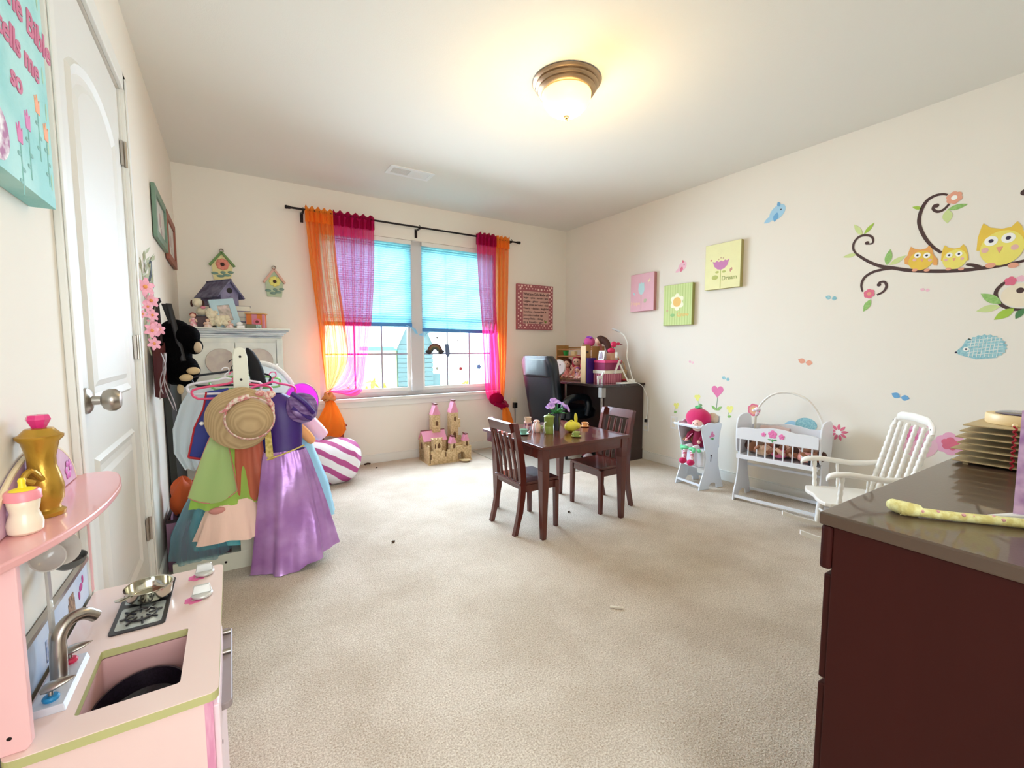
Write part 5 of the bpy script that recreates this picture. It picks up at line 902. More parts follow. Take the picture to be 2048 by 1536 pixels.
# white lamps
t = thing('gooseneck_lamp', 'thin white gooseneck clamp lamp rising in front of the wall', 'desk lamp', (3.27, 2.97, Zd)); wl_ = mat('lamp_white', (236, 234, 226), .35)
P('clamp', MB().box(3.19, 3.26, 2.955, 3.0, Zd, Zd+.012).box(3.19, 3.24, 2.955, 3.0, Zd+.012, Zd+.04), wl_, t, smooth=False, bevel=.003); P('neck', MB().tube(spline([(3.225, 2.975, Zd+.04), (3.215, 3.01, .90), (3.20, 3.03, 1.0), (3.21, 3.035, 1.12), (3.20, 3.07, 1.20), (3.19, 3.12, 1.235)], 24), .0055, 8), wl_, t)
P('lamp_head', MB().bar((3.19, 3.11, 1.238), (3.16, 3.19, 1.272), .024, .012), mat('silver_white', (206, 206, 206), .3), t, smooth=False, bevel=.004); P('lens', MB().bar((3.188, 3.115, 1.230), (3.162, 3.185, 1.262), .018, .004), M_nickel, t, smooth=False)
P('cable', MB().tube(spline([(3.25, 2.96, Zd+.01), (3.30, 2.92, .72), (3.345, 2.90, .62), (3.36, 2.90, .5), (3.35, 2.91, .40)], 18), .003, 6), wl_, t); P('cable_switch', MB().box(3.34, 3.36, 2.90, 2.92, .37, .40), M_black, t, smooth=False)
t = thing('folding_desk_lamp', 'white folding desk lamp with hinged arms on the desk', 'desk lamp', (3.17, 3.0, Zd)); P('base', MB().box(3.06, 3.20, 2.955, 3.03, Zd, Zd+.012), wl_, t, smooth=False, bevel=.003); P('arm', MB().bar((3.185, 2.99, Zd+.012), (3.14, 3.06, .93), .008, .012), wl_, t, smooth=False); P('arm', MB().bar((3.07, 3.06, .84), (3.145, 3.065, .965), .012, .016), wl_, t, smooth=False); P('joint', MB().ball((3.142, 3.06, .945), .01), M_nickel, t)
P('lamp_head', MB().bar((3.10, 3.07, .985), (3.11, 3.075, 1.04), .022, .022), wl_, t, smooth=False, bevel=.004); P('rod', MB().cyl((3.105, 3.072, 1.04), (3.098, 3.08, 1.09), .0035, n=6), M_nickel, t)
t = thing('potpourri_dish', 'glass dish of red petals at the right end of the desk', 'dish', (3.13, 3.02, Zd)); P('dish', MB().lathe([(0, 0), (.04, 0), (.055, .025), (.052, .025), (0, .005)], (3.245, 3.08, Zd), 20), glass('dish_glass', (226, 200, 196), .3), t); P('petals', MB().ball((3.245, 3.08, Zd+.022), (.045, .045, .016)), mat('red_petals', (176, 40, 50), .8, bump=1, bscale=80), t)
t = thing('tan_basket', 'small tan woven basket behind the folding lamp', 'basket', (3.25, 3.2, Zd)); P('basket', MB().lathe([(0, 0), (.06, 0), (.075, .12), (.07, .12), (.055, .01), (0, .01)], (3.275, 3.19, Zd), 22), mat('wicker_tan', (196, 166, 126), .8, bump=1, bscale=70), t); P('handle', MB().tube([(3.275, 3.19+.07*math.cos(q), Zd+.12+.09*math.sin(q)) for q in [PI*k/12 for k in range(13)]], .005, 6), mat('wicker_tan', (196,166,126)), t)
t = thing('white_disc_toy', 'round white toy face behind the chair back on the desk', 'plush toy', (2.93, 3.6, Zd)); P('face', MB().lathe([(0, 0), (.07, .004), (.085, .02), (.078, .035), (0, .04)], (2.93, 3.715, .875), 28, (-1, -.4, .1)), M_white, t); P('eye', MB().ball((2.895, 3.665, .905), .006), M_black, t)
for (x, y, z, c, lab) in ((2.95, 3.30, .05, (130, 40, 60), 'dark red shoe on the floor beneath the desk'), (2.90, 3.22, .04, (210, 190, 196), 'pale pink slipper on the floor beneath the desk')):
    t = thing('shoe', lab, 'shoe', (x, y, .0)); P('upper', MB().ball((x, y, .03), (.06, .03, .03)), mat('shoe_%d' % c[0], c, .6), t); P('sole', MB().box(x-.055, x+.055, y-.026, y+.026, 0, .008), M_black, t, smooth=False)
# ---------------------------------------------------------------- doll high chair
hc = thing('doll_high_chair', 'white wooden doll high chair with painted pink roses', 'doll high chair', (3.09, 2.13, 0))
M_hw = mat('glossy_white_paint', (226, 232, 240), .3, var=.01)
HM = Matrix.Translation((2.972, 2.162, 0)) @ Matrix.Rotation(math.radians(-7), 4, 'Z')   # local x to the wall, y across
def side_outline():
    fr = [(0, 0), (.012, .05), (.045, .14), (.062, .22), (.050, .32), (.02, .42), (.005, .49)]; bk = [(.225, .50), (.205, .42), (.190, .30), (.200, .18), (.235, .07), (.26, 0)]
    top = [(.02, .505), (.05, .50), (.07, .512), (.11, .515), (.15, .507), (.19, .512)]
    foot = [(.19, 0), (.185, .03), (.165, .045), (.13, .045), (.11, .03), (.105, 0)]
    f_ = [(p[0], p[1]) for p in spline([(a, b_, 0) for a, b_ in fr], 16)]; b__ = [(p[0], p[1]) for p in spline([(a, b_, 0) for a, b_ in bk], 14)]
    return f_+top+b__+foot
for y in (-.115, .115):
    s_ = P('side_panel', MB(HM).poly([(a, y-.005, b_) for a, b_ in side_outline()], (0,1,0), .010), M_hw, hc, smooth=False, bevel=.002)
    if y < 0:
        fm = MB(HM)
        for dx, dz, r in ((0, 0, .017), (-.018, -.012, .01), (.018, -.006, .01), (0, .018, .01)):
            for k in range(5): a = 2*PI*k/5; fm.ball((.12+dx+r*.6*math.cos(a), y-.0055, .42+dz+r*.6*math.sin(a)), (r*.5, .001, r*.5), 8, 5)
        P('painted_rose', fm, mat('painted_rose', (226, 130, 176), .5), s_); P('painted_leaf', MB(HM).ball((.112, y-.0055, .392), (.012, .001, .005), 8, 5).ball((.13, y-.0055, .39), (.008, .001, .01), 8, 5), mat('painted_green', (90, 160, 100), .5), s_)
        P('latch', MB(HM).lathe([(0, 0), (.006, 0), (.006, .003), (0, .003)], (.115, y-.005, .262), 10, (0,-1,0)).bar((.115, y-.007, .26), (.112, y-.007, .215), .004, .003), M_black, s_, smooth=False)
P('seat', MB(HM).box(.045, .20, -.11, .11, .30, .31), M_hw, hc, smooth=False); P('backrest', MB(HM).box(.205, .214, -.11, .11, .31, .56), M_hw, hc, smooth=False, bevel=.01)
P('apron', MB(HM).poly([(.052, y, z) for y, z in [(-.11, .18), (-.06, .165), (0, .172), (.06, .165), (.11, .18), (.11, .29), (-.11, .29)]], (1,0,0), .008), M_hw, hc, smooth=False); P('foot_rest', MB(HM).box(.05, .13, -.11, .11, .155, .163), M_hw, hc, smooth=False, bevel=.002)
P('stretcher', MB(HM).box(.012, .024, -.11, .11, .03, .045), M_hw, hc, smooth=False); P('stretcher', MB(HM).box(.23, .24, -.11, .11, .04, .055), M_hw, hc, smooth=False)
P('tray', MB(HM).box(-.03, .07, -.118, .118, .478, .488).tube([(-.03, .118*c_, .492) for c_ in (-1, -.5, 0, .5, 1)], .006, 8), M_hw, hc, smooth=False, bevel=.002)
# the doll in it
def H(x, y, z): return HM @ Vector((x, y, z))
dl = thing('bonnet_doll', 'rag doll in raspberry bonnet with striped legs in the high chair', 'doll', H(.10, 0, .31)); M_rasp = mat('raspberry_fleece', (206, 24, 96), .85, bump=.3, bscale=90, sheen=.3); M_ras2 = mat('dark_raspberry', (150, 16, 62), .8, bump=.3, bscale=40)
P('body', MB(HM).lathe([(0, 0), (.055, .0), (.06, .03), (.05, .09), (.034, .14), (0, .145)], (.12, -.01, .315), 20), M_ras2, dl)
hd = (.095, -.01, .515); P('bonnet', MB(HM).ball((hd[0]+.012, hd[1]+.014, hd[2]+.018), (.078, .105, .080), 28, 18), M_rasp, dl)
fc = P('face', MB(HM).ball((hd[0]-.038, hd[1]-.028, hd[2]-.018), (.040, .044, .040), 22, 14), mat('doll_face', (240, 192, 176), .6), dl)
e = MB(HM)
for s in (-1, 1): e.ball((hd[0]-.0735, hd[1]-.036+s*.018, hd[2]-.012), .0055, 10, 7)
P('eyes', e, M_black, fc); P('nose', MB(HM).ball((hd[0]-.078, hd[1]-.036, hd[2]-.022), .004, 8, 6), mat('doll_face', (240,192,176)), fc); P('mouth', MB(HM).tube([(hd[0]-.074, hd[1]-.046, hd[2]-.033), (hd[0]-.0745, hd[1]-.036, hd[2]-.037), (hd[0]-.074, hd[1]-.026, hd[2]-.033)], .0015, 6), M_ras2, fc)
P('bib', MB(HM).ball((.045, -.04, .462), (.018, .04, .02), 14, 8), mat('pale_pink_collar', (246, 214, 206), .7), dl)
lfm = mat('mint_felt', (120, 220, 160), .7)
mb = MB(HM)
for k in range(7): a = k*.9; mb.ball((hd[0]+.01+.016*math.cos(a), hd[1]+.014*math.sin(a)+.014, hd[2]+.10+.008*(k % 2)), (.018, .010, .01), 8, 6)
P('leafy_crown', mb, lfm, dl); P('crown_stem', MB(HM).tube([(hd[0]+.01, hd[1]+.014, hd[2]+.09), (hd[0]+.012, hd[1]+.0, hd[2]+.13)], [.008, .014], 8), mat('sage_stem', (150, 196, 150), .7), dl)
for s, x1_, in ((-1, .0), (1, .0)):
    y = -.01+s*.034
    st = MB(HM); n_ = 11
    P('leg', st.tube([(.06, y, .318), (.018, y, .315), (.0, y, .29), (-.005, y+.004*s, .22)], [.018, .017, .016, .015], 12), mat('white_sock', (244, 230, 234), .7), dl)
    for k in range(7): P('sock_stripe', MB(HM).cyl((-.002-.0005*k, y+.0005*k*s, .285-.0105*k), (-.002, y+.0005*k*s, .2805-.0105*k), .0165, n=12), M_rasp, dl)
    P('shoe', MB(HM).ball((-.018, y+.004*s, .205), (.033, .026, .025), 16, 10), M_rasp, dl)
    P('leaf_cuff', MB(HM).ball((.0, y, .308), (.026, .03, .014), 10, 6).ball((-.01, y+.022*s, .300), (.012, .014, .018), 8, 6), lfm, dl)
P('leaf_cuff', MB(HM).ball((.02, -.088, .30), (.014, .018, .014), 10, 6).ball((.02, .078, .305), (.014, .018, .014), 10, 6), lfm, dl)
P('sleeve', MB(HM).tube([(.11, -.05, .43), (.08, -.075, .40), (.05, -.07, .37)], [.02, .022, .016], 10), M_ras2, dl); P('sleeve', MB(HM).tube([(.11, .035, .43), (.08, .06, .40), (.05, .05, .37)], [.02, .022, .016], 10), M_ras2, dl)
P('hand', MB(HM).ball((.04, -.068, .362), .013).ball((.035, .046, .362), .013), mat('doll_face', (240,192,176)), dl); P('ribbon', MB(HM).tube([(.045, .0, .42), (.03, .03, .38), (.025, .055, .35)], .004, 6), mat('candy_ribbon', (236, 130, 170), .5), dl)
t2 = thing('teddy_bear', 'brownish plush bear sitting behind the bonnet doll in the high chair', 'plush toy', H(.14, .07, .33)); P('body', MB(HM).ball((.14, .072, .37), (.035, .03, .05)), mat('tan_plush', (180, 130, 100), .9, bump=.5, bscale=150), t2); P('arm', MB(HM).tube([(.12, .07, .39), (.08, .085, .37), (.05, .09, .35)], .013, 8), mat('tan_plush', (180,130,100)), t2); P('head', MB(HM).ball((.14, .072, .43), .03), mat('tan_plush', (180,130,100)), t2)
t2 = thing('beige_plush', 'beige plush ball head behind the bonnet doll', 'plush toy', H(.17, -.08, .33)); P('head', MB(HM).ball((.175, -.072, .535), (.04, .045, .045), 20, 12), mat('beige_plush', (214, 192, 170), .9, bump=.4, bscale=160), t2); P('body', MB(HM).ball((.17, -.065, .43), (.03, .035, .075)), mat('beige_plush', (214,192,170)), t2)

# ---------------------------------------------------------------- doll cradle
CM = Matrix.Translation((3.0, 1.80, 0)) @ Matrix.Rotation(math.radians(9), 4, 'Z')   # local x to wall, -y along
cr = thing('doll_cradle', 'white wooden doll cradle with spindle sides and painted flowers', 'doll cradle', (3.15, 1.55, 0)); CL = .505; CW = .27
M_cw = mat('cradle_white', (238, 240, 246), .3, var=.01)
def end_panel(y):
    fr = spline([(-.012, 0, 0), (-.004, .06, 0), (.03, .13, 0), (.052, .22, 0), (.056, .34, 0)], 14); tp = spline([(.056, .34, 0), (.02, .36, 0), (.008, .45, 0), (.012, .55, 0), (.05, .60, 0), (.135, .612, 0), (.22, .60, 0), (.258, .55, 0), (.262, .45, 0), (.25, .36, 0), (.214, .34, 0)], 34); bk = spline([(.214, .34, 0), (.218, .22, 0), (.24, .13, 0), (.274, .06, 0), (.282, 0, 0)], 14)
    hol = [(.21, 0), (.19, .04), (.135, .055), (.08, .04), (.06, 0)]
    return [(p[0], y, p[1]) for p in list(fr)+list(tp)[1:-1]+list(bk)]+[(a, y, b_) for a, b_ in hol]
for y in (0, -CL): P('end_panel', MB(CM).poly(end_panel(y), (0,-1,0), .010), M_cw, cr, smooth=False, bevel=.002)
def srail(x, nm):
    n = 20; pts = [(x, -.012-(CL-.014)*k/n, .505+.028*math.sin(PI*k/n)**.6+.012*abs(math.cos(2*PI*k/n))) for k in range(n+1)]
    s_ = P('side_rail', MB(CM).poly(pts+[(x, -CL+.002, .445), (x, -.012, .445)], (1,0,0), .010), M_cw, cr, smooth=False, bevel=.001)
    P('side_rail', MB(CM).box(x, x+.010, -CL+.002, -.012, .305, .335), M_cw, cr, smooth=False, bevel=.001)
    for k in range(9): y = -.035-(CL-.07)*k/8; P('spindle', MB(CM).cyl((x+.005, y, .335), (x+.005, y, .447), .0045, n=8), M_cw, cr)
    return s_
f_ = srail(.0, 'f'); srail(CW-.01, 'b'); P('mattress_board', MB(CM).box(.01, CW-.01, -CL+.002, -.012, .315, .325), M_cw, cr, smooth=False)
for y, z, r in ((-.24, .505, .026), (-.185, .497, .014), (-.295, .497, .017)):
    fm = MB(CM)
    for k in range(5): a = 2*PI*k/5+.3; fm.ball((-.001, y+r*.62*math.cos(a), z+r*.62*math.sin(a)), (.0015, r*.5, r*.5), 10, 6)
    P('painted_flower', fm.ball((-.002, y, z), (.002, r*.3, r*.3), 8, 5), mat('bubblegum_flower', (240, 130, 190), .5), f_)
P('painted_leaf', MB(CM).ball((-.001, -.225, .468), (.0012, .014, .005), 8, 5).ball((-.001, -.255, .468), (.0012, .014, .005), 8, 5).ball((-.001, -.24, .462), (.0012, .005, .012), 8, 5), mat('painted_green', (90,160,100)), f_)
for x in (.0, .27): P('bottom_stretcher', MB(CM).box(x-.006, x+.006, -CL+.002, -.012, .02, .038), M_cw, cr, smooth=False)
P('upper_stretcher', MB(CM).box(.2, .212, -CL+.002, -.012, .22, .235), M_cw, cr, smooth=False)
P('canopy_hoop', MB().tube(spline([tuple(CM @ Vector((.20, -.055, .50))), tuple(CM @ Vector((.20, -.07, .64))), tuple(CM @ Vector((.20, -.15, .745))), tuple(CM @ Vector((.20, -.26, .775))), tuple(CM @ Vector((.20, -.38, .73))), tuple(CM @ Vector((.20, -.46, .61))), tuple(CM @ Vector((.20, -.475, .50)))], 40), .0075, 8), mat('hoop_white', (236, 230, 220), .4), cr)
bwp = CM @ Vector((.195, -.068, .64)); P('hoop_bow', MB().ball(bwp, (.014, .022, .016)).ball(bwp+Vector((0,.0,-.03)), (.01, .012, .02)).ball(bwp+Vector((-.01,.02,-.01)), (.01, .014, .01)), mat('rose_white_bow', (232, 196, 210), .7, col2=(246, 240, 246), vscale=60), cr)
cl2 = mat('baby_brown', (150, 96, 66), .6)
def baby(x, y, z, skin, dress, lab, turn=0., s=1.):
    c = CM @ Vector((x, y, z)); t = thing('baby_doll', lab, 'doll', c); d_ = Vector((.3*math.cos(turn), math.sin(turn), 0)).normalized(); u = Vector((0,0,1)); dm = mat('romper_%02x%02x%02x' % dress, dress, .7, col2=tuple(min(255, q+30) for q in dress), vscale=40)
    P('body', MB().ball(c, (.045*s, .055*s, .034*s), 16, 10), dm, t); hh = c+d_*.075*s+u*.018*s; P('head', MB().ball(hh, .036*s, 16, 10), skin, t); P('hair_cap', MB().ball(hh+d_*.012*s+u*.006, .034*s, 14, 9), M_hair, t)
    sd = d_.cross(u)
    for q in (-1, 1): P('arm', MB().tube([c+d_*.035*s+sd*.03*q*s, c+d_*.02*s+sd*.06*q*s+u*.02, c-d_*.0*s+sd*.065*q*s+u*.04*s], [.014*s, .013*s, .011*s], 8), skin, t); P('leg', MB().tube([c-d_*.04*s+sd*.02*q*s, c-d_*.09*s+sd*.03*q*s+u*.03*s, c-d_*.10*s+sd*.03*q*s-u*.008*s], [.017*s, .016*s, .013*s], 8), skin, t)
baby(.07, -.16, .372, cl2, (210, 180, 150), 'brown skinned baby doll at the left end of the cradle', 1.9); baby(.075, -.26, .372, M_skin, (220, 110, 150), 'baby doll in hot pink romper in the middle of the cradle', -1.0); baby(.10, -.34, .385, cl2, (236, 190, 190), 'brown baby doll in pale pink dress lying in the cradle', 2.4); baby(.07, -.42, .372, cl2, (226, 150, 140), 'baby doll in salmon dress at the right cradle end', -1.6); baby(.16, -.22, .40, M_skin, (200, 120, 110), 'pale baby doll behind the others in the cradle', 1.0)
t = thing('doll_blanket', 'rolled mauve and blue checked blanket inside the cradle', 'blanket', CM @ Vector((.18, -.3, .36))); P('roll', MB(CM).tube([(.19, -.10, .50), (.20, -.20, .505), (.20, -.28, .50)], [.028, .032, .026], 14), mat('mauve_knit', (206, 180, 176), .9, bump=.4, bscale=60), t); P('padding', MB(CM).box(.14, .245, -CL+.02, -.03, .327, .47), mat('taupe_padding', (176, 150, 140), .8, bump=.3), t, smooth=False, bevel=.02)
solo('dark_shoe', MB(CM).box(.03, .09, -.478, -.44, .327, .40), mat('black_toy', (30, 30, 40), .4), 'small black toy shoe at the right cradle corner', 'shoe', CM @ Vector((.06, -.46, .327)), smooth=False, bevel=.012)

# ---------------------------------------------------------------- doll rocking chair (turned 45 degrees, facing the window side)
RM = Matrix.Translation((2.94, 1.04, 0)) @ Matrix.Rotation(math.radians(133), 4, 'Z')    # local +x = forward
rc = thing('rocking_chair', 'white spindle back child rocking chair beside the dark dresser', 'rocking chair', (2.94, 1.04, 0)); M_rc = mat('rocker_white', (244, 240, 232), .35, var=.01)
P('seat', MB(RM).poly([(x, y, .228) for x, y in [(p[0], p[1]) for p in spline([(.20, -.165, 0), (.225, -.08, 0), (.215, 0, 0), (.225, .08, 0), (.20, .165, 0), (.05, .178, 0), (-.13, .15, 0), (-.15, 0, 0), (-.13, -.15, 0), (.05, -.178, 0), (.20, -.165, 0)], 40)[:-1]]], (0,0,1), .022), M_rc, rc, smooth=False, bevel=.006)
def turned(p0, p1, r, beads=8, ends=1.):
    p0, p1 = Vector(p0), Vector(p1); n = beads*4; return [(p0+(p1-p0)*k/n) for k in range(n+1)], [r*(.72+.28*abs(math.sin(PI*beads*k/n))) for k in range(n+1)]
def spindle(p0, p1, r, beads, name='spindle'):
    a, b_ = turned(p0, p1, r, beads); P(name, MB(RM).tube(a, b_, 10), M_rc, rc)
for s in (-1, 1):
    P('rocker', MB(RM).rings([[Vector((x, s*.15-.010, z)), Vector((x, s*.15+.010, z)), Vector((x, s*.15+.010, z+.024)), Vector((x, s*.15-.010, z+.024))] for x, z in [(-.36+.68*k/18, .0005+.055*((k/18-.52)*2)**2*1.15) for k in range(19)]]), M_rc, rc, smooth=False)
    spindle((.13, s*.15, .03), (.125, s*.125, .23), .015, 3, 'leg'); spindle((-.17, s*.15, .035), (-.11, s*.12, .23), .015, 3, 'leg')
    spindle((-.13, s*.155, .245), (-.235, s*.165, .645), .0155, 12, 'back_post')
    spindle((.15, s*.165, .248), (.15, s*.185, .405), .013, 4, 'arm_post'); spindle((.03, s*.165, .248), (.03, s*.185, .40), .008, 3, 'arm_spindle')
    P('armrest', MB(RM).rings([[Vector((x, s*.185+w_*math.cos(q), z+.015*math.sin(q))) for q in [2*PI*i/14 for i in range(14)]] for x, z, w_ in ((.222, .388, .008), (.21, .402, .02), (.18, .412, .024), (.12, .416, .021), (.05, .408, .018), (-.04, .398, .017), (-.12, .402, .017), (-.17, .41, .015))]), M_rc, rc)
for k in range(4): y = -.105+.07*k; spindle((-.138, y*.95, .248), (-.238, y, .67), .0125, 14)
cb = [(-.235, -.168, .64), (-.240, -.160, .672), (-.243, -.125, .70), (-.245, -.06, .705), (-.246, 0, .708), (-.245, .06, .705), (-.243, .125, .70), (-.240, .160, .672), (-.235, .168, .64)]
P('crest_rail', MB(RM).rings([[Vector((c_[0]+.010*math.cos(q), c_[1]+(.010*math.cos(q) if abs(c_[1]) > .15 else 0)*0, c_[2]+.022*math.sin(q))) if abs(c_[1]) < .14 else Vector((c_[0]+.011*math.cos(q), c_[1]+.02*math.sin(q)*(1 if c_[1] < 0 else 1)*.9, c_[2]+.008*math.sin(q))) for q in [2*PI*i/12 for i in range(12)]] for c_ in [tuple(p) for p in spline(cb, 25)]]), M_rc, rc)
P('screw', MB(RM).ball((-.232, -.165, .668), .005).ball((-.232, .165, .668), .005), M_bronze, rc); P('stretcher', MB(RM).cyl((.128, -.14, .12), (.128, .14, .12), .008, n=10), M_rc, rc); P('stretcher', MB(RM).cyl((-.14, -.14, .12), (-.14, .14, .12), .008, n=10), M_rc, rc)
# ---------------------------------------------------------------- play kitchen against the left wall
kt = thing('play_kitchen', 'pink wooden play kitchen with sink and stove against the left wall', 'play kitchen', (-.18, 1.14, 0))
M_kp = mat('kitchen_pale_pink', (236, 204, 198), .4, var=.015); M_kpk = mat('kitchen_pink', (240, 190, 190), .35, var=.02); M_kt = mat('counter_cream_pink', (238, 212, 202), .3, var=.03, vscale=4, coat=.3); M_ke = mat('raw_edge_olive', (184, 180, 122), .6, var=.05); M_kd = mat('kitchen_rose', (216, 140, 172), .5, col2=(230, 170, 192), vscale=30, stretch=(4, 4, .4))
KX0, KX1, KY0, KY1, KZ = -.302, -.043, .872, 1.402, .500
def zpts(pts, z): return [(a, b_, z) for a, b_ in pts]
out = rrect(KX0, KX1, KY0, KY1, .014, 6); inn = rrect(-.236, -.100, .928, 1.110, .006, 6)
P('counter_core', MB().frame(zpts(out, KZ-.016), zpts(inn, KZ-.016), (0,0,1), .0145), M_ke, kt, smooth=False); P('counter_top', MB().frame(zpts(out, KZ-.0015), zpts(inn, KZ-.0015), (0,0,1), .0015), M_kt, kt, smooth=False)
P('side_panel', MB().box(KX0, KX1-.022, KY0+.014, KY0+.026, 0, KZ-.016), M_kp, kt, smooth=False); P('side_panel', MB().box(KX0, KX1-.022, KY1-.026, KY1-.014, 0, KZ-.016), M_kp, kt, smooth=False)
P('front_stile', MB().box(KX1-.022, KX1-.010, KY0+.014, KY0+.06, 0, KZ-.016), M_kd, kt, smooth=False); P('front_stile', MB().box(KX1-.022, KX1-.010, 1.18, KY1-.014, 0, KZ-.016), M_kp, kt, smooth=False); P('front_panel', MB().box(KX1-.022, KX1-.011, KY0+.06, 1.18, 0, .10), M_kp, kt, smooth=False)
dr = P('oven_door', MB().box(KX1-.012, KX1-.001, KY0+.03, 1.17, .10, .455), mat('door_light_pink', (246, 222, 226), .4), kt, smooth=False, bevel=.003); P('screw', MB().lathe([(0, 0), (.004, 0), (.003, .001), (0, .001)], (KX1-.001, .93, .36), 10, (1,0,0)), M_bronze, dr)
P('door_handle', MB().poly([(x, y, .396) for x, y in rrect(KX1-.012, KX1+.017, .962, 1.232, .012, 4)], (0,0,1), .014), mat('grey_rose_handle', (150, 136, 134), .4), dr, smooth=False, bevel=.002)
for y in (1.125, 1.205): P('handle_bolt', MB().cyl((KX1-.010, y, .414), (KX1+.014, y, .414), .0055, n=12), M_nickel, dr)
P('sink_wall', MB().frame(zpts(rrect(-.245, -.092, .918, 1.12, .006, 6), .35), zpts(rrect(-.236, -.100, .928, 1.110, .006, 6), .35), (0,0,1), .132), mat('sink_inner_rose', (214, 168, 166), .5), kt, smooth=False); P('sink_floor', MB().box(-.245, -.092, .918, 1.12, .345, .35), mat('sink_inner_rose', (214,168,166)), kt, smooth=False)
P('sink_bowl', MB().lathe([(0, 0), (.06, 0), (.088, .02), (.095, .055), (.091, .055), (.084, .024), (.055, .006), (0, .006)], (-.166, 1.0, .392), 36, sq=.74), mat('black_speckled_bowl', (20, 14, 22), .3, col2=(40, 30, 44), vscale=300), kt)
# uprights, back board, shelf
for y0, y1 in ((KY0+.012, KY0+.026), (KY1-.012, KY1-.002)):
    x1 = -.270 if y0 < 1 else -.300
    up = P('upright', MB().poly([(x, y0, z) for x, z in [(XL+.002, KZ), (x1-.006, KZ), (x1, KZ+.008), (x1, .774), (XL+.002, .774)]], (0,1,0), y1-y0), M_kpk, kt, smooth=False, bevel=.002)
    if y0 < 1: P('screw', MB().lathe([(0, 0), (.003, 0), (.002, .001), (0, .001)], (-.292, y0, .525), 10, (0,-1,0)), M_bronze, up)
sh = [(XL+.002, KY0-.02), (XL+.002, KY1)]+[(a, b_) for a, b_, _ in spline([(-.262, KY1, 0), (-.240, KY1-.03, 0), (-.222, KY1-.10, 0), (-.212, 1.22, 0), (-.214, 1.10, 0), (-.228, 1.0, 0), (-.25, .92, 0), (-.278, .852, 0)], 30)]
P('shelf', MB().poly([(a, b_, .775) for a, b_ in sh], (0,0,1), .014), mat('shelf_salmon_pink', (236, 172, 170), .3, var=.02, coat=.3), kt, smooth=False, bevel=.003)
ab = [(XL+.002, y, .789+.108*math.sin(PI*(y-.94)/.42)**.55) for y in [.9401+.4198*k/30 for k in range(31)]]
arch_ = P('arched_back', MB().poly(ab, (1,0,0), .008), mat('lilac_printed_board', (206, 160, 190), .5, col2=(222, 186, 204), vscale=14), kt, smooth=False)
P('board_edge', MB().tube([(XL+.007, p[1], p[2]) for p in ab], .004, 6), mat('cream_edge', (236, 216, 180), .5), arch_); P('clock_print', MB().lathe([(0, 0), (.034, 0), (.034, .001), (0, .001)], (XL+.0105, 1.115, .838), 28, (1,0,0)).lathe([(.036, 0), (.041, 0), (.041, .001), (.036, .001)], (XL+.0105, 1.115, .838), 28, (1,0,0)), mat('pale_lilac_print', (226, 214, 226), .5), arch_)
fl = MB()
for k in range(6): a = k*PI/3; fl.ball((XL+.011, 1.305+.014*math.cos(a), .822+.014*math.sin(a)), (.001, .008, .008), 8, 5)
P('flower_print', fl, mat('orchid_print', (214, 110, 190), .5), arch_)
bs_ = P('backsplash', MB().poly([(XL+.004, KY0+.03, .501), (XL+.004, KY1-.015, .501), (XL+.004, KY1-.015, .585), (XL+.004, KY0+.03, .585)], (1,0,0), .006), mat('pale_blue_print', (196, 212, 236), .5, col2=(214, 224, 240), vscale=10), kt, smooth=False)
P('top_trim', MB().box(XL+.003, XL+.013, KY0+.03, KY1-.015, .585, .594), M_nickel, bs_, smooth=False); P('bird_print', MB().ball((XL+.0105, 1.325, .548), (.0012, .012, .009), 10, 6).ball((XL+.0105, 1.34, .56), (.0012, .006, .01), 8, 5).ball((XL+.0105, 1.31, .535), (.0012, .005, .01), 8, 5), mat('magenta_print', (190, 60, 140), .5), bs_); P('pot_print', MB().box(XL+.0101, XL+.0112, 1.235, 1.275, .52, .55).box(XL+.0101, XL+.0112, 1.24, 1.27, .55, .563), mat('brown_print', (176, 140, 110), .6, col2=(110, 80, 60), vscale=120), bs_, smooth=False); P('cup_print', MB().box(XL+.0101, XL+.0112, 1.10, 1.17, .51, .55), mat('blue_grey_print', (130, 150, 190), .6, col2=(226, 226, 236), vscale=70), bs_, smooth=False)
# stove: burner plate, knobs
bx0, bx1, by0, by1 = -.236, -.143, 1.155, 1.378
bn = P('burner_plate', MB().poly([(a, b_, KZ) for a, b_ in rrect(bx0, bx1, by0, by1, .008, 5)], (0,0,1), .0025), mat('burner_black', (26, 20, 22), .3), kt, smooth=False)
for cy in (1.212, 1.322):
    P('reflector', MB().poly([(a, b_, KZ+.0026) for a, b_ in rrect(bx0+.008, bx1-.008, cy-.046, cy+.046, .006, 4)], (0,0,1), .0006), mat('silver_print', (186, 190, 182), .25, .4), bn, smooth=False)
    g = MB().tube([(-.1895+.026*math.cos(q), cy+.026*math.sin(q), KZ+.005) for q in [2*PI*k/20 for k in range(20)]], .0024, 6, closed=True)
    for k in range(8): q = k*PI/4+.2; g.tube([(-.1895+.012*math.cos(q), cy+.012*math.sin(q), KZ+.005), (-.1895+min(.036, .044/max(.2, abs(math.cos(q))+.01))*math.cos(q), cy+.042*math.sin(q), KZ+.005)], .002, 6)
    P('grate', g, mat('burner_black', (26,20,22)), bn)
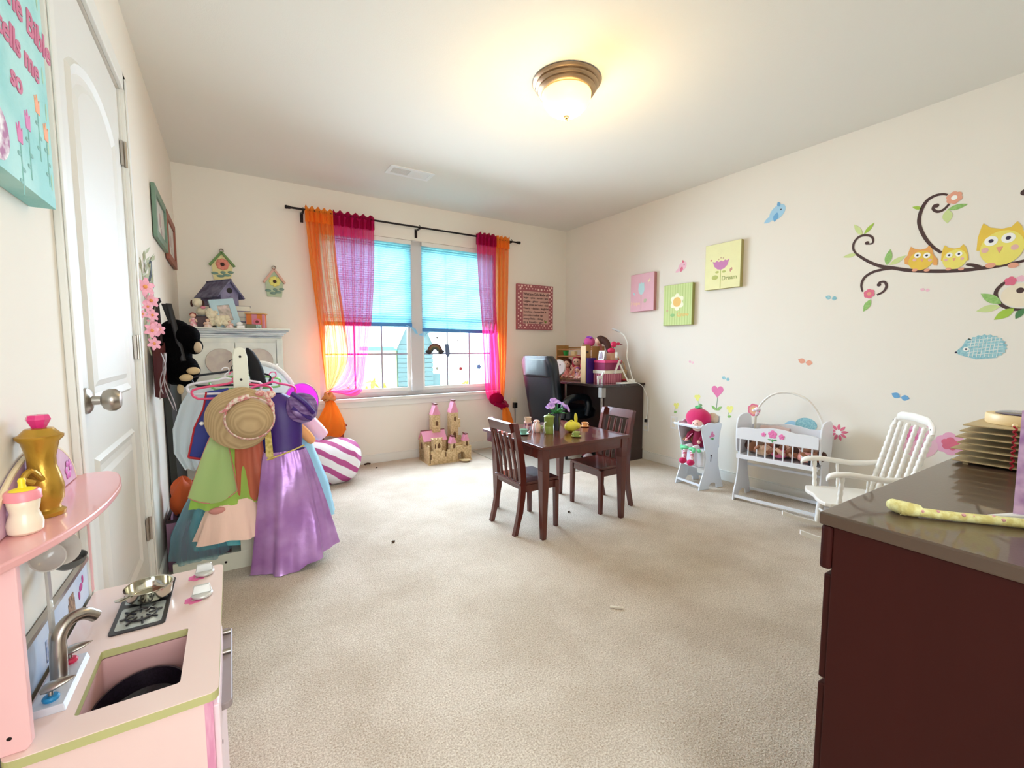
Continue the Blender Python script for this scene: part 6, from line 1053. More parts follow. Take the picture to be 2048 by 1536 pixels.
for cy in (1.358, 1.238):
    fl = MB()
    for k in range(7): a = 2*PI*k/7; fl.lathe([(0, 0), (.0075, 0), (.0075, .0004), (0, .0004)], (-.097+.0125*math.cos(a), cy-.009+.0125*math.sin(a), KZ+.0001+.00002*k), 10)
    kb = P('stove_knob', MB().lathe([(0, .002), (.020, .002), (.0215, .007), (.018, .010), (0, .011)], (-.082, cy, KZ), 26).hexa([(-.101,cy-.006,KZ+.010), (-.063,cy-.006,KZ+.010), (-.063,cy+.007,KZ+.010), (-.101,cy+.007,KZ+.010)], [(-.097,cy-.003,KZ+.028), (-.067,cy-.003,KZ+.028), (-.067,cy+.004,KZ+.028), (-.097,cy+.004,KZ+.028)]), mat('silver_knob', (206, 206, 200), .3, .3), kt, bevel=.0012)
    kb.scale = (1.0,)*3
    P('flower_sticker', fl, mat('pink_flower_sticker', (230, 110, 160), .5), kb, smooth=False)
# faucet
fp = P('faucet_base', MB().hexa([(-.296, .952, KZ), (-.250, .952, KZ), (-.250, 1.10, KZ), (-.296, 1.10, KZ)], [(-.294, .954, KZ+.012), (-.253, .954, KZ+.012), (-.253, 1.098, KZ+.012), (-.294, 1.098, KZ+.012)]), mat('silver_plastic', (206, 208, 214), .3, .25), kt, smooth=False, bevel=.001)
P('spout', MB().tube(spline([(-.275, 1.03, KZ+.012), (-.274, 1.032, KZ+.06), (-.272, 1.036, KZ+.088), (-.262, 1.048, KZ+.104), (-.245, 1.062, KZ+.104), (-.232, 1.072, KZ+.090)], 24), [.0115]*6+[.0105]*18, 14), M_nickel, fp)
for y, c in ((.975, (30, 130, 180)), (1.078, (214, 40, 80))):
    P('tap_cap', MB().lathe([(0, 0), (.010, 0), (.011, .004), (.009, .007), (0, .008)], (-.272, y, KZ+.012), 18), mat('tap_%02x' % c[0], c, .35), fp); P('tap_stem', MB().cyl((-.272, y, KZ+.018), (-.272, y, KZ+.03), .0035, n=10), M_nickel, fp)
    P('tap_lever', MB().rings([[Vector((-.285+.045*v_, y+w_*math.cos(q), KZ+.031+.010*v_+.006*math.sin(q)*w_/.012)) for q in [2*PI*i/14 for i in range(14)]] for v_, w_ in ((0, .001), (.08, .010), (.25, .013), (.5, .012), (.75, .008), (1, .001))]), M_nickel, fp)
# pan on the stove
t = thing('toy_saucepan', 'shiny stainless toy saucepan on the play stove burner', 'saucepan', (-.187, 1.29, KZ+.0078)); M_ss = mat('polished_steel', (200, 196, 180), .12, 1., var=.03); pz = KZ+.0078; pc_ = (-.184, 1.288, pz)
P('pan', MB().lathe([(0, 0), (.038, 0), (.042, .004), (.044, .024), (.0465, .026), (.0465, .0272), (.043, .0265), (.0405, .006), (.037, .0025), (0, .002)], pc_, 40), M_ss, t); P('handle', MB().rings([[Vector((-.184-.028-.020*v_+w_*.7*math.cos(q), 1.288-.034-.022*v_+w_*-.7*math.cos(q), pz+.024+.0016*math.sin(q)+.004*v_)) for q in [2*PI*i/12 for i in range(12)]] for v_, w_ in ((0, .006), (.3, .007), (.8, .012), (1, .009), (1.1, .001))]), M_ss, t)
# hanging utensils
t = thing('toy_slotted_spoon', 'translucent grey toy utensil hanging under the kitchen shelf', 'utensil', (-.29, 1.06, .76)); M_ug = mat('smoky_grey_plastic', (186, 182, 174), .25, coat=.4); hx, hy = -.288, 1.065
P('scoop', MB().lathe([(0, 0), (.014, .002), (.028, .010), (.032, .018), (.030, .018), (.014, .006), (0, .004)], (hx+.006, hy+.012, .722), 26, (.6, -.55, .5)).lathe([(0, 0), (.012, .002), (.022, .010), (.024, .016), (.022, .016), (.012, .006), (0, .004)], (hx+.004, hy-.024, .722), 26, (.4, -.6, .4)), M_ug, t)
P('handle', MB().bar((hx, hy, .715), (hx, hy, .62), .004, .016, (0,1,0)).bar((hx, hy, .622), (hx, hy, .585), .0045, .017, (0,1,0)), M_ug, t, smooth=False, bevel=.001); P('grip_loop', MB().tube([(hx, hy+.0115*math.cos(q), .558+.028*math.sin(q)) for q in [2*PI*k/24 for k in range(24)]], .0035, 8, closed=True), mat('frosted_grip', (200, 192, 178), .35), t)
t = thing('toy_ladle', 'dark grey toy ladle bowl hanging under the kitchen shelf', 'ladle', (-.272, 1.12, .73)); P('bowl', MB().lathe([(0, 0), (.014, .001), (.0235, .009), (.027, .021), (.0255, .021), (.022, .010), (.012, .004), (0, .004)], (-.278, 1.135, .668), 28, (.05, -.12, 1)), mat('charcoal_plastic', (92, 94, 90), .3), t); P('handle', MB().bar((-.297, 1.118, .685), (-.303, 1.10, .772), .004, .008), mat('charcoal_plastic', (92,94,90)), t, smooth=False)
P('hook_rail', MB().cyl((-.30, .92, .768), (-.30, 1.38, .768), .003, n=8), M_nickel, kt)
# things on the shelf
Zs = .7895
t = thing('gold_toy_pitcher', 'gold toy pitcher with pink jewel stopper on the kitchen shelf', 'pitcher', (-.285, 1.075, Zs)); M_gold = mat('gold_plastic', (190, 146, 52), .28, .55, var=.1, vscale=20, bump=.25, bscale=60); gx, gy = -.287, 1.08; t.scale = (1.12,)*3
P('body', MB().lathe([(0, 0), (.0225, 0), (.0235, .006), (.018, .010), (.0175, .014), (.0225, .026), (.0235, .045), (.0205, .062), (.0165, .078), (.0165, .092), (.0215, .116), (.0270, .122), (.0275, .126), (.0235, .128), (.016, .137), (0, .139)], (gx, gy, Zs), 30), M_gold, t)
P('stopper', MB().lathe([(0, .138), (.0085, .138), (.0145, .151), (.0120, .158), (0, .159)], (gx, gy, Zs), 8), mat('ruby_pink', (220, 40, 120), .25, coat=.4), t, smooth=False); P('handle', MB().tube(spline([(gx+.004, gy-.018, Zs+.060), (gx-.004, gy-.032, Zs+.078), (gx-.01, gy-.040, Zs+.068), (gx+.0, gy-.036, Zs+.060)], 12), .0042, 8), M_gold, t)
P('jewel', MB().ball((gx+.012, gy+.020, Zs+.045), (.006, .006, .013), 10, 6), mat('white_gem', (240, 240, 250), .15), t, smooth=False)
t = thing('toy_baby_bottle', 'cream toy baby bottle with pink collar and yellow teat', 'baby bottle', (-.286, 1.0, Zs)); gx, gy = -.288, .992
P('bottle', MB().lathe([(0, 0), (.0165, 0), (.0205, .004), (.0215, .016), (.0185, .028), (.0165, .034), (.0185, .044), (.0195, .052), (.018, .055), (0, .055)], (gx, gy, Zs), 28), mat('cream_bottle', (246, 232, 206), .3, coat=.3), t); P('collar', MB().lathe([(.0185, .053), (.0215, .054), (.021, .066), (.019, .069), (0, .069)], (gx, gy, Zs), 28), mat('rose_collar', (244, 150, 160), .35), t)
P('teat', MB().lathe([(.017, .068), (.013, .071), (.005, .073), (.0042, .078), (.0048, .084), (.003, .088), (0, .0885)], (gx, gy, Zs), 20), mat('yellow_teat', (250, 222, 40), .35), t); P('side_stud', MB().ball((gx+.010, gy+.016, Zs+.046), (.004, .004, .006)), mat('rose_collar', (244,150,160)), t)
# teal canvas above the kitchen
t = thing('teal_canvas', 'aqua painted canvas with pink lettering and tulips above the play kitchen', 'canvas', (XL, 1.0, 1.5)); cx = XL+.038
P('canvas', MB().box(XL+.001, cx, .62, 1.243, 1.353, 2.02), mat('aqua_paint', (150, 210, 206), .7, col2=(178, 224, 218), vscale=9, bump=.3, bscale=120), t, smooth=False)
TM = lambda y, z: plane_M((cx+.0008, y, z), (0, 1, .0), (0, 0, 1))
M_ptx = mat('pink_lettering', (206, 110, 140), .6)
for body, y, z, s in (('the Bible', 1.165, 1.655, .062), ('tells me', 1.11, 1.583, .056), ('so', 1.083, 1.52, .052), ('this I know, for', 1.02, 1.74, .06)): P('lettering', text_mesh(body, s, TM(y, z), .0006, shear=.15), M_ptx, t, smooth=False)
for (y, z, c) in ((1.178, 1.522, (250, 170, 130)), (1.216, 1.488, (250, 170, 120)), (1.122, 1.472, (222, 130, 180)), (1.080, 1.435, (222, 120, 170))):
    P('tulip', MB().poly([(cx, y-.009, z-.016), (cx, y+.009, z-.016), (cx, y+.012, z+.012), (cx, y+.006, z+.004), (cx, y, z+.018), (cx, y-.006, z+.004), (cx, y-.012, z+.012)], (1,0,0), .001), mat('tulip_%d' % c[1], c, .7), t, smooth=False); st = MB().bar((cx+.0003, y, z-.016), (cx+.0003, y, z-.10), .0008, .003, (0,1,0))
    for k in range(3): st.ball((cx+.0004, y+.008*(1 if k % 2 else -1), z-.035-.022*k), (.0006, .007, .004), 8, 5)
    P('tulip_stem', st, mat('sage_stem_paint', (130, 180, 170), .7), t, smooth=False)
rs_ = MB().lathe([(0, 0), (.042, 0), (.042, .001), (0, .001)], (cx, .99, 1.405), 26, (1,0,0)); P('white_flower', rs_, mat('white_mauve_print', (244, 238, 238), .7, col2=(176, 110, 150), vscale=60), t, smooth=False)
vb = MB()
for k in range(9): z = 1.40+.065*k; vb.ball((cx+.0003, 1.228-.004*(k % 2), z), (.0005, .004, .016), 8, 5)
P('vine_border', vb, mat('pale_green_paint', (176, 210, 176), .7), t)

# ---------------------------------------------------------------- dresser in the right foreground
M_dt = mat('dresser_top_varnish', (82, 62, 48), .33, var=.08, vscale=5, coat=.5, bump=.05, bscale=200); M_db = mat('dresser_mahogany', (58, 17, 13), .55, var=.14, vscale=4, stretch=(5, 5, .6), spec=.2)
ds = thing('dresser', 'dark mahogany dresser in the right foreground with items on top', 'dresser', (1.5, .1, 0)); SX0, SX1, SY0, SY1, SZ = .850, 2.15, YN+.02, .353, .800
P('top', MB().box(SX0, SX1, SY0, SY1, SZ-.022, SZ), M_dt, ds, smooth=False, bevel=.003); P('carcass', MB().box(SX0+.006, SX1-.006, SY0, SY1-.02, .0, SZ-.022), M_db, ds, smooth=False, bevel=.002)
P('drawer_rail', MB().box(SX0+.002, SX1-.002, SY1-.02, SY1-.002, SZ-.10, SZ-.022), M_db, ds, smooth=False, bevel=.006)
for r, (z0, z1) in enumerate(((.50, .69), (.28, .49), (.06, .27))):
    for c0, c1 in ((SX0+.01, 1.49), (1.50, SX1-.01)):
        q = P('drawer', MB().box(c0, c1, SY1-.02, SY1-.008, z0, z1), M_db, ds, smooth=False, bevel=.003)
        for f_ in (.25, .75): P('knob', MB().lathe([(0, 0), (.008, 0), (.007, .008), (.014, .014), (.012, .02), (0, .021)], (c0+(c1-c0)*f_, SY1-.008, (z0+z1)/2), 14, (0,1,0)), M_nickel, q)
# stack of threaded boards
t = thing('board_stack', 'tiered stack of thin wooden boards threaded with red cord on the dresser', 'wooden board stack', (1.62, .22, SZ)); M_bd = mat('thin_birch_board', (196, 174, 130), .5, var=.08, vscale=8, stretch=(1, 5, 1))
for k in range(7):
    z = SZ+.006+.0145*k; o = (0, .004, -.003, .006, .002, .008, .012)[k]; P('board', MB().box(1.492+o, 1.78, .185+o*.3, .338-o, z, z+.003), M_bd, t, smooth=False, bevel=.001)
P('spacer', MB().box(1.60, 1.68, .21, .25, SZ, SZ+.093).box(1.60, 1.68, .29, .31, SZ+.001, SZ+.093), M_espresso2, t, smooth=False)
P('foot', MB().box(1.50, 1.52, .20, .21, SZ, SZ+.006).box(1.50, 1.52, .31, .32, SZ, SZ+.006).box(1.74, 1.76, .20, .21, SZ, SZ+.006), M_bd, t, smooth=False)
cd = MB(); pts = [(1.497-.0035+.0025*math.cos(k*1.3), .238+.0025*math.sin(k*1.3), SZ+.004+.1*k/40) for k in range(41)]; P('red_cord', cd.tube(pts, .0022, 6), mat('red_cord', (170, 24, 40), .7), t)
t = thing('round_tin', 'round pale wooden drum with shiny violet lid on the board stack', 'drum', (1.62, .24, SZ+.10)); P('drum', MB().lathe([(0, 0), (.075, 0), (.077, .004), (.077, .02), (.075, .024), (0, .024)], (1.625, .235, SZ+.0965), 40), mat('pale_beech', (240, 212, 160), .4), t); P('lid', MB().lathe([(0, .024), (.058, .024), (.06, .026), (.055, .028), (0, .0285)], (1.625, .235, SZ+.0965), 40), mat('violet_mirror', (112, 104, 136), .12, .7), t)
P('ball_knob', MB().ball((1.532, .245, SZ+.1015), .0052), mat('pale_beech', (240,212,160)), t)
# hooked stick with floral cloth
t = thing('floral_hook_stick', 'yellow floral cloth covered stick with hooked end on the dresser', 'cane', (1.0, .22, SZ)); M_yf = mat('yellow_floral_cloth', (244, 240, 176), .8, col2=(222, 208, 130), vscale=90, bump=.4, bscale=120)
stk = [(.948, .272, SZ+.0098), (.958, .253, SZ+.009), (.985, .215, SZ+.008), (1.02, .172, SZ+.0078), (1.06, .118, SZ+.0078), (1.10, .06, SZ+.0078)]
P('stick', MB().tube(spline(stk, 24), [.0098]*3+[.0074]*21, 14), M_yf, t); P('hook', MB().tube(spline([(.962, .252, SZ+.0105), (.950, .266, SZ+.012), (.955, .284, SZ+.012), (.976, .286, SZ+.010), (.998, .274, SZ+.008)], 14), [.0095, .0105, .0110, .0112, .0112, .0110, .0105, .010, .009, .0078, .0065, .005, .004, .003], 14), M_yf, t)
fm = MB()
for k in range(14):
    f_ = spline(stk, 24)[1+int(k*1.5)]; fm.ball((f_[0]-.004+.003*(k % 3), f_[1]-.004, f_[2]+.0055-.002*(k % 2)), .0028, 8, 6)
P('pink_blossom', fm, mat('blossom_spots', (230, 170, 170), .8), t)
# white stand with pink frame at right edge
t = thing('pink_framed_stand', 'white footed stand with violet pink front at the right photo edge', 'stand', (1.10, .15, SZ)); P('foot', MB().hexa([(1.050, .192, SZ), (1.056, .178, SZ), (1.115, .120, SZ), (1.115, .150, SZ)], [(1.050, .192, SZ+.006), (1.056, .178, SZ+.008), (1.115, .120, SZ+.012), (1.115, .150, SZ+.012)]), M_white, t, smooth=False, bevel=.002)
P('panel', MB().hexa([(1.078, .166, SZ+.01), (1.086, .160, SZ+.01), (1.16, .06, SZ+.01), (1.15, .06, SZ+.01)], [(1.090, .168, SZ+.18), (1.098, .162, SZ+.18), (1.17, .06, SZ+.18), (1.16, .06, SZ+.18)]), mat('violet_pink_print', (226, 190, 230), .4, col2=(160, 110, 180), vscale=26), t, smooth=False)
# ---------------------------------------------------------------- canvases on the right wall
def rcanvas(y0, y1, z0, z1, side, face, lab):
    t = thing('small_canvas', lab, 'canvas', (XR, (y0+y1)/2, z0)); xf = XR-.036
    P('canvas', MB().box(xf, XR-.001, y0, y1, z0, z1), side, t, smooth=False, bevel=.002); P('painted_face', MB().box(xf-.0006, xf, y0+.002, y1-.002, z0+.002, z1-.002), face, t, smooth=False); return t, xf-.0006
WX = Vector((-1, 0, 0))
DE = [0]
def dot(mb, x, y, z, r, n=20, t_=.0006, rz=None):
    DE[0] = (DE[0]+1) % 12; x = x-.00004*DE[0]
    return mb.poly([(x, y-r*math.cos(2*PI*i/n), z+(rz or r)*math.sin(2*PI*i/n)) for i in range(n)], WX, t_)
def TR(x, y, z): return plane_M((x, y, z), (0, -1, 0), (0, 0, 1))
# y coordinate decreases towards the right of the picture
t, x = rcanvas(2.848, 3.135, 1.433, 1.788, mat('dusty_rose_canvas', (190, 130, 134), .7), mat('pink_canvas_face', (232, 184, 196), .7), 'pink canvas with pale blue tulip, leftmost on the right wall')
dot(mb := MB(), x, 3.0, 1.645, .037, rz=.055); P('tulip', mb.poly([(x, 3.035, 1.66), (x, 3.0, 1.66), (x, 2.965, 1.66), (x, 2.968, 1.705), (x, 2.985, 1.69), (x, 3.0, 1.71), (x, 3.015, 1.69), (x, 3.032, 1.705)], WX, .0005), mat('ice_blue_petal', (190, 224, 226), .7), t, smooth=False)
P('stem', MB().box(x-.0005, x, 2.998, 3.002, 1.44, 1.59), mat('pinkish_green', (206, 180, 160), .7), t, smooth=False); dot(mb := MB(), x, 2.95, 1.535, .02, rz=.012); dot(mb, x, 2.955, 1.52, .016, rz=.01); P('leaf', mb, mat('faded_green', (190, 190, 160), .7), t, smooth=False); P('lettering', text_mesh('Hope', .05, TR(x-.0006, 3.07, 1.51), .0005), mat('peach_lettering', (246, 208, 180), .7), t, smooth=False)
dot(mb := MB(), x, 2.915, 1.71, .008, rz=.014); dot(mb, x, 2.900, 1.718, .008, rz=.014); P('butterfly', mb, mat('cream_butterfly', (250, 230, 200), .7), t, smooth=False); dot(mb := MB(), x, 3.085, 1.60, .007, rz=.012); dot(mb, x, 3.095, 1.61, .006, rz=.010); P('butterfly', mb, mat('ice_blue_petal', (190,224,226)), t, smooth=False)
gs = mat('lime_canvas_face', (204, 220, 150), .7)
t, x = rcanvas(2.438, 2.735, 1.282, 1.640, mat('olive_canvas_side', (160, 160, 90), .7), gs, 'lime striped canvas with white daisy, middle of the three')
for k in range(11): P('stripe', MB().box(x-.0003, x, 2.452+k*.0262, 2.459+k*.0262, 1.284, 1.638), mat('lime_stripe', (186, 206, 130), .7), t, smooth=False)
x -= .0003; mb = MB()
for k in range(6): a = k*PI/3+PI/6; dot(mb, x, 2.590+.05*math.cos(a), 1.485+.052*math.sin(a), .024, 14)
for k in range(6): a = k*PI/3; dot(mb, x, 2.590+.045*math.cos(a), 1.485+.047*math.sin(a), .012, 10)
P('petal', mb, mat('ivory_petal', (246, 246, 214), .7), t, smooth=False); dot(mb := MB(), x-.0007, 2.59, 1.485, .042); P('flower_centre', mb, mat('amber_centre', (238, 192, 110), .7), t, smooth=False)
P('stem', MB().box(x-.0004, x, 2.588, 2.592, 1.29, 1.42), mat('pale_green_stem', (180, 200, 130), .7), t, smooth=False); dot(mb := MB(), x, 2.635, 1.372, .024, rz=.014); P('leaf', mb, mat('spring_green', (150, 200, 130), .7), t, smooth=False); P('lettering', text_mesh('Grow', .05, TR(x-.0006, 2.528, 1.372), .0005), mat('peach_orange_lettering', (232, 200, 120), .7), t, smooth=False); dot(mb := MB(), x, 2.692, 1.415, .010, rz=.012); P('butterfly', mb, mat('tan_butterfly', (206, 180, 140), .7), t, smooth=False)
t, x = rcanvas(2.020, 2.325, 1.555, 1.915, mat('khaki_canvas_side', (176, 166, 106), .7), mat('pale_yellow_face', (238, 234, 178), .7), 'pale yellow canvas with mauve tulip reading Dream, highest')
yc = 2.185; P('tulip', MB().poly([(x, yc-p, 1.765+q) for p, q in ((-.072, .012), (-.055, -.03), (-.03, -.052), (0, -.06), (.03, -.052), (.055, -.03), (.072, .018), (.05, .008), (.035, .016), (.018, .004), (0, .014), (-.018, .004), (-.035, .016), (-.05, .006))], WX, .0006), mat('mauve_petal', (206, 132, 180), .7), t, smooth=False)
P('stem', MB().box(x-.0005, x, yc-.003, yc+.003, 1.56, 1.71), mat('olive_green_print', (190, 196, 110), .7), t, smooth=False); mb = MB(); dot(mb, x, yc+.03, 1.69, .016, rz=.009); dot(mb, x, yc-.028, 1.688, .016, rz=.009); dot(mb, x, yc+.048, 1.65, .028, rz=.018); P('leaf', mb, mat('olive_green_print', (176,190,100)), t, smooth=False); P('lettering', text_mesh('Dream', .046, TR(x-.0006, yc-.075, 1.635), .0005), mat('sage_lettering', (170, 176, 110), .7), t, smooth=False)
mb = MB(); dot(mb, x, yc+.02, 1.79, .006); dot(mb, x, yc, 1.80, .006); dot(mb, x, yc-.02, 1.795, .006); P('dot_print', mb, mat('tan_butterfly', (206,180,140)), t, smooth=False); mb = MB(); dot(mb, x, yc-.083, 1.692, .006, rz=.014); dot(mb, x, yc-.093, 1.70, .006, rz=.012); dot(mb, x, yc+.085, 1.79, .009, rz=.007); P('butterfly', mb, mat('dusky_pink', (206, 150, 130), .7), t, smooth=False)

# ---------------------------------------------------------------- sign on the back wall
t = thing('polka_dot_sign', 'square maroon polka dot canvas with handwritten verse on the back wall', 'sign', (2.94, YB, 1.54)); sy = YB-.03; sx0, sx1, sz0, sz1 = 2.682, 3.175, 1.287, 1.786
P('canvas', MB().box(sx0, sx1, sy, YB-.001, sz0, sz1), mat('maroon_rose', (164, 92, 98), .7), t, smooth=False, bevel=.002); sg = P('text_panel', MB().box(sx0+.075, sx1-.065, sy-.0008, sy, sz0+.065, sz1-.075), mat('pale_mauve_panel', (206, 162, 150), .7), t, smooth=False)
rnd = random.Random(5); M_pd = mat('cream_polka', (236, 200, 190), .7)
for k in range(92):
    side = k % 4; a = (k//4+.5)/23; b_ = (.018, .048)[(k//4) % 2]+rnd.uniform(-.004, .004); r = rnd.choice((.005, .007, .009, .013)); xx = (sx0+.012+(sx1-sx0-.024)*a) if side < 2 else (sx0+b_ if side == 2 else sx1-b_); zz = (sz0+b_ if side == 0 else sz1-b_) if side < 2 else sz0+.012+(sz1-sz0-.024)*a
    P('polka_dot', MB().poly([(xx+r*math.cos(2*PI*i/12), sy, zz+r*math.sin(2*PI*i/12)) for i in range(12)], (0,-1,0), .0006+.00001*k), M_pd, t, smooth=False)
lines = ['What are Girls Made of?', 'Sugar - spice - lemon - lace', 'Giggles - glitter - ponytails', 'Ballet shoes and tutus - dolls', 'Hearts - daisies - laughter', 'Sunshine - butterflies &', 'jewels make up', 'every little - thing', 'in a lovely - girl']
for i, ln in enumerate(lines):
    z = sz1-.108-.0385*i; s = .043 if i == 0 else .030; tm = text_mesh(ln, s, plane_M((sx0+.085, sy-.0012, z), (1,0,0), (0,0,1)), .0004, align='LEFT'); xs = [v_.x for v_ in tm.v]; wd = max(xs)-min(xs); tgt = (.345, .335, .345, .34, .345, .315, .27, .265, .27)[i]
    for v_ in tm.v: v_.x = sx0+.082+(v_.x-min(xs))*1.0*tgt/wd if False else sx0+.082+(v_.x-(sx0+.085))*tgt/wd
    P('lettering', tm, mat('dark_plum_ink', (70, 40, 46), .7), sg, smooth=False)
P('butterfly', MB().poly([(sx1-.115, sy-.001, sz0+.075), (sx1-.10, sy-.001, sz0+.078), (sx1-.088, sy-.001, sz0+.105), (sx1-.104, sy-.001, sz0+.095), (sx1-.118, sy-.001, sz0+.11), (sx1-.13, sy-.001, sz0+.108)], (0,-1,0), .001), mat('olive_butterfly', (110, 130, 50), .6), sg, smooth=False)

# ---------------------------------------------------------------- vinyl stickers on the right wall
DX_ = XR
def R_(y, z, k=0): return (DX_-.0006-.0004*k, y, z)
VM = lambda nm, c, **kw: mat('vinyl_'+nm, c, .6, **kw)
V = dict(brn=VM('dark_brown', (72, 46, 44)), lf1=VM('pale_lime', (206, 220, 150)), lf2=VM('leaf_green', (136, 184, 96), col2=(160, 200, 120), vscale=80), lf3=VM('bright_lime', (166, 200, 70)), lf4=VM('deep_green', (76, 130, 80)), sal=VM('salmon', (232, 164, 136)), pnk=VM('rose_pink', (226, 112, 138)), wht=VM('white', (250, 248, 240)), yel=VM('owl_yellow', (240, 226, 112)), org=VM('owl_orange', (236, 168, 92)), gld=VM('owl_gold', (236, 198, 74)), blk=VM('ink', (52, 44, 70)), chk=VM('cheek', (232, 184, 176)), blu=VM('sky_blue', (166, 208, 232)), blu2=VM('mid_blue', (110, 170, 214)), pk2=VM('petal_pink', (240, 176, 204)), crm=VM('cream', (240, 226, 200)), tea=VM('teal_check', (130, 184, 196), col2=(166, 208, 212), vscale=90), lpk=VM('light_pink', (240, 190, 204)), hot=VM('heart_pink', (228, 120, 168)), ylw=VM('tulip_yellow', (240, 236, 130)))
EPS = [0]
def disc(mb, y, z, r, rz=None, n=24, k=0, rot=0.):
    rz = rz or r; c, s = math.cos(rot), math.sin(rot)
    EPS[0] = (EPS[0]+1) % 9; k = k+.07*EPS[0]
    return mb.poly([R_(y+r*math.cos(q)*c-rz*math.sin(q)*s, z+r*math.cos(q)*s+rz*math.sin(q)*c, k) for q in [2*PI*i/n for i in range(n)]], WX, .0004)
def stroke(mb, pts, w, n=None, k=0, taper=True):
    n = n or len(pts)*7; p = spline([(a, b_, 0) for a, b_ in pts], n); ws = [w*(.55+.45*math.sin(PI*min(1, .12+.9*i/(n-1)))) if taper else w for i in range(n)]; L_, Rr = [], []
    for i in range(n):
        d_ = (p[min(i+1, n-1)]-p[max(i-1, 0)]).normalized(); nn = Vector((-d_.y, d_.x, 0))*ws[i]/2; L_.append(p[i]+nn); Rr.append(p[i]-nn)
    for i in range(n-1): mb.poly([R_(q.x, q.y, k) for q in (L_[i], L_[i+1], Rr[i+1], Rr[i])], WX, .0004)
    return mb
def leaf(a, b_, w): 
    a, b_ = Vector((*a, 0)), Vector((*b_, 0)); d_ = b_-a; nn = Vector((-d_.y, d_.x, 0)).normalized()*w/2; n = 8; up = [a+d_*(i/n)+nn*math.sin(PI*(i/n)**.9) for i in range(n+1)]; dn = [a+d_*(i/n)-nn*math.sin(PI*(i/n)**.9) for i in range(n-1, 0, -1)]
    return up+dn
def leafmb(a, b_, w, k=1): return MB().poly([R_(q.x, q.y, k) for q in leaf(a, b_, w)], WX, .0004)
def petals(y, z, r, n, k=1, rr=.5):
    mb = MB()
    for i in range(n): a = 2*PI*i/n+.4; disc(mb, y+r*.58*math.cos(a), z+r*.58*math.sin(a), r*rr, n=14, k=k)
    return disc(mb, y, z, r*.6, n=14, k=k)
def sticker(lab, y, z, name='wall_sticker', cat='wall sticker', group=None): return thing(name, lab, cat, (XR, y, z), group)
SP = lambda nm, mb, c, t: P(nm, mb, V[c], t, smooth=False)
t = sticker('long brown branch sticker with curled twigs, leaves and flowers', .95, 1.6, 'branch_sticker')
mb = stroke(MB(), [(1.278, 1.674), (1.22, 1.623), (1.155, 1.582), (1.081, 1.557), (1.005, 1.533), (0.896, 1.513), (0.794, 1.502), (0.699, 1.502), (0.633, 1.506), (0.562, 1.517), (0.509, 1.529)], .02)
SP('branch', mb, 'brn', t)
SP('twig', stroke(MB(), [(1.278, 1.674), (1.297, 1.708), (1.296, 1.747), (1.274, 1.777), (1.242, 1.783), (1.209, 1.771), (1.195, 1.746), (1.2, 1.725), (1.226, 1.726)], 0.014, k=1), 'brn', t)
SP('twig', stroke(MB(), [(1.058, 1.553), (1.123, 1.558), (1.185, 1.549), (1.228, 1.521), (1.242, 1.477), (1.233, 1.434)], 0.016, k=1), 'brn', t)
SP('twig', stroke(MB(), [(1.158, 1.407), (1.128, 1.423), (1.113, 1.454), (1.125, 1.482), (1.15, 1.481), (1.152, 1.466)], 0.014, k=1), 'brn', t)
SP('twig', stroke(MB(), [(0.713, 1.509), (0.747, 1.524), (0.771, 1.532)], 0.017, k=1), 'brn', t)
SP('twig', stroke(MB(), [(0.875, 1.611), (0.914, 1.652), (0.949, 1.707), (0.976, 1.775), (0.982, 1.825), (0.972, 1.878), (0.951, 1.917), (0.92, 1.933), (0.889, 1.933), (0.868, 1.923)], 0.018, k=1), 'brn', t)
SP('twig', stroke(MB(), [(0.858, 1.872), (0.879, 1.847), (0.904, 1.842), (0.924, 1.862), (0.919, 1.881), (0.906, 1.874)], 0.014, k=1), 'brn', t)
SP('curl_end', disc(MB(), *(1.226, 1.733), .011, k=1), 'brn', t)
SP('curl_end', disc(MB(), *(1.151, 1.468), .011, k=1), 'brn', t)
SP('curl_end', disc(MB(), *(0.91, 1.876), .011, k=1), 'brn', t)
SP('leaf', leafmb((1.252, 1.784), (1.302, 1.863), 0.028), 'lf1', t)
SP('leaf', leafmb((1.245, 1.79), (1.195, 1.85), 0.022), 'lf3', t)
SP('leaf', leafmb((1.278, 1.674), (1.353, 1.668), 0.024), 'lf1', t)
SP('leaf', leafmb((1.119, 1.581), (1.106, 1.674), 0.036), 'lf2', t)
SP('leaf', leafmb((1.106, 1.579), (1.03, 1.624), 0.03), 'lf1', t)
SP('leaf', leafmb((0.972, 1.875), (1.017, 1.897), 0.018), 'lf3', t)
SP('leaf', leafmb((0.863, 1.843), (0.781, 1.851), 0.028), 'lf2', t)
SP('leaf', leafmb((0.863, 1.843), (0.859, 1.768), 0.042), 'lf1', t)
SP('leaf', leafmb((1.188, 1.383), (1.223, 1.309), 0.034), 'lf2', t)
f_ = SP('flower', petals(*(0.839, 1.9), 0.032, 6, k=2), 'sal', t); SP('flower_centre', disc(MB(), *(0.839, 1.9), 0.0128, k=4), 'wht', f_)
f_ = SP('flower', petals(*(1.198, 1.418), 0.028, 6, k=2), 'pnk', t); SP('flower_centre', disc(MB(), *(1.198, 1.418), 0.0112, k=4), 'sal', f_)
t = sticker('small orange headed owl sticker, leftmost of the three on the branch', 0.962, 1.591, 'owl_sticker')
SP('head_feathers', MB().poly([R_(a, b_, 3) for a, b_ in [(1.022, 1.626), (1.014, 1.659), (1.01, 1.67), (0.992, 1.653), (0.965, 1.644), (0.942, 1.647), (0.929, 1.662), (0.917, 1.645), (0.906, 1.606), (0.901, 1.568), (0.925, 1.572), (0.997, 1.58), (1.022, 1.584)]], WX, .0004), 'org', t)
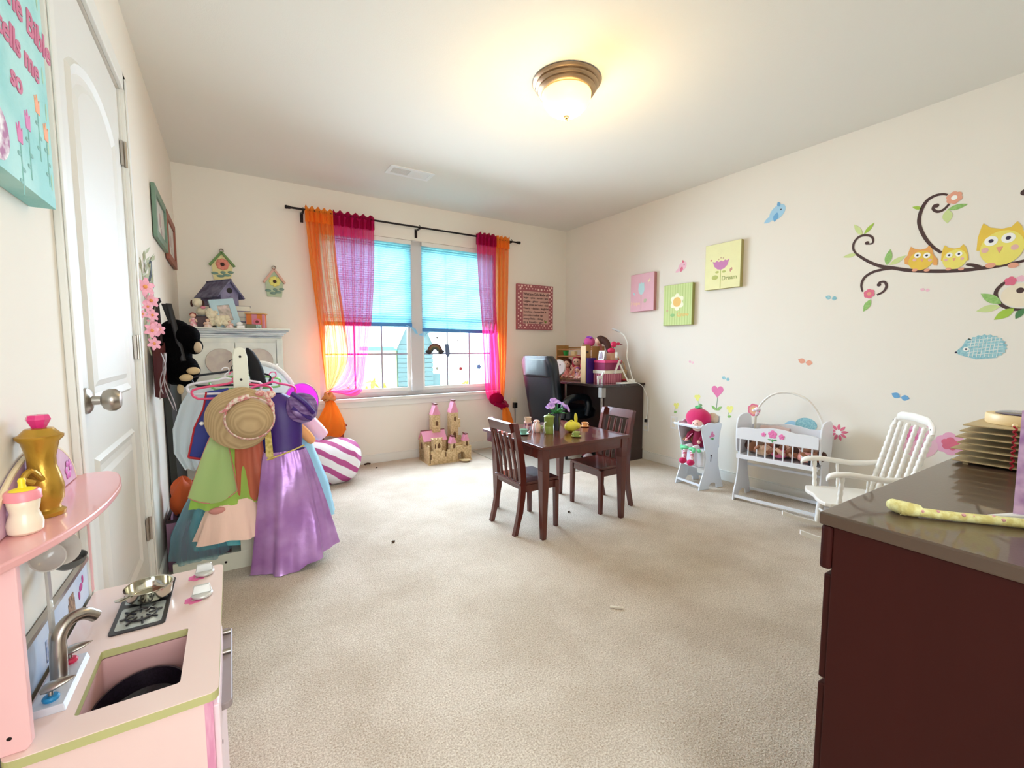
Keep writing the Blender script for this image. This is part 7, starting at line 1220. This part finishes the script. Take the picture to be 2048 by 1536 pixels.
SP('body', disc(disc(MB(), 0.962, 1.58277, 0.05445, 0.05488, k=4), 0.962, 1.591, 0.051425, 0.04116, k=3), 'gld', t)
e_ = SP('eye', disc(MB(), *(0.977, 1.615), 0.0154, k=6), 'wht', t); SP('pupil', disc(MB(), *(0.977, 1.615), 0.005852, k=7), 'blk', e_)
e_ = SP('eye', disc(MB(), *(0.936, 1.607), 0.0154, k=6), 'wht', t); SP('pupil', disc(MB(), *(0.936, 1.607), 0.005852, k=7), 'blk', e_)
SP('beak', MB().poly([R_(0.9473, 1.591, 7), R_(0.9627, 1.591, 7), R_(0.955, 1.57336, 7)], WX, .0004), 'sal', t)
SP('cheek', disc(MB(), *(0.989, 1.591), 0.00847, k=5), 'chk', t)
SP('cheek', disc(MB(), *(0.921, 1.579), 0.00847, k=5), 'chk', t)
SP('foot', disc(MB(), *(0.985, 1.532), 0.01331, 0.008232, k=5), 'sal', t)
SP('foot', disc(MB(), *(0.931, 1.524), 0.01331, 0.008232, k=5), 'sal', t)
SP('wing', MB().poly([R_(a, b_, 4) for a, b_ in [(1.011, 1.635), (1.036, 1.604), (1.033, 1.575), (1.013, 1.564), (1.001, 1.598)]], WX, .0004), 'org', t); SP('wing', MB().poly([R_(a, b_, 4) for a, b_ in [(0.917, 1.619), (0.888, 1.579), (0.888, 1.545), (0.903, 1.547), (0.918, 1.577)]], WX, .0004), 'org', t)
t = sticker('small yellow owl sticker between the orange owl and the big owl', 0.818, 1.574, 'owl_sticker')
SP('head_feathers', MB().poly([R_(a, b_, 3) for a, b_ in [(0.873, 1.607), (0.867, 1.639), (0.863, 1.649), (0.846, 1.633), (0.821, 1.624), (0.8, 1.627), (0.788, 1.642), (0.777, 1.625), (0.767, 1.588), (0.762, 1.552), (0.784, 1.556), (0.851, 1.563), (0.874, 1.567)]], WX, .0004), 'gld', t)
SP('body', disc(disc(MB(), 0.818, 1.56612, 0.049392, 0.052528, k=4), 0.818, 1.574, 0.046648, 0.039396, k=3), 'yel', t)
e_ = SP('eye', disc(MB(), *(0.841, 1.592), 0.01372, k=6), 'wht', t); SP('pupil', disc(MB(), *(0.841, 1.592), 0.0052136, k=7), 'blk', e_)
e_ = SP('eye', disc(MB(), *(0.802, 1.592), 0.01372, k=6), 'wht', t); SP('pupil', disc(MB(), *(0.802, 1.592), 0.0052136, k=7), 'blk', e_)
SP('beak', MB().poly([R_(0.81314, 1.573, 7), R_(0.82686, 1.573, 7), R_(0.82, 1.55612, 7)], WX, .0004), 'sal', t)
SP('cheek', disc(MB(), *(0.853, 1.569), 0.007546, k=5), 'chk', t)
SP('cheek', disc(MB(), *(0.788, 1.565), 0.007546, k=5), 'chk', t)
SP('foot', disc(MB(), *(0.84, 1.517), 0.0120736, 0.0078792, k=5), 'sal', t)
SP('foot', disc(MB(), *(0.789, 1.51), 0.0120736, 0.0078792, k=5), 'sal', t)
t = sticker('large yellow owl sticker at the right end of the branch', 0.643, 1.608, 'owl_sticker')
SP('head_feathers', MB().poly([R_(a, b_, 3) for a, b_ in [(0.734, 1.664), (0.723, 1.718), (0.717, 1.735), (0.69, 1.707), (0.648, 1.692), (0.615, 1.695), (0.596, 1.718), (0.579, 1.691), (0.562, 1.629), (0.554, 1.57), (0.589, 1.576), (0.697, 1.59), (0.735, 1.597)]], WX, .0004), 'gld', t)
SP('body', disc(disc(MB(), 0.643, 1.59477, 0.079335, 0.0882, k=4), 0.643, 1.608, 0.0749275, 0.06615, k=3), 'yel', t)
e_ = SP('eye', disc(MB(), *(0.683, 1.637), 0.02494, k=6), 'wht', t); SP('pupil', disc(MB(), *(0.683, 1.637), 0.0094772, k=7), 'blk', e_)
e_ = SP('eye', disc(MB(), *(0.622, 1.641), 0.02494, k=6), 'wht', t); SP('pupil', disc(MB(), *(0.622, 1.641), 0.0094772, k=7), 'blk', e_)
SP('beak', MB().poly([R_(0.63753, 1.602, 7), R_(0.66247, 1.602, 7), R_(0.65, 1.56911, 7)], WX, .0004), 'sal', t)
SP('cheek', disc(MB(), *(0.703, 1.593), 0.013717, k=5), 'chk', t)
SP('cheek', disc(MB(), *(0.597, 1.59), 0.013717, k=5), 'chk', t)
SP('foot', disc(MB(), *(0.678, 1.512), 0.019393, 0.01323, k=5), 'sal', t)
SP('foot', disc(MB(), *(0.597, 1.5), 0.019393, 0.01323, k=5), 'sal', t)
t = sticker('round twig wreath sticker with leaves below the big owl', .62, 1.33, 'wreath_sticker')
SP('wreath', stroke(MB(), [(0.602, 1.424), (0.627, 1.411), (0.647, 1.382), (0.649, 1.35), (0.632, 1.311), (0.606, 1.287), (0.576, 1.276), (0.534, 1.275), (0.495, 1.293)], .016, k=1), 'brn', t); SP('curl_end', disc(MB(), *(0.565, 1.371), .014, k=1), 'brn', t)
SP('wreath_fill', disc(MB(), *(0.561, 1.348), .07, .06), 'crm', t)
SP('leaf', leafmb((0.627, 1.31), (0.706, 1.369), 0.04, 2), 'lf2', t)
SP('leaf', leafmb((0.629, 1.298), (0.718, 1.277), 0.036, 2), 'lf1', t)
SP('leaf', leafmb((0.58, 1.282), (0.649, 1.228), 0.04, 2), 'lf3', t)
SP('leaf', leafmb((0.548, 1.279), (0.573, 1.228), 0.028, 2), 'lf4', t)
SP('flower', petals(*(0.601, 1.421), .022, 5, k=3), 'pnk', t); SP('flower', petals(*(0.566, 1.429), .016, 5, k=3), 'lpk', t)
t = sticker('dark brown twig curl sticker at the far right wall edge', .55, 1.9); SP('curl', disc(MB(), *(0.58, 1.855), .015, k=1), 'brn', t)
t = sticker('teal checked hedgehog sticker on the right wall', 0.665, 1.087, 'hedgehog_sticker')
SP('body', MB().poly([R_(a, b_, 1) for a, b_ in [(0.787, 1.057), (0.76, 1.091), (0.749, 1.121), (0.738, 1.134), (0.737, 1.113), (0.739, 1.125), (0.726, 1.128), (0.723, 1.14), (0.709, 1.14), (0.703, 1.15), (0.689, 1.146), (0.679, 1.154), (0.668, 1.147), (0.656, 1.152), (0.646, 1.143), (0.633, 1.144), (0.628, 1.133), (0.614, 1.132), (0.613, 1.12), (0.6, 1.116), (0.603, 1.105), (0.592, 1.097), (0.598, 1.087), (0.591, 1.078), (0.6, 1.07), (0.597, 1.059), (0.608, 1.054), (0.608, 1.043), (0.622, 1.041), (0.626, 1.03), (0.703, 1.021), (0.742, 1.034), (0.767, 1.043)]], WX, .0004), 'tea', t)
SP('quilt_line', stroke(MB(), [(0.732, 1.033), (0.724, 1.142)], .0022, 3, k=2, taper=False), 'wht', t)
SP('quilt_line', stroke(MB(), [(0.717, 1.033), (0.709, 1.141)], .0022, 3, k=2, taper=False), 'wht', t)
SP('quilt_line', stroke(MB(), [(0.702, 1.033), (0.694, 1.141)], .0022, 3, k=2, taper=False), 'wht', t)
SP('quilt_line', stroke(MB(), [(0.687, 1.033), (0.679, 1.141)], .0022, 3, k=2, taper=False), 'wht', t)
SP('quilt_line', stroke(MB(), [(0.672, 1.034), (0.665, 1.141)], .0022, 3, k=2, taper=False), 'wht', t)
SP('quilt_line', stroke(MB(), [(0.657, 1.034), (0.65, 1.14)], .0022, 3, k=2, taper=False), 'wht', t)
SP('quilt_line', stroke(MB(), [(0.643, 1.034), (0.636, 1.14)], .0022, 3, k=2, taper=False), 'wht', t)
SP('quilt_line', stroke(MB(), [(0.628, 1.034), (0.622, 1.14)], .0022, 3, k=2, taper=False), 'wht', t)
SP('quilt_line', stroke(MB(), [(0.742, 1.121), (0.61, 1.137)], .0022, 3, k=2, taper=False), 'wht', t)
SP('quilt_line', stroke(MB(), [(0.741, 1.105), (0.609, 1.122)], .0022, 3, k=2, taper=False), 'wht', t)
SP('quilt_line', stroke(MB(), [(0.74, 1.089), (0.608, 1.106)], .0022, 3, k=2, taper=False), 'wht', t)
SP('quilt_line', stroke(MB(), [(0.739, 1.073), (0.607, 1.091)], .0022, 3, k=2, taper=False), 'wht', t)
SP('quilt_line', stroke(MB(), [(0.738, 1.057), (0.606, 1.076)], .0022, 3, k=2, taper=False), 'wht', t)
SP('quilt_line', stroke(MB(), [(0.737, 1.041), (0.605, 1.06)], .0022, 3, k=2, taper=False), 'wht', t)
e_ = SP('eye', disc(MB(), *(0.744, 1.075), .012, k=3), 'wht', t); SP('pupil', disc(MB(), *(0.744, 1.075), .005, k=4), 'blk', e_); SP('nose', disc(MB(), *(0.783, 1.057), .005, k=3), 'blk', t)
t = sticker('light blue bird sticker high on the right wall', 1.781, 2.057, 'bird_sticker'); SP('body', disc(MB(), 1.781, 2.057, 0.0625, 0.045, k=1, rot=-.7), 'blu', t); SP('wing', leafmb((1.781, 2.057), (1.79975, 1.9945), 0.0375, 3), 'blu2', t); SP('tail', leafmb((1.806, 2.032), (1.87475, 2.00075), 0.0375, 2), 'blu', t); SP('crest', leafmb((1.766, 2.0945), (1.781, 2.1295), 0.025, 2), 'blu2', t); SP('eye', disc(MB(), 1.756, 2.072, 0.005, k=3), 'blk', t)
t = sticker('pale pink bird sticker between the small canvases', 2.574, 1.794, 'bird_sticker'); SP('body', disc(MB(), 2.574, 1.794, 0.0475, 0.0342, k=1, rot=-.7), 'lpk', t); SP('wing', leafmb((2.574, 1.794), (2.58825, 1.7465), 0.0285, 3), 'pnk', t); SP('tail', leafmb((2.593, 1.775), (2.64525, 1.75125), 0.0285, 2), 'lpk', t); SP('crest', leafmb((2.5626, 1.8225), (2.574, 1.8491), 0.019, 2), 'pnk', t); SP('eye', disc(MB(), 2.555, 1.8054, 0.0038, k=3), 'blk', t)
t = sticker('salmon butterfly sticker above the doll cradle', 1.542, 0.981, 'butterfly_sticker'); SP('wing', leafmb((1.544, 0.981), (1.5904, 1.003), 0.0374), 'sal', t); SP('wing', leafmb((1.54, 0.981), (1.4958, 0.9766), 0.0374), 'sal', t)
t = sticker('tiny pink butterfly sticker above the high chair', 2.452, 0.956, 'butterfly_sticker'); SP('wing', leafmb((2.454, 0.956), (2.4784, 0.968), 0.0204), 'lpk', t); SP('wing', leafmb((2.45, 0.956), (2.4268, 0.9536), 0.0204), 'lpk', t)
t = sticker('small teal butterfly sticker above the pink heart', 2.127, 0.831, 'butterfly_sticker'); SP('wing', leafmb((2.129, 0.831), (2.1622, 0.847), 0.0272), 'tea', t); SP('wing', leafmb((2.125, 0.831), (2.0934, 0.8278), 0.0272), 'tea', t)
t = sticker('small teal dragonfly sticker below the left branch curl', 1.405, 1.409, 'butterfly_sticker'); SP('wing', leafmb((1.407, 1.409), (1.4402, 1.425), 0.0272), 'tea', t); SP('wing', leafmb((1.403, 1.409), (1.3714, 1.4058), 0.0272), 'tea', t)
t = sticker('blue grey dragonfly sticker above the rocking chair', 1.009, 0.787, 'butterfly_sticker'); SP('wing', leafmb((1.011, 0.787), (1.053, 0.807), 0.034), 'blu2', t); SP('wing', leafmb((1.007, 0.787), (0.967, 0.783), 0.034), 'blu2', t)
t = sticker('tiny pink heart sticker below the small owls', 0.933, 1.411, 'butterfly_sticker'); SP('wing', leafmb((0.935, 1.411), (0.955, 1.421), 0.017), 'lpk', t); SP('wing', leafmb((0.931, 1.411), (0.912, 1.409), 0.017), 'lpk', t)
t = sticker('pink heart flower sticker rising behind the high chair', 2.197, 0.728, 'heart_sticker')
SP('heart', MB().poly([R_(a, b_, 1) for a, b_ in [(2.197, 0.745), (2.197, 0.749), (2.201, 0.756), (2.208, 0.764), (2.219, 0.769), (2.231, 0.768), (2.242, 0.761), (2.249, 0.749), (2.249, 0.735), (2.242, 0.721), (2.231, 0.709), (2.219, 0.697), (2.208, 0.686), (2.201, 0.677), (2.197, 0.671), (2.197, 0.668), (2.197, 0.671), (2.193, 0.677), (2.186, 0.686), (2.175, 0.697), (2.163, 0.709), (2.152, 0.721), (2.145, 0.735), (2.145, 0.749), (2.152, 0.761), (2.163, 0.768), (2.175, 0.769), (2.186, 0.764), (2.193, 0.756), (2.197, 0.749)]], WX, .0004), 'hot', t)
SP('stem', stroke(MB(), [(2.195, 0.674), (2.2, 0.57)], .004, 4, taper=False), 'lf4', t); SP('leaf', leafmb((2.199, 0.566), (2.246, 0.602), .024, 2), 'lf2', t); SP('leaf', leafmb((2.199, 0.566), (2.152, 0.604), .024, 2), 'lf2', t)
t = sticker('yellow tulip sticker furthest left beside the outlet', 2.592, 0.564, 'tulip_sticker'); SP('flower', petals(2.592, 0.564, .026, 3, k=1, rr=.62), 'ylw', t); SP('stem', stroke(MB(), [(2.592, 0.564), (2.617, 0.497)], .003, 4, taper=False), 'lf2', t); SP('leaf', leafmb((2.617, 0.497), (2.582, 0.509), .02, 2), 'lf2', t)
t = sticker('yellow tulip sticker directly above the bonnet doll', 2.381, 0.657, 'tulip_sticker'); SP('flower', petals(2.381, 0.657, .026, 3, k=1, rr=.62), 'ylw', t); SP('stem', stroke(MB(), [(2.381, 0.657), (2.364, 0.585)], .003, 4, taper=False), 'lf2', t); SP('leaf', leafmb((2.364, 0.585), (2.329, 0.597), .02, 2), 'lf2', t)
t = sticker('yellow tulip sticker right of the pink heart', 2.082, 0.592, 'tulip_sticker'); SP('flower', petals(2.082, 0.592, .026, 3, k=1, rr=.62), 'ylw', t); SP('stem', stroke(MB(), [(2.082, 0.592), (2.101, 0.524)], .003, 4, taper=False), 'lf2', t); SP('leaf', leafmb((2.101, 0.524), (2.066, 0.536), .02, 2), 'lf2', t)
t = sticker('orange and rose round flower sticker left of the cradle hoop', 1.888, 0.607, 'flower_sticker'); f_ = SP('flower', petals(1.888, 0.607, .046, 7, k=1), 'pnk', t); SP('inner_petals', petals(1.888, 0.607, .034, 7, k=3), 'sal', f_); SP('flower_centre', disc(MB(), 1.888, 0.607, .016, k=5), 'ylw', f_)
t = sticker('pink daisy sticker behind the right end of the cradle', 1.319, 0.524, 'daisy_sticker')
SP('petal', leafmb((1.333, 0.527), (1.376, 0.536), .018), 'pnk', t)
SP('petal', leafmb((1.328, 0.535), (1.355, 0.569), .018), 'pnk', t)
SP('petal', leafmb((1.319, 0.538), (1.318, 0.582), .018), 'pnk', t)
SP('petal', leafmb((1.310, 0.534), (1.281, 0.567), .018), 'pnk', t)
SP('petal', leafmb((1.305, 0.526), (1.262, 0.533), .018), 'pnk', t)
SP('petal', leafmb((1.307, 0.517), (1.270, 0.494), .018), 'pnk', t)
SP('petal', leafmb((1.315, 0.511), (1.301, 0.469), .018), 'pnk', t)
SP('petal', leafmb((1.324, 0.511), (1.340, 0.470), .018), 'pnk', t)
SP('petal', leafmb((1.331, 0.517), (1.370, 0.496), .018), 'pnk', t)
SP('flower_centre', disc(MB(), 1.319, 0.524, .017, k=2), 'wht', t)
t = sticker('blue quilted bird sticker behind the cradle canopy hoop', 1.517, 0.545, 'bird_sticker'); SP('body', disc(MB(), 1.517, 0.545, .07, .05, k=1), 'tea', t); SP('tail', leafmb((1.567, 0.545), (1.667, 0.525), .05), 'blu', t); SP('beak', disc(MB(), 1.432, 0.505, .006, k=2), 'blk', t)
t = sticker('pink elephant sticker behind the rocking chair back', 0.911, 0.546, 'elephant_sticker'); SP('body', disc(MB(), 0.911, 0.516, .085, .075, k=1), 'lpk', t); SP('head', disc(MB(), 0.931, 0.576, .05, .05, k=2), 'pk2', t); SP('ear', disc(MB(), 0.946, 0.566, .03, .035, k=3), 'hot', t); SP('trunk', stroke(MB(), [(0.881, 0.586), (0.856, 0.616), (0.881, 0.636)], .02, k=2), 'lpk', t)
t = sticker('pink rose cluster sticker beside the tray stack on the dresser', 0.778, 0.547, 'rose_sticker'); SP('rose', petals(0.778, 0.547, .06, 6, k=1), 'pk2', t); SP('inner_petals', petals(0.778, 0.547, .035, 5, k=3), 'pnk', t)


# ---------------------------------------------------------------- outlets and small things on the carpet
def outlet(loc, axis, lab, plug=False):
    t = thing('wall_outlet', lab, 'outlet', loc); x, y, z = loc
    if axis == 'x': P('plate', MB().box(x-.005, x, y-.035, y+.035, z-.057, z+.057), M_white, t, smooth=False, bevel=.002); P('socket', MB().box(x-.007, x-.005, y-.017, y+.017, z+.008, z+.04).box(x-.007, x-.005, y-.017, y+.017, z-.04, z-.008), M_cream, t, smooth=False)
    else: P('plate', MB().box(x-.035, x+.035, y-.005, y, z-.057, z+.057), M_cream, t, smooth=False, bevel=.002); P('socket', MB().box(x-.017, x+.017, y-.007, y-.005, z+.008, z+.04), M_cream, t, smooth=False)
    return t
outlet((XR, 2.615, .405), 'x', 'white double outlet on the right wall beside the high chair'); outlet((XR, 2.935, .335), 'x', 'white outlet on the right wall just past the desk'); outlet((2.655, YB, .47), 'y', 'cream outlet on the back wall right of the curtains')
t = thing('plug_adapter', 'black plug adapter with cable in the back wall outlet', 'adapter', (2.655, YB-.02, .445)); P('adapter', MB().box(2.635, 2.675, YB-.05, YB-.0075, .415, .475), M_black, t, smooth=False, bevel=.004); P('cable', MB().tube(spline([(2.655, YB-.03, .415), (2.66, YB-.025, .3), (2.655, YB-.03, .12), (2.68, YB-.04, .012)], 14), .003, 6), M_black, t)
solo('paper_stick', MB().bar((1.293, 1.288, .006), (1.332, 1.252, .006), .006, .006), M_cream, 'small white stick lying on the carpet in the foreground', 'stick', (1.31, 1.27, .006), smooth=False)
for x, y, lab in ((.719, 2.39, 'dark crumb on the carpet in front of the costume rack'), (1.063, 3.99, 'brown speck on the carpet left of the castle'), (1.838, 2.222, 'dark speck on the carpet between the two play chairs')): solo('crumb', MB().ball((x, y, .006), (.009, .007, .006), 8, 6).ball((x+.008, y+.004, .005), (.005, .005, .005), 8, 6), mat('dark_crumb', (80, 60, 46), .9), lab, 'crumb', (x, y, .006))
solo('dark_twig', MB().tube([(1.0, 4.15, .008), (1.03, 4.16, .012), (1.055, 4.155, .008)], .008, 6), mat('dark_twig', (70, 46, 36), .8), 'short dark twig on the carpet at the back baseboard', 'twig', (1.03, 4.155, .008))
